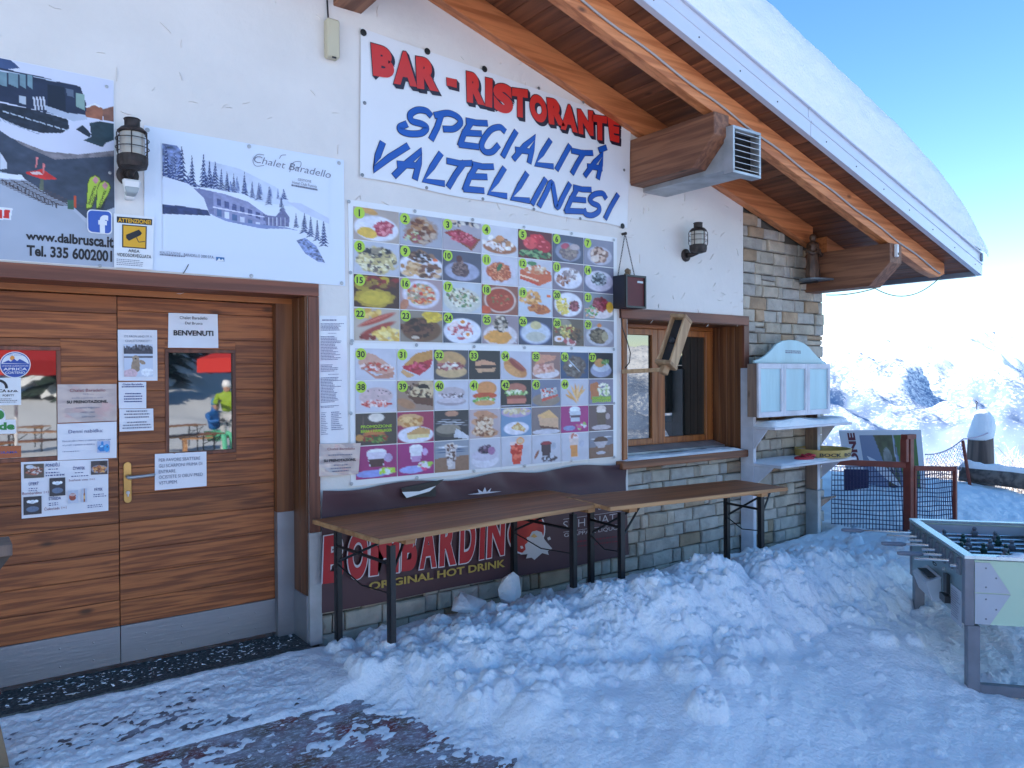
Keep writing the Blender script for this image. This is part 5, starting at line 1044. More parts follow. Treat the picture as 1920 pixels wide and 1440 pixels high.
p1 = pcan('5c5048', 'e .5 .5 .4 .3 8c4a3c 0 r|b .5 .5 .35 .3 a86050,d0c4c0,4c3830 50 .06|e .3 .2 .2 .14 c8ccd8'); p2 = pcan('303440', 'e .5 .3 .24 .1 e0e4ec|e .3 .28 .12 .08 f0f2f8|e .7 .28 .12 .08 f0f2f8|e .5 .7 .36 .16 5c708c'); p3 = pcan('444048', 'e .5 .6 .5 .3 8c8c9c|b .5 .6 .4 .22 b87040,d8a060,7c4428 60 .06|e .7 .2 .2 .16 202028'); p4 = pcan('d0d8ec', 'e .45 .5 .36 .3 a04a38|e .45 .35 .3 .1 c8a8a8|e .45 .85 .4 .08 c0c4d4|e .82 .5 .1 .1 c0c4d4'); p5 = pcan('cfd6ea', 'y .35,.35;.65,.35;.65,.95;.35,.95 a05c34|y .43,.02;.57,.02;.57,.35;.43,.35 7c4428|y .35,.5;.65,.5;.65,.75;.35,.75 d8b06c')
G_ = {'m': m_inkr}
paper('weekly offers sheet in Czech with drink photos and hand-written notes, left door leaf', zq2((114, 1066), (590, 1048), (590, 1330), (118, 1374)), lines=[('PONDĚLÍ', .27, .1, .055, {'u1': .43, 'bold': .015}), ('ÚTERÝ', .08, .42, .055, {'u1': .19, 'bold': .015}), ('STŘEDA', .3, .71, .055, {'u1': .44, 'bold': .015}), ('ČTVRTEK', .58, .18, .055, {'u1': .72, 'bold': .015}), ('PÁTEK', .83, .6, .055, {'u1': .93, 'bold': .015}),
    ('1+1', .43, .28, .045, {'u1': .48}), ('Svařené víno 1+1', .53, .39, .04, {'u1': .83, 'm': m_inkr}), ('Bombardino 1+1', .01, .58, .05, {'u1': .3, 'm': m_inkr}), ('Čokoláda 1+1', .25, .89, .05, {'u1': .5, 'm': m_inkr})],
    gk=[(.3, .42, .14, .18, 1, 2), (.27, .5, .2, .3, 2, 3), (.6, .72, .23, .26, 1, 5), (.56, .78, .29, .33, 1, 6), (.08, .22, .47, .54, 2, 7), (.3, .46, .76, .83, 2, 8), (.82, .98, .66, .74, 2, 9), (.75, .98, .86, .93, 2, 11)], ink=m_inkb, wav=.005,
    photos=[((.03, .25, .04, .29), p1), ((.31, .49, .31, .64), p2), ((.02, .22, .62, .94), p2), ((.79, .99, .03, .29), p3), ((.52, .64, .56, .8), p4), ((.68, .74, .54, .8), p5)])
# long price list and taped notice on the plaster between door and menu
paper('tall narrow price list sheet on the plaster right of the door frame', zq2((1740, 268), (1890, 268), (1896, 960), (1742, 972)), y=0, gk=[(.1, .95, .03, .05, 1, 1), (.04, .9, .06, .12, 6, 2), (.3, .7, .135, .145, 1, 9), (.04, .8, .16, .35, 16, 3), (.04, .7, .38, .44, 5, 4), (.3, .8, .455, .465, 1, 12), (.04, .8, .48, .68, 17, 5), (.04, .75, .7, .72, 2, 6), (.05, .3, .75, .93, 13, 7), (.4, .85, .75, .9, 10, 8)], ink=m_inkb, wav=.004)
paper('crumpled pinkish booking notice taped over the lower left menu corner', zq2((1738, 966), (1965, 962), (1950, 1130), (1740, 1144)), m_paperp, y=-.014, lines=[('Chalet Baradello', .18, .2, .075, {'u1': .85, 'm': m_inkr}), ('SU PRENOTAZIONE,', .1, .56, .08, {'u1': .9, 'bold': .035})], gk=[(.2, .8, .34, .42, 1, 2, 1), (.25, .8, .66, .94, 3, 3, 1)], wav=.012)
# stickers on the left pane
def disc(mb, q, n_=32, y=0): mb.add([tuple(quadpt(q, .5+.5*math.cos(a), .5+.5*math.sin(a))+np.array((0, y, 0))) for a in np.linspace(0, 2*math.pi, n_, endpoint=False)], [tuple(range(n_))])
def q7(*p): return [(x*.20833, 600+y*.20833) for x, y in p]
YS = .252; q = [np.array(a) for a in Q(q7((-5, 282), (278, 286), (274, 520), (-5, 524)), YS)]
t = thing('window_sticker', 'round blue and white mountain sticker on the left door window', 'sticker', tuple(q[3])); m_sb = mat('sticker_blue', (.012, .07, .36), .35); m_or = mat('sticker_orange', (.8, .3, .05), .4)
b = MB(); disc(b, q, y=0); b.k = 1; disc(b, [quadpt(q, .03, .03), quadpt(q, .97, .03), quadpt(q, .97, .97), quadpt(q, .03, .97)], y=-.0006); b.k = 0; disc(b, [quadpt(q, .06, .06), quadpt(q, .94, .06), quadpt(q, .94, .94), quadpt(q, .06, .94)], y=-.0012)
b.k = 1; b.add([tuple(quadpt(q, .5+.44*math.cos(a), .5+.44*math.sin(a))+np.array((0, -.0018, 0))) for a in np.linspace(-.08, math.pi+.08, 24)], [tuple(range(24))]); mt_ = [(.08, .44), (.28, .33), (.36, .38), (.46, .27), (.56, .36), (.64, .28), (.78, .36), (.92, .46)]; b.add([tuple(quadpt(q, a, c_)+np.array((0, -.0018, 0))) for a, c_ in mt_], [tuple(range(8))])
b.k = 2; disc(b, [quadpt(q, .33, .16), quadpt(q, .48, .16), quadpt(q, .48, .34), quadpt(q, .33, .34)], y=-.0015)
b.k = 0; write(b, q, 'UNIONE ALBERGATORI', .08, .57, .055, u1=.92, off=(0, -.003, 0)); write(b, q, 'APRICA', .12, .71, .1, u1=.88, bold=.02, off=(0, -.003, 0)); write(b, q, 'CORTENO', .18, .84, .09, u1=.82, bold=.01, off=(0, -.003, 0))
b.build('print', [m_white, m_sb, m_or], t, fix=False)
b = MB(); write(b, q, 'LOCALE ASSOCIATO', .2, .15, .04, u1=.8, off=(0, -.003, 0)); b.build('lettering', m_sb, t, fix=False)
def sticker(label, q, m, lines, seed=1):
    q = [np.array(a) for a in Q(q, YS-.001)]; t = thing('window_sticker', label, 'sticker', tuple(q[3])); sheet('panel', q, m, t, 3, 3, .0, .0008)
    for tx, u0_, v0_, h_, o_ in lines: b = MB(); o_ = dict(o_); mm = o_.pop('m'); write(b, q, tx, u0_, v0_, h_, off=(0, -.002, 0), **o_); b.build('lettering', mm, t, fix=False)
    return t, q
t, q = sticker('white company sticker with dark arc under the round sticker', q7((-160, 524), (188, 518), (190, 764), (-160, 770)), m_white, [('MOCA s.r.o.', .2, .52, .1, {'u1': .92, 'bold': .04, 'm': m_ink}), ('POBYTY', .52, .68, .075, {'u1': .82, 'bold': .02, 'm': m_ink})])
b = MB(); stroke(b, [tuple(quadpt(q, .42+.2*math.cos(a), .36-.26*math.sin(a))+np.array((0, -.002, 0))) for a in np.linspace(0, math.pi, 14)], .012); greek(b, q, .35, .95, .76, .94, 3, 3, off=-.002); b.build('print', m_ink, t, fix=False)
m_grn = mat('green_print', (.01, .22, .04), .4)
t, q = sticker('white sticker with large green letters on the left door window', q7((-150, 900), (142, 896), (146, 1022), (-150, 1030)), m_white, [('verde', -.2, .68, .5, {'u1': .96, 'bold': .05, 'm': m_grn})])
b = MB(); disc(b, [np.array(a) for a in Q(q7((-60, 798), (50, 798), (50, 960), (-60, 960)), YS-.0003)]); b.k = 1; disc(b, [np.array(a) for a in Q(q7((-50, 812), (38, 812), (38, 895), (-50, 895)), YS-.0022)]); b.build('print', [m_white, m_grn], t, fix=False)
sticker('orange rectangular sticker at the bottom of the left door window', q7((-150, 1140), (190, 1132), (190, 1236), (-150, 1254)), mat('orange_sticker', (.42, .1, .03), .4), [('PANORAMA', .1, .62, .2, {'u1': .9, 'bold': .01, 'm': m_sb})])

# ================================================================== BEER TABLES ALONG THE WALL
print('things')
def beer_table(label, loc, rz, L, wd, zt, tilt=0., legd=(.0, .0, .0, .0), li=(.12, .34)):
    """local: origin at the front left corner of the top on the ground line, x along the front edge, y to the wall"""
    t = thing('beer_table', label, 'table', (0, 0, 0), 'folding beer tables along the wall')
    b = MB(); b.box(.012, L-.012, .012, wd-.012, zt-.024, zt); b.build('tabletop', m_table, t, bevel=.003)
    b = MB(); e = .014; b.box(0, L, 0, e-.002, zt-.026, zt-.001); b.box(0, L, wd-e+.002, wd, zt-.026, zt-.001); b.box(0, e-.002, e, wd-e, zt-.026, zt-.001); b.box(L-e+.002, L, e, wd-e, zt-.026, zt-.001); b.build('edge_strip', m_edge, t, bevel=.002)
    for x_ in (.2, L-.2):
        b = MB(); b.box(x_-.03, x_+.03, .03, wd-.05, zt-.055, zt-.0245); b.build('batten', m_edge, t)
    k = 0
    for x_, s_ in ((li[0], 1), (L-li[1], 1)):
        for y_ in (.06, wd-.1):
            zz = legd[k]; k += 1
            b = MB(); b.box(x_-.004, x_+.03, y_, y_+.005, zz, zt-.056); b.box(x_-.004, x_+.001, y_, y_+.034, zz, zt-.056); b.build('leg', m_black, t)
        b = MB(); b.tube([(x_+.004, .08, zt-.15), (x_+.004, wd-.09, zt-.15)], .009, 6); b.build('crossbar', m_black, t)
        b = MB(); b.tube([(x_+.004, .08, zt-.24), (x_+.3, wd*.5, zt-.06)], .008, 6); b.tube([(x_+.004, wd-.09, zt-.24), (x_+.3, wd*.5, zt-.06)], .008, 6); b.build('brace', m_black, t)
        b = MB(); b.tube([(x_+.004, .08, zt-.30), (x_+.004, wd/2, zt-.315), (x_+.004, wd-.09, zt-.25)], .004, 5); b.build('wire_brace', m_black, t)
    t.location = loc; t.rotation_euler = (0, tilt, rz); return t
beer_table('long brown folding table in front of the mauve banner, nearer the door', (1.70, -.80, 0), math.atan2(.13, 1.73), 1.735, .72, .71, 0, (.16, .0, .2, .05), (.1, .33))
tb = beer_table('brown folding table under the serving window, its end before the white rack', (3.21, -.84, 0), math.atan2(-.17, 1.53), 1.56, .48, .715, 0, (.25, .15, .18, .08), (.13, .2))

# --- radio box on its chain
p0, p1 = W(1174, 514, -.15), W(1212, 577, -.15); t = thing('speaker_box', 'dark box with maroon front hanging from a chain above the serving window', 'speaker', (p0[0], 0, p1[2]))
m_maroon = mat('maroon_cloth', (.12, .018, .022), .6, var=.2, vs=8)
zt_, zb_ = W(1174, 514, -.15)[2], W(1174, 576, -.15)[2]
b = MB(); b.box(p0[0], p1[0], -.13, -.01, zb_, zt_); b.build('casing', mat('dark_blue_casing', (.02, .022, .035), .5), t, bevel=.003)
b = MB(); e = .014
for a in ((p0[0], p1[0], zb_, zb_+e), (p0[0], p1[0], zt_-e, zt_), (p0[0], p0[0]+e, zb_+e, zt_-e), (p1[0]-e, p1[0], zb_+e, zt_-e)): b.box(a[0], a[1], -.15, -.13, a[2], a[3])
b.build('front_frame', m_blackp, t)
b = MB(); b.box(p0[0]+e, p1[0]-e, -.138, -.13, zb_+e, zt_-e); b.build('front_cloth', m_maroon, t)
b = MB(); b.box(p1[0]-.085, p1[0]-.025, -.141, -.138, zt_-.055, zt_-.04); b.build('badge', m_steel2, t)
nail = W(1172, 438, -.03)
b = MB()
def chain(mb, p, q, n_, r=.0035, lw=.009):
    p = Vector(p); q = Vector(q); L = (q-p)/n_
    for i in range(n_):
        c = p+L*(i+.5); d = L.normalized(); s_ = d.cross(Vector((0, 1, 0))).normalized() if i % 2 else Vector((0, 1, 0)); mb.tube([c+d*L.length*.62*math.cos(a)+s_*lw*.5*math.sin(a) for a in np.linspace(0, 2*math.pi, 9)], r*.5, 4, False)
chain(b, nail, (p0[0]+.01, -.05, zt_-.02), 16); chain(b, nail, (p1[0]-.03, -.06, zt_), 15); b.build('chain', m_iron, t)
b = MB(); b.lathe([(.01, .03), (.012, -.02), (.004, -.025)], (nail[0], -.02, nail[2]), 8, 'y'); b.build('nail', m_iron, t)
b = MB()
for i in range(26): a = rg.random()*6.28; h = rg.random(); b.hexa([((p0[0]+p1[0])/2-.02+math.cos(a)*.02*(1-h)+dx*.012, -.08+math.sin(a)*.02+dy*.012, zt_+.004+h*.045+dz*.012) for dx, dy, dz in ((0, 0, 0), (1, 0, .2), (1, 1, 0), (0, 1, -.2), (0, 0, 1), (1, 0, 1), (1, 1, 1), (0, 1, 1))])
b.build('pine_cone', mat('cone_brown', (.25, .18, .12), .8), t); bpy.data.objects['pine_cone'].parent = None; o = bpy.data.objects['pine_cone']; o.location = ORG[t.name]; tag(o, 'small pale pine cone lying on top of the hanging maroon box', 'pine cone')
b = MB(); b.tube([W(1163, 577, -.03), W(1166, 612, -.04), W(1176, 640, -.05), W(1182, 662, -.05), W(1180, 680, -.05), W(1172, 690, -.03)], .004, 6); o = b.build('cable', m_black, None, smooth=True); o.name = 'power_cable'; tag(o, 'thin black cable hanging from the maroon box past the window glass', 'cable')

# --- home-made wooden heater housing on an arm in front of the window
top, bot = Vector(W(1277, 598, -.34)), Vector(W(1249, 684, -.34)); ax = (top-bot).normalized(); fv = Vector((-.96, -.2, 0)); fv = (fv-ax*fv.dot(ax)).normalized(); sd_ = ax.cross(fv).normalized()
if sd_.y > 0: sd_ = -sd_
t = thing('wooden_spotlight_box', 'tilted pale wooden lamp box on a wooden arm across the window', 'lamp box', tuple(bot))
m_osb = wood('pale_raw_wood', (.52, .34, .19), (.36, .21, .11), 'z', 24, .7, knots=False)
def obx(mb, c, a, b_, c_, la, lb, lc): mb.hexa([c-a*la-b_*lb-c_*lc, c+a*la-b_*lb-c_*lc, c+a*la+b_*lb-c_*lc, c-a*la+b_*lb-c_*lc, c-a*la-b_*lb+c_*lc, c+a*la-b_*lb+c_*lc, c+a*la+b_*lb+c_*lc, c-a*la+b_*lb+c_*lc])
mid = (top+bot)/2; hl = (top-bot).length/2
b = MB(); obx(b, mid+sd_*.055, sd_, fv, ax, .008, .055, hl); b.build('side_board', m_osb, t, bevel=.002)
b = MB(); obx(b, mid-sd_*.05, sd_, fv, ax, .008, .055, hl); b.build('side_board', m_osb, t, bevel=.002)
b = MB(); obx(b, mid-fv*.05, sd_, fv, ax, .046, .006, hl); b.build('back_board', m_osb, t)
b = MB(); obx(b, mid+fv*.01, sd_, fv, ax, .044, .004, hl-.012); b.build('dark_inset', m_blackp, t)
b = MB(); c_ = mid+fv*.02; b.tube([c_-ax*.0, c_+fv*.012], [.03, .024], 16); b.build('lamp_cone', mat('dark_bulb', (.03, .03, .035), .2), t)
for c_, nm in ((top, 'end_cap'), (bot, 'end_cap')): b = MB(); obx(b, c_, sd_, fv, ax, .066, .062, .016); b.build(nm, m_osb, t, bevel=.006)
b = MB(); b.beam(bot-ax*.0, bot-ax*.075, .05, .06); b.build('foot_block', m_osb, t, bevel=.006)
b = MB(); b.beam(W(1168, 697, -.02), bot-ax*.05+Vector((0, 0, .01)), .035, .03); b.build('arm', m_osb, t, bevel=.003)

# --- statue on its little stone shelf beside the second purlin
c = W(1541, 525, -.17); zsf = c[2]; t = thing('corner_shelf', 'thin grey slate shelf fixed beside the outer roof beam', 'shelf', tuple(c))
b = MB(); b.prism([(c[0]+.2*math.cos(a)*1.35+.03, c[1]+.11*math.sin(a)+(.05 if math.sin(a) > 0 else 0), 0) for a in np.linspace(0, 2*math.pi, 24, endpoint=False)], (0, 0, zsf-.012), (0, 0, zsf+.004)); b.build('slab', mat('slate', (.12, .14, .16), .4, var=.2, vs=6), t)
b = MB(); b.beam((c[0]-.05, .02, zsf-.02), (c[0]-.05, -.16, zsf-.018), .02, .012); b.build('bracket', m_iron, t)
m_br = mat('carved_brown_wood', (.1, .05, .03), .5, var=.5, vs=14, bump=.3, bs=50)
sx = W(1524, 515, -.17)[0]; sz = zsf+.004; ht = W(1524, 440, -.17)[2]-sz; k = ht/.36
t = thing('statue', 'brown carved monk statue standing at the stone corner', 'statue', (sx, -.17, sz))
b = MB(); n_ = 28; prof = [(.058, 0), (.066, .02), (.06, .1), (.05, .17), (.046, .2), (.052, .235), (.06, .265), (.052, .29), (.026, .302), (.02, .31)]
vs = []; fs = []
for i, (r_, h_) in enumerate(prof):
    for j in range(n_):
        a = 2*math.pi*j/n_; f_ = 1+(.13*math.cos(a*9)*(1-h_/.3) if h_ < .2 else 0); vs.append((sx+r_*f_*k*math.cos(a)*1.05, -.17+r_*f_*k*.75*math.sin(a), sz+h_*k))
for i in range(len(prof)-1):
    for j in range(n_): fs.append((i*n_+j, i*n_+(j+1) % n_, (i+1)*n_+(j+1) % n_, (i+1)*n_+j))
b.add(vs, fs); b.add(vs[:n_], [tuple(range(n_))[::-1]]); b.build('robe', m_br, t, smooth=True)
b = MB(); b.lathe([(.012, .298), (.02, .305), (.027, .325), (.028, .34), (.022, .356), (.008, .364)], (0, 0, 0), 16); b.v = [(sx+v[0]*k, -.17+v[1]*k, sz+v[2]*k) for v in b.v]; b.build('head', m_br, t, smooth=True)
for s_ in (-1, 1):
    b = MB(); b.tube([(sx+s_*.052*k, -.17, sz+.262*k), (sx+s_*.075*k, -.175, sz+.215*k), (sx+s_*.06*k, -.21, sz+.195*k), (sx+s_*.012*k, -.225, sz+.215*k)], [.02*k, .022*k, .019*k, .012*k], 10); b.build('arm', m_br, t, smooth=True)
b = MB(); b.box(sx-.022, sx+.022, -.24, -.222, sz+.2*k, sz+.235*k); b.build('book', m_br, t)
b = MB(); b.lathe([(.062, -.0), (.062, .008)], (sx, -.17, sz-.003), 20); b.build('plinth', m_br, t)
cx_ = W(1563, 515, -.17)[0]; b = MB(); b.lathe([(.02, .001), (.024, .006), (.022, .035), (.034, .06), (.036, .068), (.028, .064), (.018, .03)], (cx_, -.17, zsf+.004), 18); o = b.build('cup', mat('grey_metal_cup', (.28, .26, .23), .4, .4), None, smooth=True); tag(o, 'small grey metal cup on the slate shelf beside the monk statue', 'cup')
# white sensor on the second purlin and the green wire
p = W(1680, 470, -.81); t = thing('beam_sensor', 'small white box screwed to the end of the outer roof beam', 'sensor', tuple(p))
b = MB(); b.box(p[0]-.014, p[0]+.014, -.83, -.80, p[2]-.055, p[2]+.055); b.build('casing', m_plast, t, bevel=.004); b = MB(); b.box(p[0]-.008, p[0]+.008, -.832, -.829, p[2]-.04, p[2]-.02); b.build('lens', m_blackp, t)
m_gw = mat('green_wire', (.02, .11, .06), .5)
w0, w1, w2 = W(1549, 553, -.02), (6.7, -.6, 2.275), (7.66, -.7, 2.41)
def sag(a, b_, s_, n_=16): a = np.array(a, float); b_ = np.array(b_, float); return [tuple(a+(b_-a)*k-np.array((0, 0, s_*4*k*(1-k)))) for k in np.linspace(0, 1, n_)]
b = MB(); b.tube(sag(w0, w1, .02)+sag(w1, w2, .11)[1:]+[(7.72, -.7, 2.45)], .0045, 5); o = b.build('green_wire', m_gw, None, smooth=True); tag(o, 'thin green wire looped under the ends of the roof beams', 'wire')

# ================================================================== WHITE RACK WITH CABINET ON THE STONE CORNER
def zc(x, y): return (1370+x/7.2, 620+y/7.2)
m_wp = mat('worn_white_paint', (.66, .66, .74), .5, var=.25, vs=5, bump=.2, bs=20); m_pb = mat('pale_blue_paint', (.46, .66, .72), .5, var=.15, vs=4, bump=.3, bs=26, stretch=(1, 1, .2)); m_rawb = wood('weathered_board', (.3, .2, .15), (.18, .12, .1), 'z', 20, .7)
t = thing('rack', 'white painted rack with arched three-door cabinet and two snowy shelves on the stone wall', 'rack', (5.6, 0, -.1))
xl, xr = 5.60, 6.575
for x_ in (xl, xr):
    b = MB(); b.box(x_-.018, x_+.018, -.12, .005, -.1 if x_ < 6 else .43, W(1409, 690, -.12)[2]); b.build('side_board', m_rawb if x_ > 6 else m_wp, t, bevel=.002)
    b = MB(); b.box(x_-.019, x_+.02, -.126, -.1205, -.1 if x_ < 6 else .43, 1.2 if x_ < 6 else 1.2); b.build('front_strip', m_wp, t)
b = MB(); b.box(xr-.024, xr+.03, -.13, .0, -.12, .425); b.build('post_sleeve', m_steel2, t, bevel=.006)
yb = -.24; c0, c1 = W(*zc(375, 440), yb), W(*zc(1340, 1120), yb); X0, X1, Z1, Z0 = c0[0], W(*zc(1345, 460), yb)[0], c0[2], c1[2]
b = MB(); b.box(X0+.004, X1-.004, yb+.022, -.125, Z0+.004, Z1-.004); b.build('cabinet_box', m_rawb, t)
e = .035; wv_ = [X0, X0+(X1-X0)*.30, X0+(X1-X0)*.355, X0+(X1-X0)*.645, X0+(X1-X0)*.70, X1]
for i in range(3):
    a0, a1 = X0+(X1-X0)*i/3, X0+(X1-X0)*(i+1)/3; g = .0015; f = MB(); f.box(a0+g, a0+e, yb, yb+.021, Z0, Z1); f.box(a1-e, a1-g, yb, yb+.021, Z0, Z1); f.box(a0+e, a1-e, yb, yb+.021, Z1-e*1.3, Z1); f.box(a0+e, a1-e, yb, yb+.021, Z0, Z0+e*1.3); f = f.build('cabinet_door', m_wp, t, bevel=.002)
    b = MB(); b.box(a0+e, a1-e, yb+.016, yb+.0215, Z0+e*1.3, Z1-e*1.3); b.build('door_panel', m_pb, f)
arch = [(320, 440), (318, 405), (400, 378), (480, 330), (560, 250), (620, 180), (700, 137), (800, 122), (900, 133), (990, 168), (1060, 220), (1120, 290), (1180, 355), (1230, 395), (1290, 425), (1296, 455)]
b = MB(); b.prism([tuple(W(*zc(x_, y_), -.16)) for x_, y_ in arch], (0, 0, 0), (0, .022, 0)); ar = b.build('arched_board', m_pb, t, bevel=.004)
b = MB(); greek(b, [np.array(W(*zc(x_, y_), -.16)) for x_, y_ in ((680, 262), (1000, 272), (1000, 318), (680, 308))], 0, 1, 0, 1, 2, 4, .7, -.001, True); b.build('faded_marks', m_inkg, ar, fix=False, kind='stuff')
def snowpad(name, x0, x1, y0, y1, z_, h, seed, label):
    GX, GY = np.meshgrid(np.linspace(x0, x1, 50), np.linspace(y0, y1, 24)); ed = sm(0, .05, GX-x0)*sm(0, .06, x1-GX)*sm(0, .035, GY-y0)*sm(-.001, .02, y1-GY)
    gz = z_-.002+h*ed*(.55+.9*fbm(GX*4+seed, GY*7, 3, seed)); o = gridmesh(name, np.dstack([GX, GY, gz]), m_snow); return tag(o, label, 'snow')
def shelf(z_, yf, x1, h, seed, lab):
    b = MB(); b.box(xl-.02, x1, yf, -.0, z_-.022, z_); s_ = b.build('shelf_board', m_wp, t, bevel=.003)
    for x_ in (xl-.012, xr+.05):
        b = MB(); b.prism([(x_, -.125, z_-.024), (x_, yf+.08, z_-.024), (x_, -.125, z_-.2)], (0, 0, 0), (.012, 0, 0)); b.build('bracket', m_wp, s_)
    snowpad('shelf_snow', xl-.015, x1-.01, yf+.004, -.015, z_, h, seed, lab)
z1s = W(1467, 801, -.34)[2]; shelf(z1s, -.34, W(1598, 793, -.34)[0], .05, 3, 'smooth snow pad on the upper rack shelf, right under the cabinet')
z2s = W(1468, 874, -.4)[2]; shelf(z2s, -.40, W(1606, 858, -.4)[0], .022, 8, 'thin snow on the lower rack shelf around the yellow tin')
b = MB(); p = W(1546, 935, -.1); b.prism([(xr+.03, -.12, p[2]+.0), (xr+.03, .0, p[2]+.0), (xr+.33, -.1, p[2]+.01)], (0, 0, 0), (0, 0, -.015)); b.prism([(xr+.03, -.1, p[2]-.015), (xr+.25, -.1, p[2]-.015), (xr+.03, -.1, p[2]-.09)], (0, 0, 0), (0, .012, 0)); b.build('corner_bracket', m_rawb, t)
c = W(1546, 856, -.24); rt = .5*(W(1580, 850, -.24)[0]-W(1513, 850, -.24)[0])*.82; t = thing('round_tin', 'round yellow tin dish with dark letters on the lower rack shelf', 'tin dish', (c[0], -.24, z2s))
m_ytin = mat('yellow_tin', (.52, .36, .11), .4, .1, var=.1, vs=5)
b = MB(); rp_ = [(rt*.9, .0), (rt, .008), (rt*1.03, .072), (rt*1.05, .076), (rt*1.0, .074), (rt*.96, .012), (0.002, .011)]; b.lathe(rp_, (c[0], -.22, z2s+.012), 36); b.build('dish', m_ytin, t, smooth=False)
b = MB(); V, F = glyphs('BOCK  BOCK  BOCK', .03); 
for k in range(1):
    V2 = []
    for v_ in V: a = -math.pi*.86+(v_[0]/V[:, 0].max())*math.pi*.85; V2.append((c[0]+rt*1.028*math.cos(a), -.22+rt*1.028*math.sin(a), z2s+.03+v_[1]*.04))
    b.add(V2, F)
b.build('lettering', m_ink, t, fix=False)
p = W(1508, 856, -.3); b = MB(); b.tube([(p[0]+.1*math.cos(a)-.0, p[1]+.055*math.sin(a), z2s+.03) for a in np.linspace(0, 2*math.pi, 22)], .014, 8, False); b.tube([(p[0]+.06*math.cos(a)+.03, p[1]+.05*math.sin(a)-.02, z2s+.05+.008*math.sin(a*3)) for a in np.linspace(0, 2*math.pi, 22)], .01, 8, False)
o = b.build('leash', mat('red_webbing', (.38, .015, .03), .6), None, smooth=True); tag(o, 'coiled red webbing leash lying left of the yellow tin', 'leash')

# ================================================================== GATE, BOARD, POST AND RAIL BEYOND THE CORNER
m_redp2 = mat('red_brown_paint', (.2, .035, .022), .55, var=.3, vs=9, bump=.2, bs=30)
A0, A1, A2 = Vector((6.95, -.03, -.14)), Vector((7.42, -.54, -.18)), Vector((7.83, -.78, -.2))
def panel_net(mb, p, q, z0, z1, n_, m_, r=.0042, sl=0.):
    d = (q-p); u_ = Vector((d.x, d.y, 0)); nn = Vector((-u_.y, u_.x, 0)).normalized()
    for i in range(n_+1):
        f_ = i/n_; a = p+u_*f_; w_ = math.sin(f_*9)*.006; pts = [Vector((a.x, a.y, z0+(z1-z0)*k))+nn*(.012*math.sin(k*4+f_*5))+u_.normalized()*w_*math.sin(k*5) for k in np.linspace(0, 1, 7)]; mb.tube(pts, r, 4, False)
    for j in range(m_+1):
        k = j/m_; pts = [Vector((p.x+u_.x*f_, p.y+u_.y*f_, z0+(z1-z0)*k+.006*math.sin(f_*7+j)))+nn*(.012*math.sin(k*4+f_*5)) for f_ in np.linspace(0, 1, 12)]; mb.tube(pts, r, 4, False)
t = thing('netted_fence', 'red wooden fence frame with navy net running from the stone corner', 'fence', tuple(A0))
zt_ = .635
b = MB(); b.beam((A0.x, A0.y, zt_+.02), (A1.x, A1.y, zt_), .04, .055); b.build('top_rail', m_redp2, t, bevel=.003)
b = MB(); b.beam((A0.x+.05, A0.y-.03, -.16), (A1.x, A1.y, -.2), .04, .06); b.build('bottom_rail', m_redp2, t, bevel=.003)
b = MB(); b.beam((A1.x, A1.y, -.3), (A1.x, A1.y, .9), .07, .075, (0, 1, 0)); b.build('post', m_redp2, t, bevel=.004)
hd = (A1-A0).normalized(); 
b = MB(); b.beam(A1+Vector((-.085, .0, 1.09)), A1+Vector((.05, -.02, 1.09)), .07, .045); b.beam(A1+Vector((-.075, 0, .85)), A1+Vector((-.075, 0, 1.07)), .05, .06, (0, 1, 0)); b.build('post_hook', m_redp2, t, bevel=.003)
b = MB(); panel_net(b, Vector((A0.x+.0, A0.y, 0)), Vector((A1.x, A1.y, 0)), -.13, zt_-.02, 24, 16); b.build('net', m_mesh, t, kind='stuff')
t = thing('netted_gate', 'smaller red netted gate panel to the right of the fence post', 'gate', tuple(A1))
b = MB(); B1 = A1+Vector((.05, -.03, 0)); b.beam((B1.x, B1.y, zt_-.03), (A2.x, A2.y, zt_-.045), .035, .045); b.build('top_rail', m_redp2, t, bevel=.003)
for p_ in (B1, A2): b = MB(); b.beam((p_.x, p_.y, -.3), (p_.x, p_.y, zt_-.02), .035, .035, (0, 1, 0)); b.build('stile', m_redp2, t, bevel=.003)
b = MB(); panel_net(b, Vector((B1.x+.02, B1.y, 0)), Vector((A2.x, A2.y, 0)), -.2, zt_-.05, 17, 18); b.build('net', m_mesh, t, kind='stuff')
# information board lying back in the snow behind the gate
q = [np.array(p) for p in (WD(1573, 807, 9.5), WD(1727, 806, 9.35), WD(1741, 960, 9.35), WD(1600, 960, 9.5))]; nb = Vector(np.cross(q[1]-q[0], q[3]-q[0])).normalized(); nb = nb if nb.y < 0 else -nb
t = thing('info_board', 'tilted information board with sideways letters half buried behind the fence', 'sign board', tuple(q[3]))
b = MB(); b.prism([tuple(a) for a in q], (0, 0, 0), tuple(-nb*.02)); b.build('panel', mat('board_grey_white', (.5, .55, .63), .4), t)
def bq(u0, u1, v0, v1, o=.003): return [tuple(quadpt(q, a, c_)+np.array(nb)*o) for a, c_ in ((u0, v0), (u1, v0), (u1, v1), (u0, v1))]
cn = Can(60, 60, (98, 120, 152)); cn.poly([(.25, 0), (.6, 0), (.66, 1), (.42, 1), (.4, .45)], (58, 74, 52), .8, 14); cn.poly([(.6, 0), (1, 0), (1, 1), (.75, 1)], (54, 98, 46), .3, 8); cn.poly([(.58, 0), (.595, 0), (.62, .5), (.6, .5)], (150, 165, 190)); cn.ell(.5, .48, .06, .14, (140, 150, 160), 0, .1); cn.ell(.5, .5, .03, .07, (30, 34, 40)); cn.ell(.46, .3, .08, .12, (120, 130, 130), 0, .3, .6); cn.bits(.5, .8, .2, .1, [(70, 74, 70), (30, 36, 40)], 30, .04)
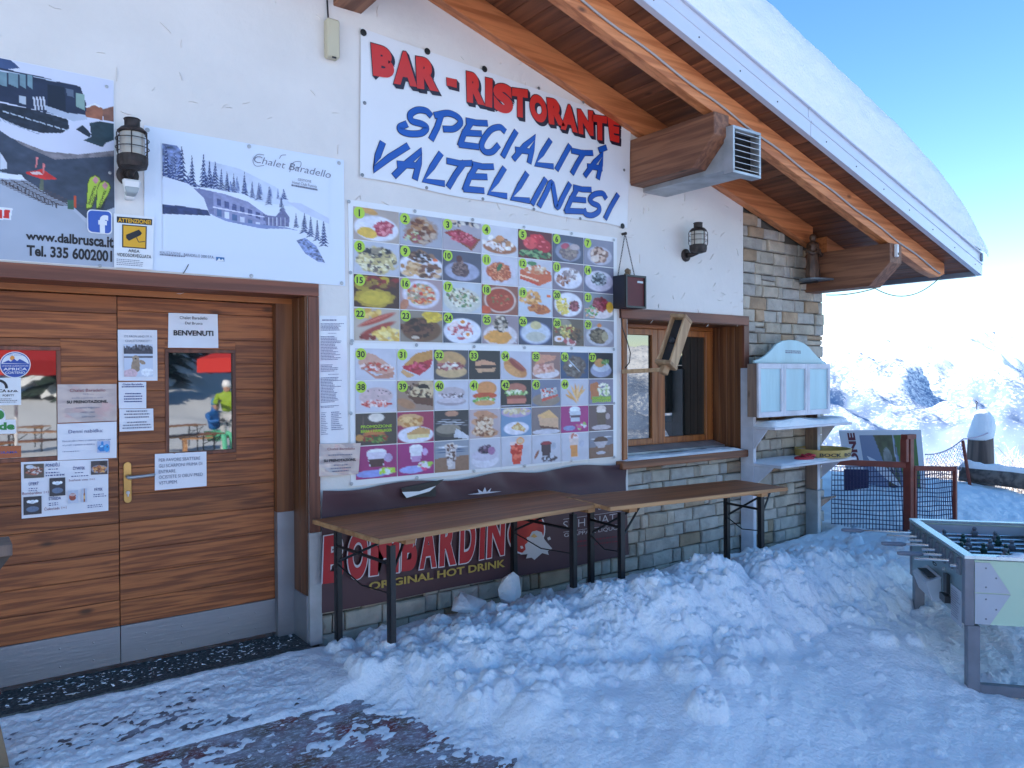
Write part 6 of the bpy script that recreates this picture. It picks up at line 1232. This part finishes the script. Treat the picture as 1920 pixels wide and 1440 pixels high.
paint(cn, [np.array(a) for a in bq(.24, .93, .06, .97)], 'picture', t)
b = MB(); qq = bq(.10, .22, -.02, .5, .004); rot = [qq[3], qq[0], qq[1], qq[2]]; rot = [np.array(a) for a in (bq(.095, .18, .03, .43, .004)[3], bq(.095, .18, .03, .43, .004)[0], bq(.095, .18, .03, .43, .004)[1], bq(.095, .18, .03, .43, .004)[2])]
write(b, rot, 'ONE', 0, 1, 1, u1=1, bold=.05, off=(0, 0, 0)); b.build('lettering', mat('dark_red_letter', (.1, .012, .03), .5), t, fix=False)
dn = WD(1585, 876, 8.9); b = MB(); q3 = [WD(1584, 880, 8.6), WD(1629, 881, 8.55), WD(1629, 915, 8.55), WD(1585, 920, 8.6)]; b.prism([tuple(a) for a in q3], (0, 0, 0), (.02, .02, 0)); o = b.build('navy_cloth', mat('navy_cloth', (.008, .01, .06), .7, bump=.3, bs=12), None); tag(o, 'dark navy cloth hanging behind the fence net, below the tilted board', 'cloth')
# log post, cross rail
m_log = wood('weathered_log', (.17, .12, .1), (.07, .05, .045), 'z', 14, .8, dark=(.03, .025, .02)); m_logx = wood('weathered_log_rail', (.17, .13, .11), (.07, .052, .045), 'x', 14, .8, dark=(.03, .025, .02))
pb = WD(1838, 935, 10.5); t = thing('log_post', 'thick weathered log post with tall snow cap right of the gate', 'post', tuple(pb))
zt_ = WD(1838, 812, 10.5)[2]; b = MB(); b.tube([(pb[0], pb[1], -.5), (pb[0], pb[1], .3), (pb[0]+.01, pb[1], zt_)], [.175, .165, .15], 14); b.build('log', m_log, t, smooth=True)
cap = MB(); prof = []
for i in range(14): a = i/13*math.pi/2; prof.append((.158*math.cos(a)**.8+.002, zt_-.05+.37*math.sin(a)))
cap.lathe([(.13, zt_-.09)]+prof, (pb[0], pb[1]-.01, 0), 20); cap.v = [(v[0]+.03*math.sin(v[2]*9), v[1]-.02*math.cos(v[2]*7), v[2]) for v in cap.v]; o = cap.build('post_snow', m_snow, None, smooth=True); tag(o, 'tall rounded snow cap standing on the log post', 'snow')
pt = WD(1831, 765, 10.4); b = MB(); b.tube([pt-np.array((0, 0, .02)), pt+np.array((0, 0, .05))], .005, 5); b.tube([(pt[0]+.022*math.cos(a), pt[1], pt[2]+.072+.022*math.sin(a)) for a in np.linspace(0, 6.3, 14)], .004, 5); b.build('ring_hook', m_iron, t)
r0_, r1_ = WD(1798, 888, 10.15), WD(1990, 912, 9.6); t = thing('log_rail', 'weathered horizontal log rail with snow on it, crossing the log post', 'rail', tuple(r0_)); b = MB(); b.tube([r0_, (r0_+r1_)/2+np.array((0, 0, .01)), r1_], [.095, .105, .11], 12); b.build('log', m_logx, t, smooth=True)
GX, GY = np.meshgrid(np.linspace(0, 1, 60), np.linspace(-1, 1, 12)); P = r0_+(r1_-r0_)*GX[..., None]; hh = .03+.13*fbm(GX*5, GX*0+.5, 3, 6); P[..., 2] += .08+(1-GY**2)*hh*sm(0, .1, GX)-.03*(GY**2); P[..., 1] += GY*.10
o = gridmesh('rail_snow', P, m_snow); tag(o, 'lumpy snow lying along the horizontal log rail', 'snow')
a_, b_ = WD(1805, 826, 10.0), WD(1821, 925, 10.0); bm_ = MB(); bm_.tube([a_, b_, b_-np.array((0, 0, .2))], .022, 8); o = bm_.build('thin_pole', m_redp2, None); tag(o, 'thin leaning red pole in front of the log post', 'pole')
b = MB(); pp = WD(1852, 812, 10.3); n0, n1 = WD(1735, 852, 9.7), WD(1806, 823, 10.0)
b.tube(sag(pp, n1, .02, 6)+sag(n1, n0, .06, 12)[1:], .009, 5)
for k in range(14):
    f_ = k/13; a = n1+(n0-n1)*f_-np.array((0, 0, .06*4*f_*(1-f_))); L = .34*(1-.25*f_); e_ = a-np.array((0, 0, L)); 
    if k < 13:
        a2 = n1+(n0-n1)*(f_+1/13)-np.array((0, 0, .06)); 
        for j in range(5): b.tube([a-np.array((0, 0, L*j/5)), a2-np.array((0, 0, L*(j+1)/5))], .0035, 4, False); b.tube([a2-np.array((0, 0, L*j/5)), a-np.array((0, 0, L*(j+1)/5))], .0035, 4, False)
o = b.build('safety_net', mat('frosted_pink_net', (.5, .4, .46), .7), None); tag(o, 'sagging frosted safety net strung from the log post to the left', 'net')
p = WD(1600, 1000, 7.2); b = MB(); b.tube([p-np.array((.02, 0, .12)), p, p+np.array((.03, 0, .06))], [.032, .032, .033], 14); o = b.build('pipe_stub', mat('pale_blue_pipe', (.3, .4, .5), .5), None, smooth=True); tag(o, 'short grey-blue pipe stub sticking up out of the snow heap', 'pipe')

# ================================================================== FOOTBALL TABLE
an = R(40); fo = Vector((4.507, -2.286, -.3)); t = thing('football_table', 'grey metal table football game with pale green end panel standing in the snow', 'football table', (0, 0, 0))
m_fg = mat('grey_green_metal', (.22, .3, .32), .35, .5, var=.1, vs=4); m_leg = mat('grey_leg_paint', (.2, .21, .25), .45, .3, var=.2, vs=8); m_wpl = mat('pale_grey_plate', (.42, .44, .5), .4, var=.08, vs=5); m_gp = mat('pale_green_panel', (.46, .6, .46), .35, var=.05, vs=3); m_rim = mat('blue_grey_rim', (.5, .62, .68), .25, .6); m_fld = mat('field_glass', (.03, .09, .09), .08, coat=.5); m_rod = mat('chrome_rod', (.6, .64, .68), .18, .95); m_hdl = mat('grey_handle', (.17, .18, .23), .45)
# local: x runs away along the handle side (1.12 long), y runs inward -> mapped so that +y is to the right of x
H_ = .80; LX, LY = 1.12, .74; zb_ = H_-.37
def B_(name, m, *bs, par=None, **k):
    b = MB()
    for q_ in bs: b.box(*q_)
    return b.build(name, m, par or t, **k)
B_('handle_side_panel', m_fg, (0.03, LX-.03, -.0, -.02, zb_, H_-.02))
B_('far_side_panel', m_fg, (0.03, LX-.03, -LY, -LY+.02, zb_, H_-.02))
B_('end_panel', m_gp, (0, .018, -LY+.03, -.03, zb_+.0, H_-.02)); B_('end_panel', m_gp, (LX-.018, LX, -LY+.03, -.03, zb_, H_-.02))
for yy in (-.0, -LY):
    s_ = -1 if yy == 0 else 1
    for x_ in (0, LX):
        d = 1 if x_ == 0 else -1
        B_('corner_post', m_leg, (x_-.004*d, x_+.045*d, yy+.004*(-s_), yy+.045*s_, zb_-.01, H_-.012), bevel=.003)
        B_('leg', m_leg, (x_+.0*d, x_+.06*d, yy+.012*s_, yy+.075*s_, -.18, zb_-.011), bevel=.003)
# pale plates with a chevron edge on the near end
for v_ in ((zb_+.002, zb_+.17), (zb_+.176, H_-.03)):
    up_ = v_[0] > zb_+.1; y0, w1, w2 = -.046, .22, .12
    b = MB(); wa, wb_ = (w1, w2) if up_ else (w2, w1); pl_ = [(-.006, y0, v_[0]), (-.006, -wa, v_[0]), (-.006, -wb_, v_[1]), (-.006, y0, v_[1])]
    b.prism(pl_, (0, 0, 0), (.005, 0, 0)); pp_ = b.build('corner_plate', m_wpl, t)
    b = MB(); 
    for yy, zz in ((-.1, v_[0]+.03), (-.15, (v_[0]+v_[1])/2), (-.1, v_[1]-.03)): b.lathe([(.005, -.0065), (.004, -.009)], (0, yy, zz), 8, 'x')
    b.build('screw', m_leg, pp_)
for x_ in (.03, LX-.03): B_('skid', m_leg, (x_-.02, x_+.02, -LY+.075, -.075, .035, .095), bevel=.003)
B_('rim', m_rim, (-.01, LX+.01, -.045, .006, H_-.012, H_+.006)); B_('rim', m_rim, (-.01, LX+.01, -LY-.006, -LY+.045, H_-.012, H_+.006)); B_('rim', m_rim, (-.01, .045, -LY+.046, -.046, H_-.012, H_+.006)); B_('rim', m_rim, (LX-.045, LX+.01, -LY+.046, -.046, H_-.012, H_+.006))
B_('playfield', m_fld, (.02, LX-.02, -LY+.02, -.02, H_-.17, H_-.16)); B_('inner_wall', m_wpl, (.046, .052, -LY+.05, -.05, H_-.16, H_-.02)); B_('inner_wall', m_wpl, (LX-.052, LX-.046, -LY+.05, -.05, H_-.16, H_-.02))
m_pg = mat('dark_green_player', (.01, .05, .045), .4); m_pgr = mat('grey_player', (.12, .13, .16), .45)
def player(y_, x_, m, rod):
    b = MB(); zc_ = H_-.075; b.lathe([(.012, -.055), (.014, -.05), (.011, -.02), (.02, 0), (.021, .02), (.01, .03), (.012, .036), (.013, .045), (.007, .056)], (x_, y_, zc_), 10); b.box(x_-.022, x_+.022, y_-.008, y_+.008, zc_-.07, zc_-.05); b.build('player', m, rod)
men = [1, 2, 3, 5, 5, 3, 2, 1]; slid = [.1, -.06, .05, .0, .04, -.05, .07, 0]
for i in range(8):
    x_ = .09+i*(LX-.18)/7; L0 = (.30, .12, .34, .12, .1, .36, .14, .3)[i]
    L0 = (.05, .2, .14, .09, .17, .1, .2, .34)[i]
    b = MB(); b.tube([(x_, L0, H_-.075), (x_, -LY-.12, H_-.075)], .008, 8); rd = b.build('rod', m_rod, t, smooth=True)
    b = MB(); b.tube([(x_, L0-.02, H_-.075), (x_, L0+.0, H_-.075), (x_, L0+.1, H_-.075), (x_, L0+.12, H_-.075)], [.009, .0145, .013, .009], 10); 
    if i in (2, 4, 7): b.build('handle', m_hdl, rd, smooth=True)
    b = MB(); b.tube([(x_, .02, H_-.075), (x_, -.0, H_-.075)], .02, 12); b.box(x_-.024, x_+.024, -.0, .012, H_-.12, H_-.03); b.build('bearing', m_leg, rd)
    n_ = men[i]
    for j in range(n_): player(-LY/2+(j-(n_-1)/2)*(.6/max(n_, 2))+slid[i], x_, m_pg if i in (0, 1, 3, 5) else m_pgr, rd)
# ball tray, coin slot and instruction plate on the handle side
b = MB(); x0, x1 = .42, .72
b.hexa([(x0, 0, zb_+.0), (x1, 0, zb_+.0), (x1, .05, zb_+.0), (x0, .05, zb_+.0), (x0, 0, zb_+.15), (x1, 0, zb_+.15), (x1, .09, zb_+.11), (x0, .09, zb_+.11)]); b.build('ball_tray', m_wpl, t, bevel=.003)
B_('tray_opening', m_blackp, (x0+.03, x1-.05, .004, .07, zb_+.135, zb_+.142))
B_('coin_slot', m_blackp, (.26, .32, 0, .02, zb_+.09, zb_+.2), (.24, .34, .0, .035, zb_+.04, zb_+.08))
pl_ = MB(); pl_.box(.05, .23, .0, .006, zb_-.04, zb_+.16); pl_ = pl_.build('instruction_plate', m_wpl, t)
b = MB(); greek(b, [np.array(a) for a in ((.22, .0065, zb_+.14), (.06, .0065, zb_+.14), (.06, .0065, zb_-.02), (.22, .0065, zb_-.02))], 0, 1, 0, 1, 12, 3, .4, .001); b.build('small_print', m_inkg, pl_, fix=False, kind='stuff')
b = MB(); chain(b, (.55, .05, H_-.09), (.5, .012, H_-.17), 5, .004, .016); b.build('key_chain', m_iron, t)
b = MB(); b.lathe([(.012, .0), (.01, .012)], (.36, 0, H_-.16), 10, 'y'); b.lathe([(.008, .0), (.006, .012)], (.3, 0, H_-.19), 10, 'y'); b.build('lock', m_steel2, t)
GX, GY = np.meshgrid(np.linspace(-.008, .05, 6), np.linspace(-LY, -.1, 80)); gz = H_+.004+np.clip(fbm(GY*11, GX*12, 3, 7)-.42, 0, 1)*.07*sm(-.008, .004, GX)*sm(.05, .04, GX)
t.location = fo; t.rotation_euler = (0, 0, an)
sn_ = gridmesh('rim_snow', np.dstack([GX, GY, gz]), m_snow); sn_.location = fo; sn_.rotation_euler = (0, 0, an); tag(sn_, 'thin crust of snow on the near rim of the football table', 'snow')

# ================================================================== GROUND COVERINGS AT THE DOOR
m_car = bpy.data.materials.new('worn_carpet'); m_car.use_nodes = True
n = m_car.node_tree.nodes; l = m_car.node_tree.links; p = n['Principled BSDF']; p.inputs['Roughness'].default_value = .95
tc = n.new('ShaderNodeTexCoord')
def noi(scale, det=5, st=(1, 1, 1), rough=.6):
    mp_ = n.new('ShaderNodeMapping'); mp_.inputs['Scale'].default_value = st; l.new(tc.outputs['Object'], mp_.inputs[0]); a = n.new('ShaderNodeTexNoise'); a.inputs['Scale'].default_value = scale; a.inputs['Detail'].default_value = det; a.inputs['Roughness'].default_value = rough; l.new(mp_.outputs[0], a.inputs['Vector']); return a.outputs['Fac']
def ramp(v, a, b_):
    m = n.new('ShaderNodeMapRange'); m.inputs['From Min'].default_value = a; m.inputs['From Max'].default_value = b_; l.new(v, m.inputs['Value']); return m.outputs[0]
def mix(f_, a, b_):
    m = n.new('ShaderNodeMix'); m.data_type = 'RGBA'; l.new(f_, m.inputs[0])
    for i, c in ((6, a), (7, b_)):
        if isinstance(c, tuple): m.inputs[i].default_value = (*c, 1)
        else: l.new(c, m.inputs[i])
    return m.outputs[2]
c1 = mix(ramp(noi(2.2), .4, .6), (.24, .026, .022), (.12, .09, .08)); c2 = mix(ramp(noi(9), .45, .62), c1, (.14, .09, .05)); c25 = mix(ramp(noi(5, 5, (1, 1.6, 1)), .4, .75), c2, (.4, .42, .5)); c3 = mix(ramp(noi(34, 6, (1, 2.2, 1), .8), .5, .64), c25, (.6, .64, .72)); l.new(c3, p.inputs['Base Color'])
bp = n.new('ShaderNodeBump'); bp.inputs['Strength'].default_value = .8; bp.inputs['Distance'].default_value = .01; l.new(noi(60, 4), bp.inputs['Height']); l.new(bp.outputs[0], p.inputs['Normal'])
cx_, cy_ = np.meshgrid(np.linspace(-1.2, 3.6, 160), np.linspace(-4.0, -.67, 120)); czz = GS*cy_-.021+.008*(fbm(cx_*3, cy_*3, 3, 2)-.5)
gridmesh('carpet', np.dstack([cx_, cy_, czz]), m_car, label='dirty red and brown outdoor carpet under trampled snow before the door', category='carpet')
cx_, cy_ = np.meshgrid(np.linspace(-1.2, 2.0, 120), np.linspace(-.665, -.085, 40)); czz = GS*cy_-.022+.006*(fbm(cx_*3, cy_*3, 3, 2)-.5)
gridmesh('icy_floor', np.dstack([cx_, cy_, czz]), mat('dirty_ice', (.34, .33, .38), .7, var=.5, vs=14, bump=.6, bs=50, col2=(.1, .075, .07), stretch=(.6, 2, 1)), kind='structure')
m_matt = mat('gritty_rubber', (.018, .026, .03), .7, var=.6, vs=60, bump=1, bs=80, col2=(.09, .1, .1), dist=.01)
b = MB(); b.box(-.15, 1.64, -.08, .238, -.05, -.004); o = b.build('door_mat', m_matt, None); tag(o, 'dark gritty rubber mat in the door recess', 'door mat')
b = MB()
for k in range(420):
    x_ = rg.uniform(.0, 1.62); y_ = rg.uniform(-.02, .225); r_ = rg.uniform(.002, .007)*(1+1.2*(rg.random() < .08)); vs = [(x_+rg.uniform(-1, 1)*r_*2.4, y_+rg.uniform(-1, 1)*r_, -.004+max(0, rg.uniform(-.2, 1)*r_)) for _ in range(4)]; b.add(vs, [(0, 1, 2), (0, 2, 3), (0, 3, 1), (1, 3, 2)])
o = b.build('snow_crumbs', m_snow, None, kind='stuff'); tag(o, 'crumbs of trodden snow scattered on the rubber mat', 'snow')
# loose clods along the bank
def chunk(r, seed, sq=.75):
    rr_ = random.Random(seed); bm = bmesh.new()
    for _ in range(14):
        v = Vector((rr_.gauss(0, 1), rr_.gauss(0, 1), rr_.gauss(0, 1))).normalized(); bm.verts.new((v.x*r*rr_.uniform(.75, 1.1), v.y*r*rr_.uniform(.6, 1), v.z*r*sq*rr_.uniform(.75, 1.15)))
    h = bmesh.ops.convex_hull(bm, input=bm.verts); bmesh.ops.delete(bm, geom=[g for g in h['geom_interior'] if isinstance(g, bmesh.types.BMVert)], context='VERTS')
    bmesh.ops.bevel(bm, geom=list(bm.edges), offset=r*.1, segments=1, affect='EDGES', clamp_overlap=True); bmesh.ops.triangulate(bm, faces=bm.faces); bm.normal_update(); vs = [v.co.copy() for v in bm.verts]; fs = [tuple(v.index for v in f.verts) for f in bm.faces]; bm.free(); return vs, fs
def gz_at(x_, y_): i = min(np.searchsorted(GXS, x_), len(GXS)-1); j = min(np.searchsorted(GYS, y_), len(GYS)-1); return GZS[j, i]
b = MB()
for k in range(150):
    x_ = rg.uniform(1.75, 7.3); y_ = -.72-.085*(x_-1.8)+rg.gauss(0, .3)
    if y_ > -.14 or y_ < -2: continue
    r_ = rg.choice((.015, .02, .025, .035, .045)); vs, fs = chunk(r_, k); q_ = Vector((x_, y_, gz_at(x_, y_)+r_*.1)); b.add([v+q_ for v in vs], fs)
b.build('snow_clods', m_snow, None, smooth=True, kind='stuff')
for (px_, py_, d_, r_, sq_, lab) in ((957, 1098, 5.0, .085, 1.35, 'upright pointed snow block between the table legs, by the stone base'), (880, 1120, 4.75, .14, .6, 'broad flat-topped snow block under the nearer table'), (1325, 1040, 5.6, .15, .7, 'rounded snow block against the stones behind the second table'), (1210, 1088, 5.3, .13, .75, 'blocky snow lump at the foot of the second table'), (1262, 1160, 4.9, .09, .9, 'pale snow lump on the slope before the second table'), (757, 1215, 4.35, .06, .95, 'small snow lump in front of the nearest table leg'), (702, 1150, 4.75, .045, .8, 'small tilted snow lump by the stone base near the door post'), (1560, 1052, 6.4, .16, .7, 'large snow lump at the right end of the heap')):
    p = WD(px_, py_, d_); vs, fs = chunk(r_, int(px_), sq_); b = MB(); b.add([v+Vector(p)-Vector((0, 0, r_*.3)) for v in vs], fs); o = b.build('snow_block', m_snow, None, smooth=True); tag(o, lab, 'snow block', 'big snow blocks in the shovelled bank')

# wooden stand that just shows at the left edge
ps = W(18, 1012, -.45); t = thing('wooden_stand', 'dark-topped wooden stand just inside the left edge beside the door', 'stand', (ps[0]-.3, -.5, -.1)); b = MB(); b.box(ps[0]-.55, ps[0], -.62, -.43, ps[2]-.035, ps[2]+.012); b.build('top_board', m_rawb, t, bevel=.004)
b = MB(); b.prism([(ps[0]-.003, -.44, ps[2]-.035), (ps[0]-.12, -.44, ps[2]-.035), (ps[0]-.12, -.44, ps[2]-.2)], (0, 0, 0), (0, -.16, 0)); b.build('basket_edge', mat('wicker_brown', (.08, .06, .05), .8, bump=.8, bs=50), t)
pf = W(27, 1318, -.42); b = MB(); b.hexa([(pf[0]-.2, -.5, -.2), (pf[0], -.5, -.2), (pf[0], -.42, -.2), (pf[0]-.2, -.42, -.2), (pf[0]-.26, -.5, .2), (pf[0]-.07, -.5, .2), (pf[0]-.07, -.42, .2), (pf[0]-.26, -.42, .2)]); b.build('foot_board', mat('raw_tan_board', (.3, .2, .12), .7, var=.3, vs=5), t)
b = MB(); b.tube([(pf[0]-.13, -.46, .1), (pf[0]-.075, -.44, .22), (pf[0]-.16, -.46, .32)], .03, 8); b.build('red_strap', m_maroon, t)

# ================================================================== WHAT STANDS BEHIND THE CAMERA (seen in the panes) AND BEYOND THE MOUND
m_ndl = mat('needle_green', (.03, .055, .04), .8, var=.5, vs=3); m_bark = mat('bark', (.07, .05, .04), .9)
def conifer_mesh(seed, h=11.):
    rr_ = random.Random(seed); b = MB(); b.k = 1; b.tube([(0, 0, -1), (0, 0, h*.96)], [.2, .03], 6); tr = b
    c = MB(); nt_ = 17
    for i in range(nt_):
        f_ = i/nt_; zz = h*(.1+.88*f_); rad = h*.2*(1-f_)**.85+.15; n_ = 11
        for k in range(n_):
            a = 2*math.pi*(k+rr_.random()*.7)/n_; r_ = rad*rr_.uniform(.7, 1.15); dr = r_*rr_.uniform(.28, .5); w_ = r_*.34; ca, sa = math.cos(a), math.sin(a)
            tip = (r_*ca, r_*sa, zz-dr); l1 = (r_*.55*ca-w_*sa, r_*.55*sa+w_*ca, zz-dr*.62); l2 = (r_*.55*ca+w_*sa, r_*.55*sa-w_*ca, zz-dr*.62); top_ = (0, 0, zz+.25); mid_ = (r_*.6*ca, r_*.6*sa, zz-dr*.3)
            c.k = 0 if rr_.random() < .62 else 1; c.add([top_, l1, tip, l2, mid_], [(0, 1, 4), (1, 2, 4), (2, 3, 4), (3, 0, 4)])
    return b, c
protos = []
def gzf(x_, y_): return float(snowz(np.array([[x_]], float), np.array([[y_]], float))[0][0, 0])
rt_ = random.Random(12); spots = []
while len(spots) < 46:
    x_ = rt_.uniform(-30, 22); y_ = -rt_.uniform(34, 64)
    if all((x_-a)**2+(y_-b_)**2 > 9 for a, b_ in spots): spots.append((x_, y_))
for i, (x_, y_) in enumerate(spots):
    if i < 3:
        t = thing('conifer', 'snow-dusted dark conifer of the wood mirrored in the door panes', 'tree', (0, 0, 0), 'conifers mirrored in the door panes'); a, c = conifer_mesh(i+3); a.build('trunk', [m_bark, m_bark], t, fix=False); c.build('crown', [m_ndl, m_snow2], t, fix=False); protos.append(t)
    else: t = copy_tree(protos[i % 3])
    t.location = (x_, y_, gzf(x_, y_)-.3); t.scale = (1, 1, rt_.uniform(.75, 1.3)); t.rotation_euler = (0, 0, rt_.uniform(0, 6))
# small frosted larches and bushes just beyond the mound
m_twig = mat('frosted_twig', (.34, .24, .17), .8, var=.5, vs=5, col2=(.72, .7, .7)); m_fr = mat('frost', (.78, .78, .8), .8)
def bush_mesh(seed, h=1.2, w_=.8, n_=90):
    rr_ = random.Random(seed); b = MB()
    for k in range(n_):
        a = rr_.random()*6.28; l = rr_.uniform(.5, 1)*h; sp_ = rr_.uniform(.1, 1)*w_; p = Vector((rr_.gauss(0, .12), rr_.gauss(0, .12), -.1)); q_ = Vector((sp_*math.cos(a), sp_*math.sin(a), l)); m1 = (p+q_)/2+Vector((rr_.gauss(0, .06), rr_.gauss(0, .06), .12)); b.k = 0; b.tube([p, m1, q_], [.011, .008, .003], 3, False)
        for j in range(7):
            f_ = rr_.uniform(.35, 1); s_ = p+(q_-p)*f_; e_ = s_+Vector((rr_.gauss(0, .12), rr_.gauss(0, .12), rr_.uniform(0, .18))); b.k = 0 if rr_.random() < .5 else 1; b.tube([s_, e_], [.006, .003], 3, False)
    return b
bp_ = []
rb = random.Random(4); BL = 'frosted twiggy bush catching the sun beyond the snow mound'
k = 0
for px_ in range(1560, 2050, 26):
    for dd in (14.5, 17.5, 21.5):
        p = WD(px_+rb.uniform(-14, 14), 800, dd+rb.uniform(-1, 1)); k += 1
        if px_ < 1700 and rb.random() < .5: continue
        if len(bp_) < 3: o = bush_mesh(k).build('frosted_bush', [m_twig, m_fr], None, fix=False); bp_.append(o)
        else: o = bp_[k % 3].copy(); COL.objects.link(o)
        tag(o, BL, 'bush', 'frosted bushes below the terrace')
        zt_ = CH-(rb.uniform(865, 935)-707)/1440*dd; g0_ = gzf(p[0], p[1])
        o.location = (p[0], p[1], g0_); o.rotation_euler = (0, 0, rb.uniform(0, 6)); s_ = rb.uniform(.8, 1.2); o.scale = (s_, s_, max(.35, (zt_-g0_)/1.15))
# people, parasol and tables of the terrace, out in the sun behind the photographer
def skin(name, verts, edges, rad, m, parent, root=0, sub=2):
    me = bpy.data.meshes.new(name); me.from_pydata(verts, edges, []); o = bpy.data.objects.new(name, me); COL.objects.link(o); md = o.modifiers.new('skin', 'SKIN'); md.use_smooth_shade = True
    for i, r_ in enumerate(rad): me.skin_vertices[0].data[i].radius = (r_, r_) if not isinstance(r_, tuple) else r_; me.skin_vertices[0].data[i].use_root = i == root
    s_ = o.modifiers.new('sub', 'SUBSURF'); s_.levels = s_.render_levels = sub; me.materials.append(m); o.parent = parent; return o
m_skin = mat('skin', (.5, .28, .2), .5)
def person(label, loc, rz, pose, jacket, trousers, hat):
    t = thing('person', label, 'person', (0, 0, 0)); mj = mat('jacket', jacket, .6); mt2 = mat('trousers', trousers, .6); mh = mat('headgear', hat, .4); mb_ = mat('boots', (.05, .05, .06), .5)
    hz_ = .95 if pose == 'stand' else .5; kn = [(-.1, -.02, .5), (.1, -.02, .5)] if pose == 'stand' else [(-.13, -.42, .5), (.13, -.42, .5)]; ft = [(-.11, 0, .06), (.12, 0, .06)] if pose == 'stand' else [(-.14, -.44, .06), (.16, -.5, .06)]
    V = [(0, 0, hz_+.02)]; E_ = []; Rr = [.15]
    for s_ in (0, 1): i = len(V); V += [((-.09, .09)[s_], -.01, hz_-.04), kn[s_], ft[s_], (ft[s_][0], ft[s_][1]-.14, .05)]; E_ += [(0, i), (i, i+1), (i+1, i+2), (i+2, i+3)]; Rr += [.105, .07, .06, .045]
    skin('trousers', V, E_, Rr, mt2, t)
    V = [(0, 0, hz_+.05), (0, 0, hz_+.28), (0, -.02, hz_+.46), (0, -.02, hz_+.56), (0, -.03, hz_+.68), (0, -.035, hz_+.78)]; E_ = [(i, i+1) for i in range(5)]; Rr = [(.17, .12), (.17, .125), (.18, .12), .065, .095, .085]
    arm = [((-.21, -.02, hz_+.47), (-.27, -.08, hz_+.24), (-.2, -.28, hz_+.2)), ((.21, -.02, hz_+.47), (.29, -.14, hz_+.3), (.16, -.34, hz_+.34))]
    for a in arm: i = len(V); V += list(a); E_ += [(2, i), (i, i+1), (i+1, i+2)]; Rr += [.075, .06, .045]
    bodyo = skin('body', V, E_, Rr, mj, t)
    b = MB(); b.lathe([(.03, hz_+.56), (.07, hz_+.6), (.088, hz_+.68), (.085, hz_+.76), (.05, hz_+.8)], (0, -.045, 0), 16); b.lathe([(.012, -.14), (.02, -.135)], (0, 0, hz_+.67), 8, 'y'); b.build('face', m_skin, t, smooth=True)
    b = MB(); b.lathe([(.102, hz_+.7), (.106, hz_+.76), (.09, hz_+.83), (.05, hz_+.865)], (0, -.03, 0), 18); b.build('helmet', mh, t, smooth=True)
    for a in arm:
        b = MB(); w_ = Vector(a[2]); b.tube([w_, w_+Vector((0, -.07, .01))], [.034, .04], 8)
        for f_ in range(4): b.tube([w_+Vector((-.03+.02*f_, -.06, .01)), w_+Vector((-.03+.02*f_, -.11, 0)), w_+Vector((-.028+.02*f_, -.135, -.03))], .011, 6)
        b.tube([w_+Vector((-.03, -.02, .02)), w_+Vector((-.055, -.06, .03)), w_+Vector((-.05, -.09, .02))], .012, 6); b.build('hand', mb_, t, smooth=True)
    t.location = loc; t.rotation_euler = (0, 0, rz); return t
def mirror(px_, d, y=.25): p = WD(px_, 760, d); return p[0], 2*y-p[1]
x_, y_ = mirror(402, 19.); person('seated skier in blue jacket and green trousers mirrored in the right door pane', (x_, y_, gzf(x_, y_)-.02), R(150), 'sit', (.01, .12, .4), (.1, .5, .3), (.05, .25, .45))
b = MB(); b.box(x_-.8, x_+.8, y_-.15, y_+.2, gzf(x_, y_)+.36, gzf(x_, y_)+.4)
for s_ in (-.7, .7): b.box(x_+s_-.03, x_+s_+.03, y_-.12, y_+.17, gzf(x_, y_)-.1, gzf(x_, y_)+.36)
o = b.build('bench', m_edge, None); tag(o, 'plain wooden bench under the mirrored seated skier', 'bench')
x_, y_ = mirror(427, 19.); person('standing skier in white helmet and yellow-green jacket mirrored in the right door pane', (x_, y_, gzf(x_, y_)-.02), R(200), 'stand', (.28, .42, .02), (.5, .5, .52), (.8, .8, .82))
m_par = mat('red_canvas', (.6, .03, .02), .6)
x_, y_ = mirror(425, 12.5); x2_, y2_ = mirror(30, 12.5)
for (xx_, yy_, hh_, lab) in ((x_+.9, y_, 2.15, 'red parasol mirrored at the right edge of the right door pane'), (x2_, y2_, 2.12, 'red parasol mirrored along the top of the left door pane')):
    g_ = gzf(xx_, yy_); t = thing('parasol', lab, 'parasol', (xx_, yy_, g_)); b = MB(); n_ = 8; rim = [(xx_+1.35*math.cos(2*math.pi*k/n_), yy_+1.35*math.sin(2*math.pi*k/n_), g_+hh_) for k in range(n_)]; low = [(a[0], a[1], a[2]-.22) for a in rim]
    b.add([(xx_, yy_, g_+hh_+.5)]+rim+low, [(0, 1+k, 1+(k+1) % n_) for k in range(n_)]+[(1+k, 1+(k+1) % n_, 1+n_+(k+1) % n_, 1+n_+k) for k in range(n_)]); b.build('canopy', m_par, t, fix=False)
    b = MB(); b.tube([(xx_, yy_, g_-.2), (xx_, yy_, g_+hh_+.55)], .025, 8); b.build('pole', m_plast, t)
for i, (px_, d) in enumerate(((325, 18.), (352, 15.), (60, 14.), (95, 17.), (20, 18.))):
    x_, y_ = mirror(px_, d); g_ = gzf(x_, y_); c = copy_tree(tb); c['group'] = 'dark tables mirrored in the door panes'; c['label'] = 'folding table out on the terrace, mirrored dark in the door panes'; c.location = (x_-.8, y_-.2, g_); c.rotation_euler = (0, 0, rb.uniform(-.5, .5))
print('done')
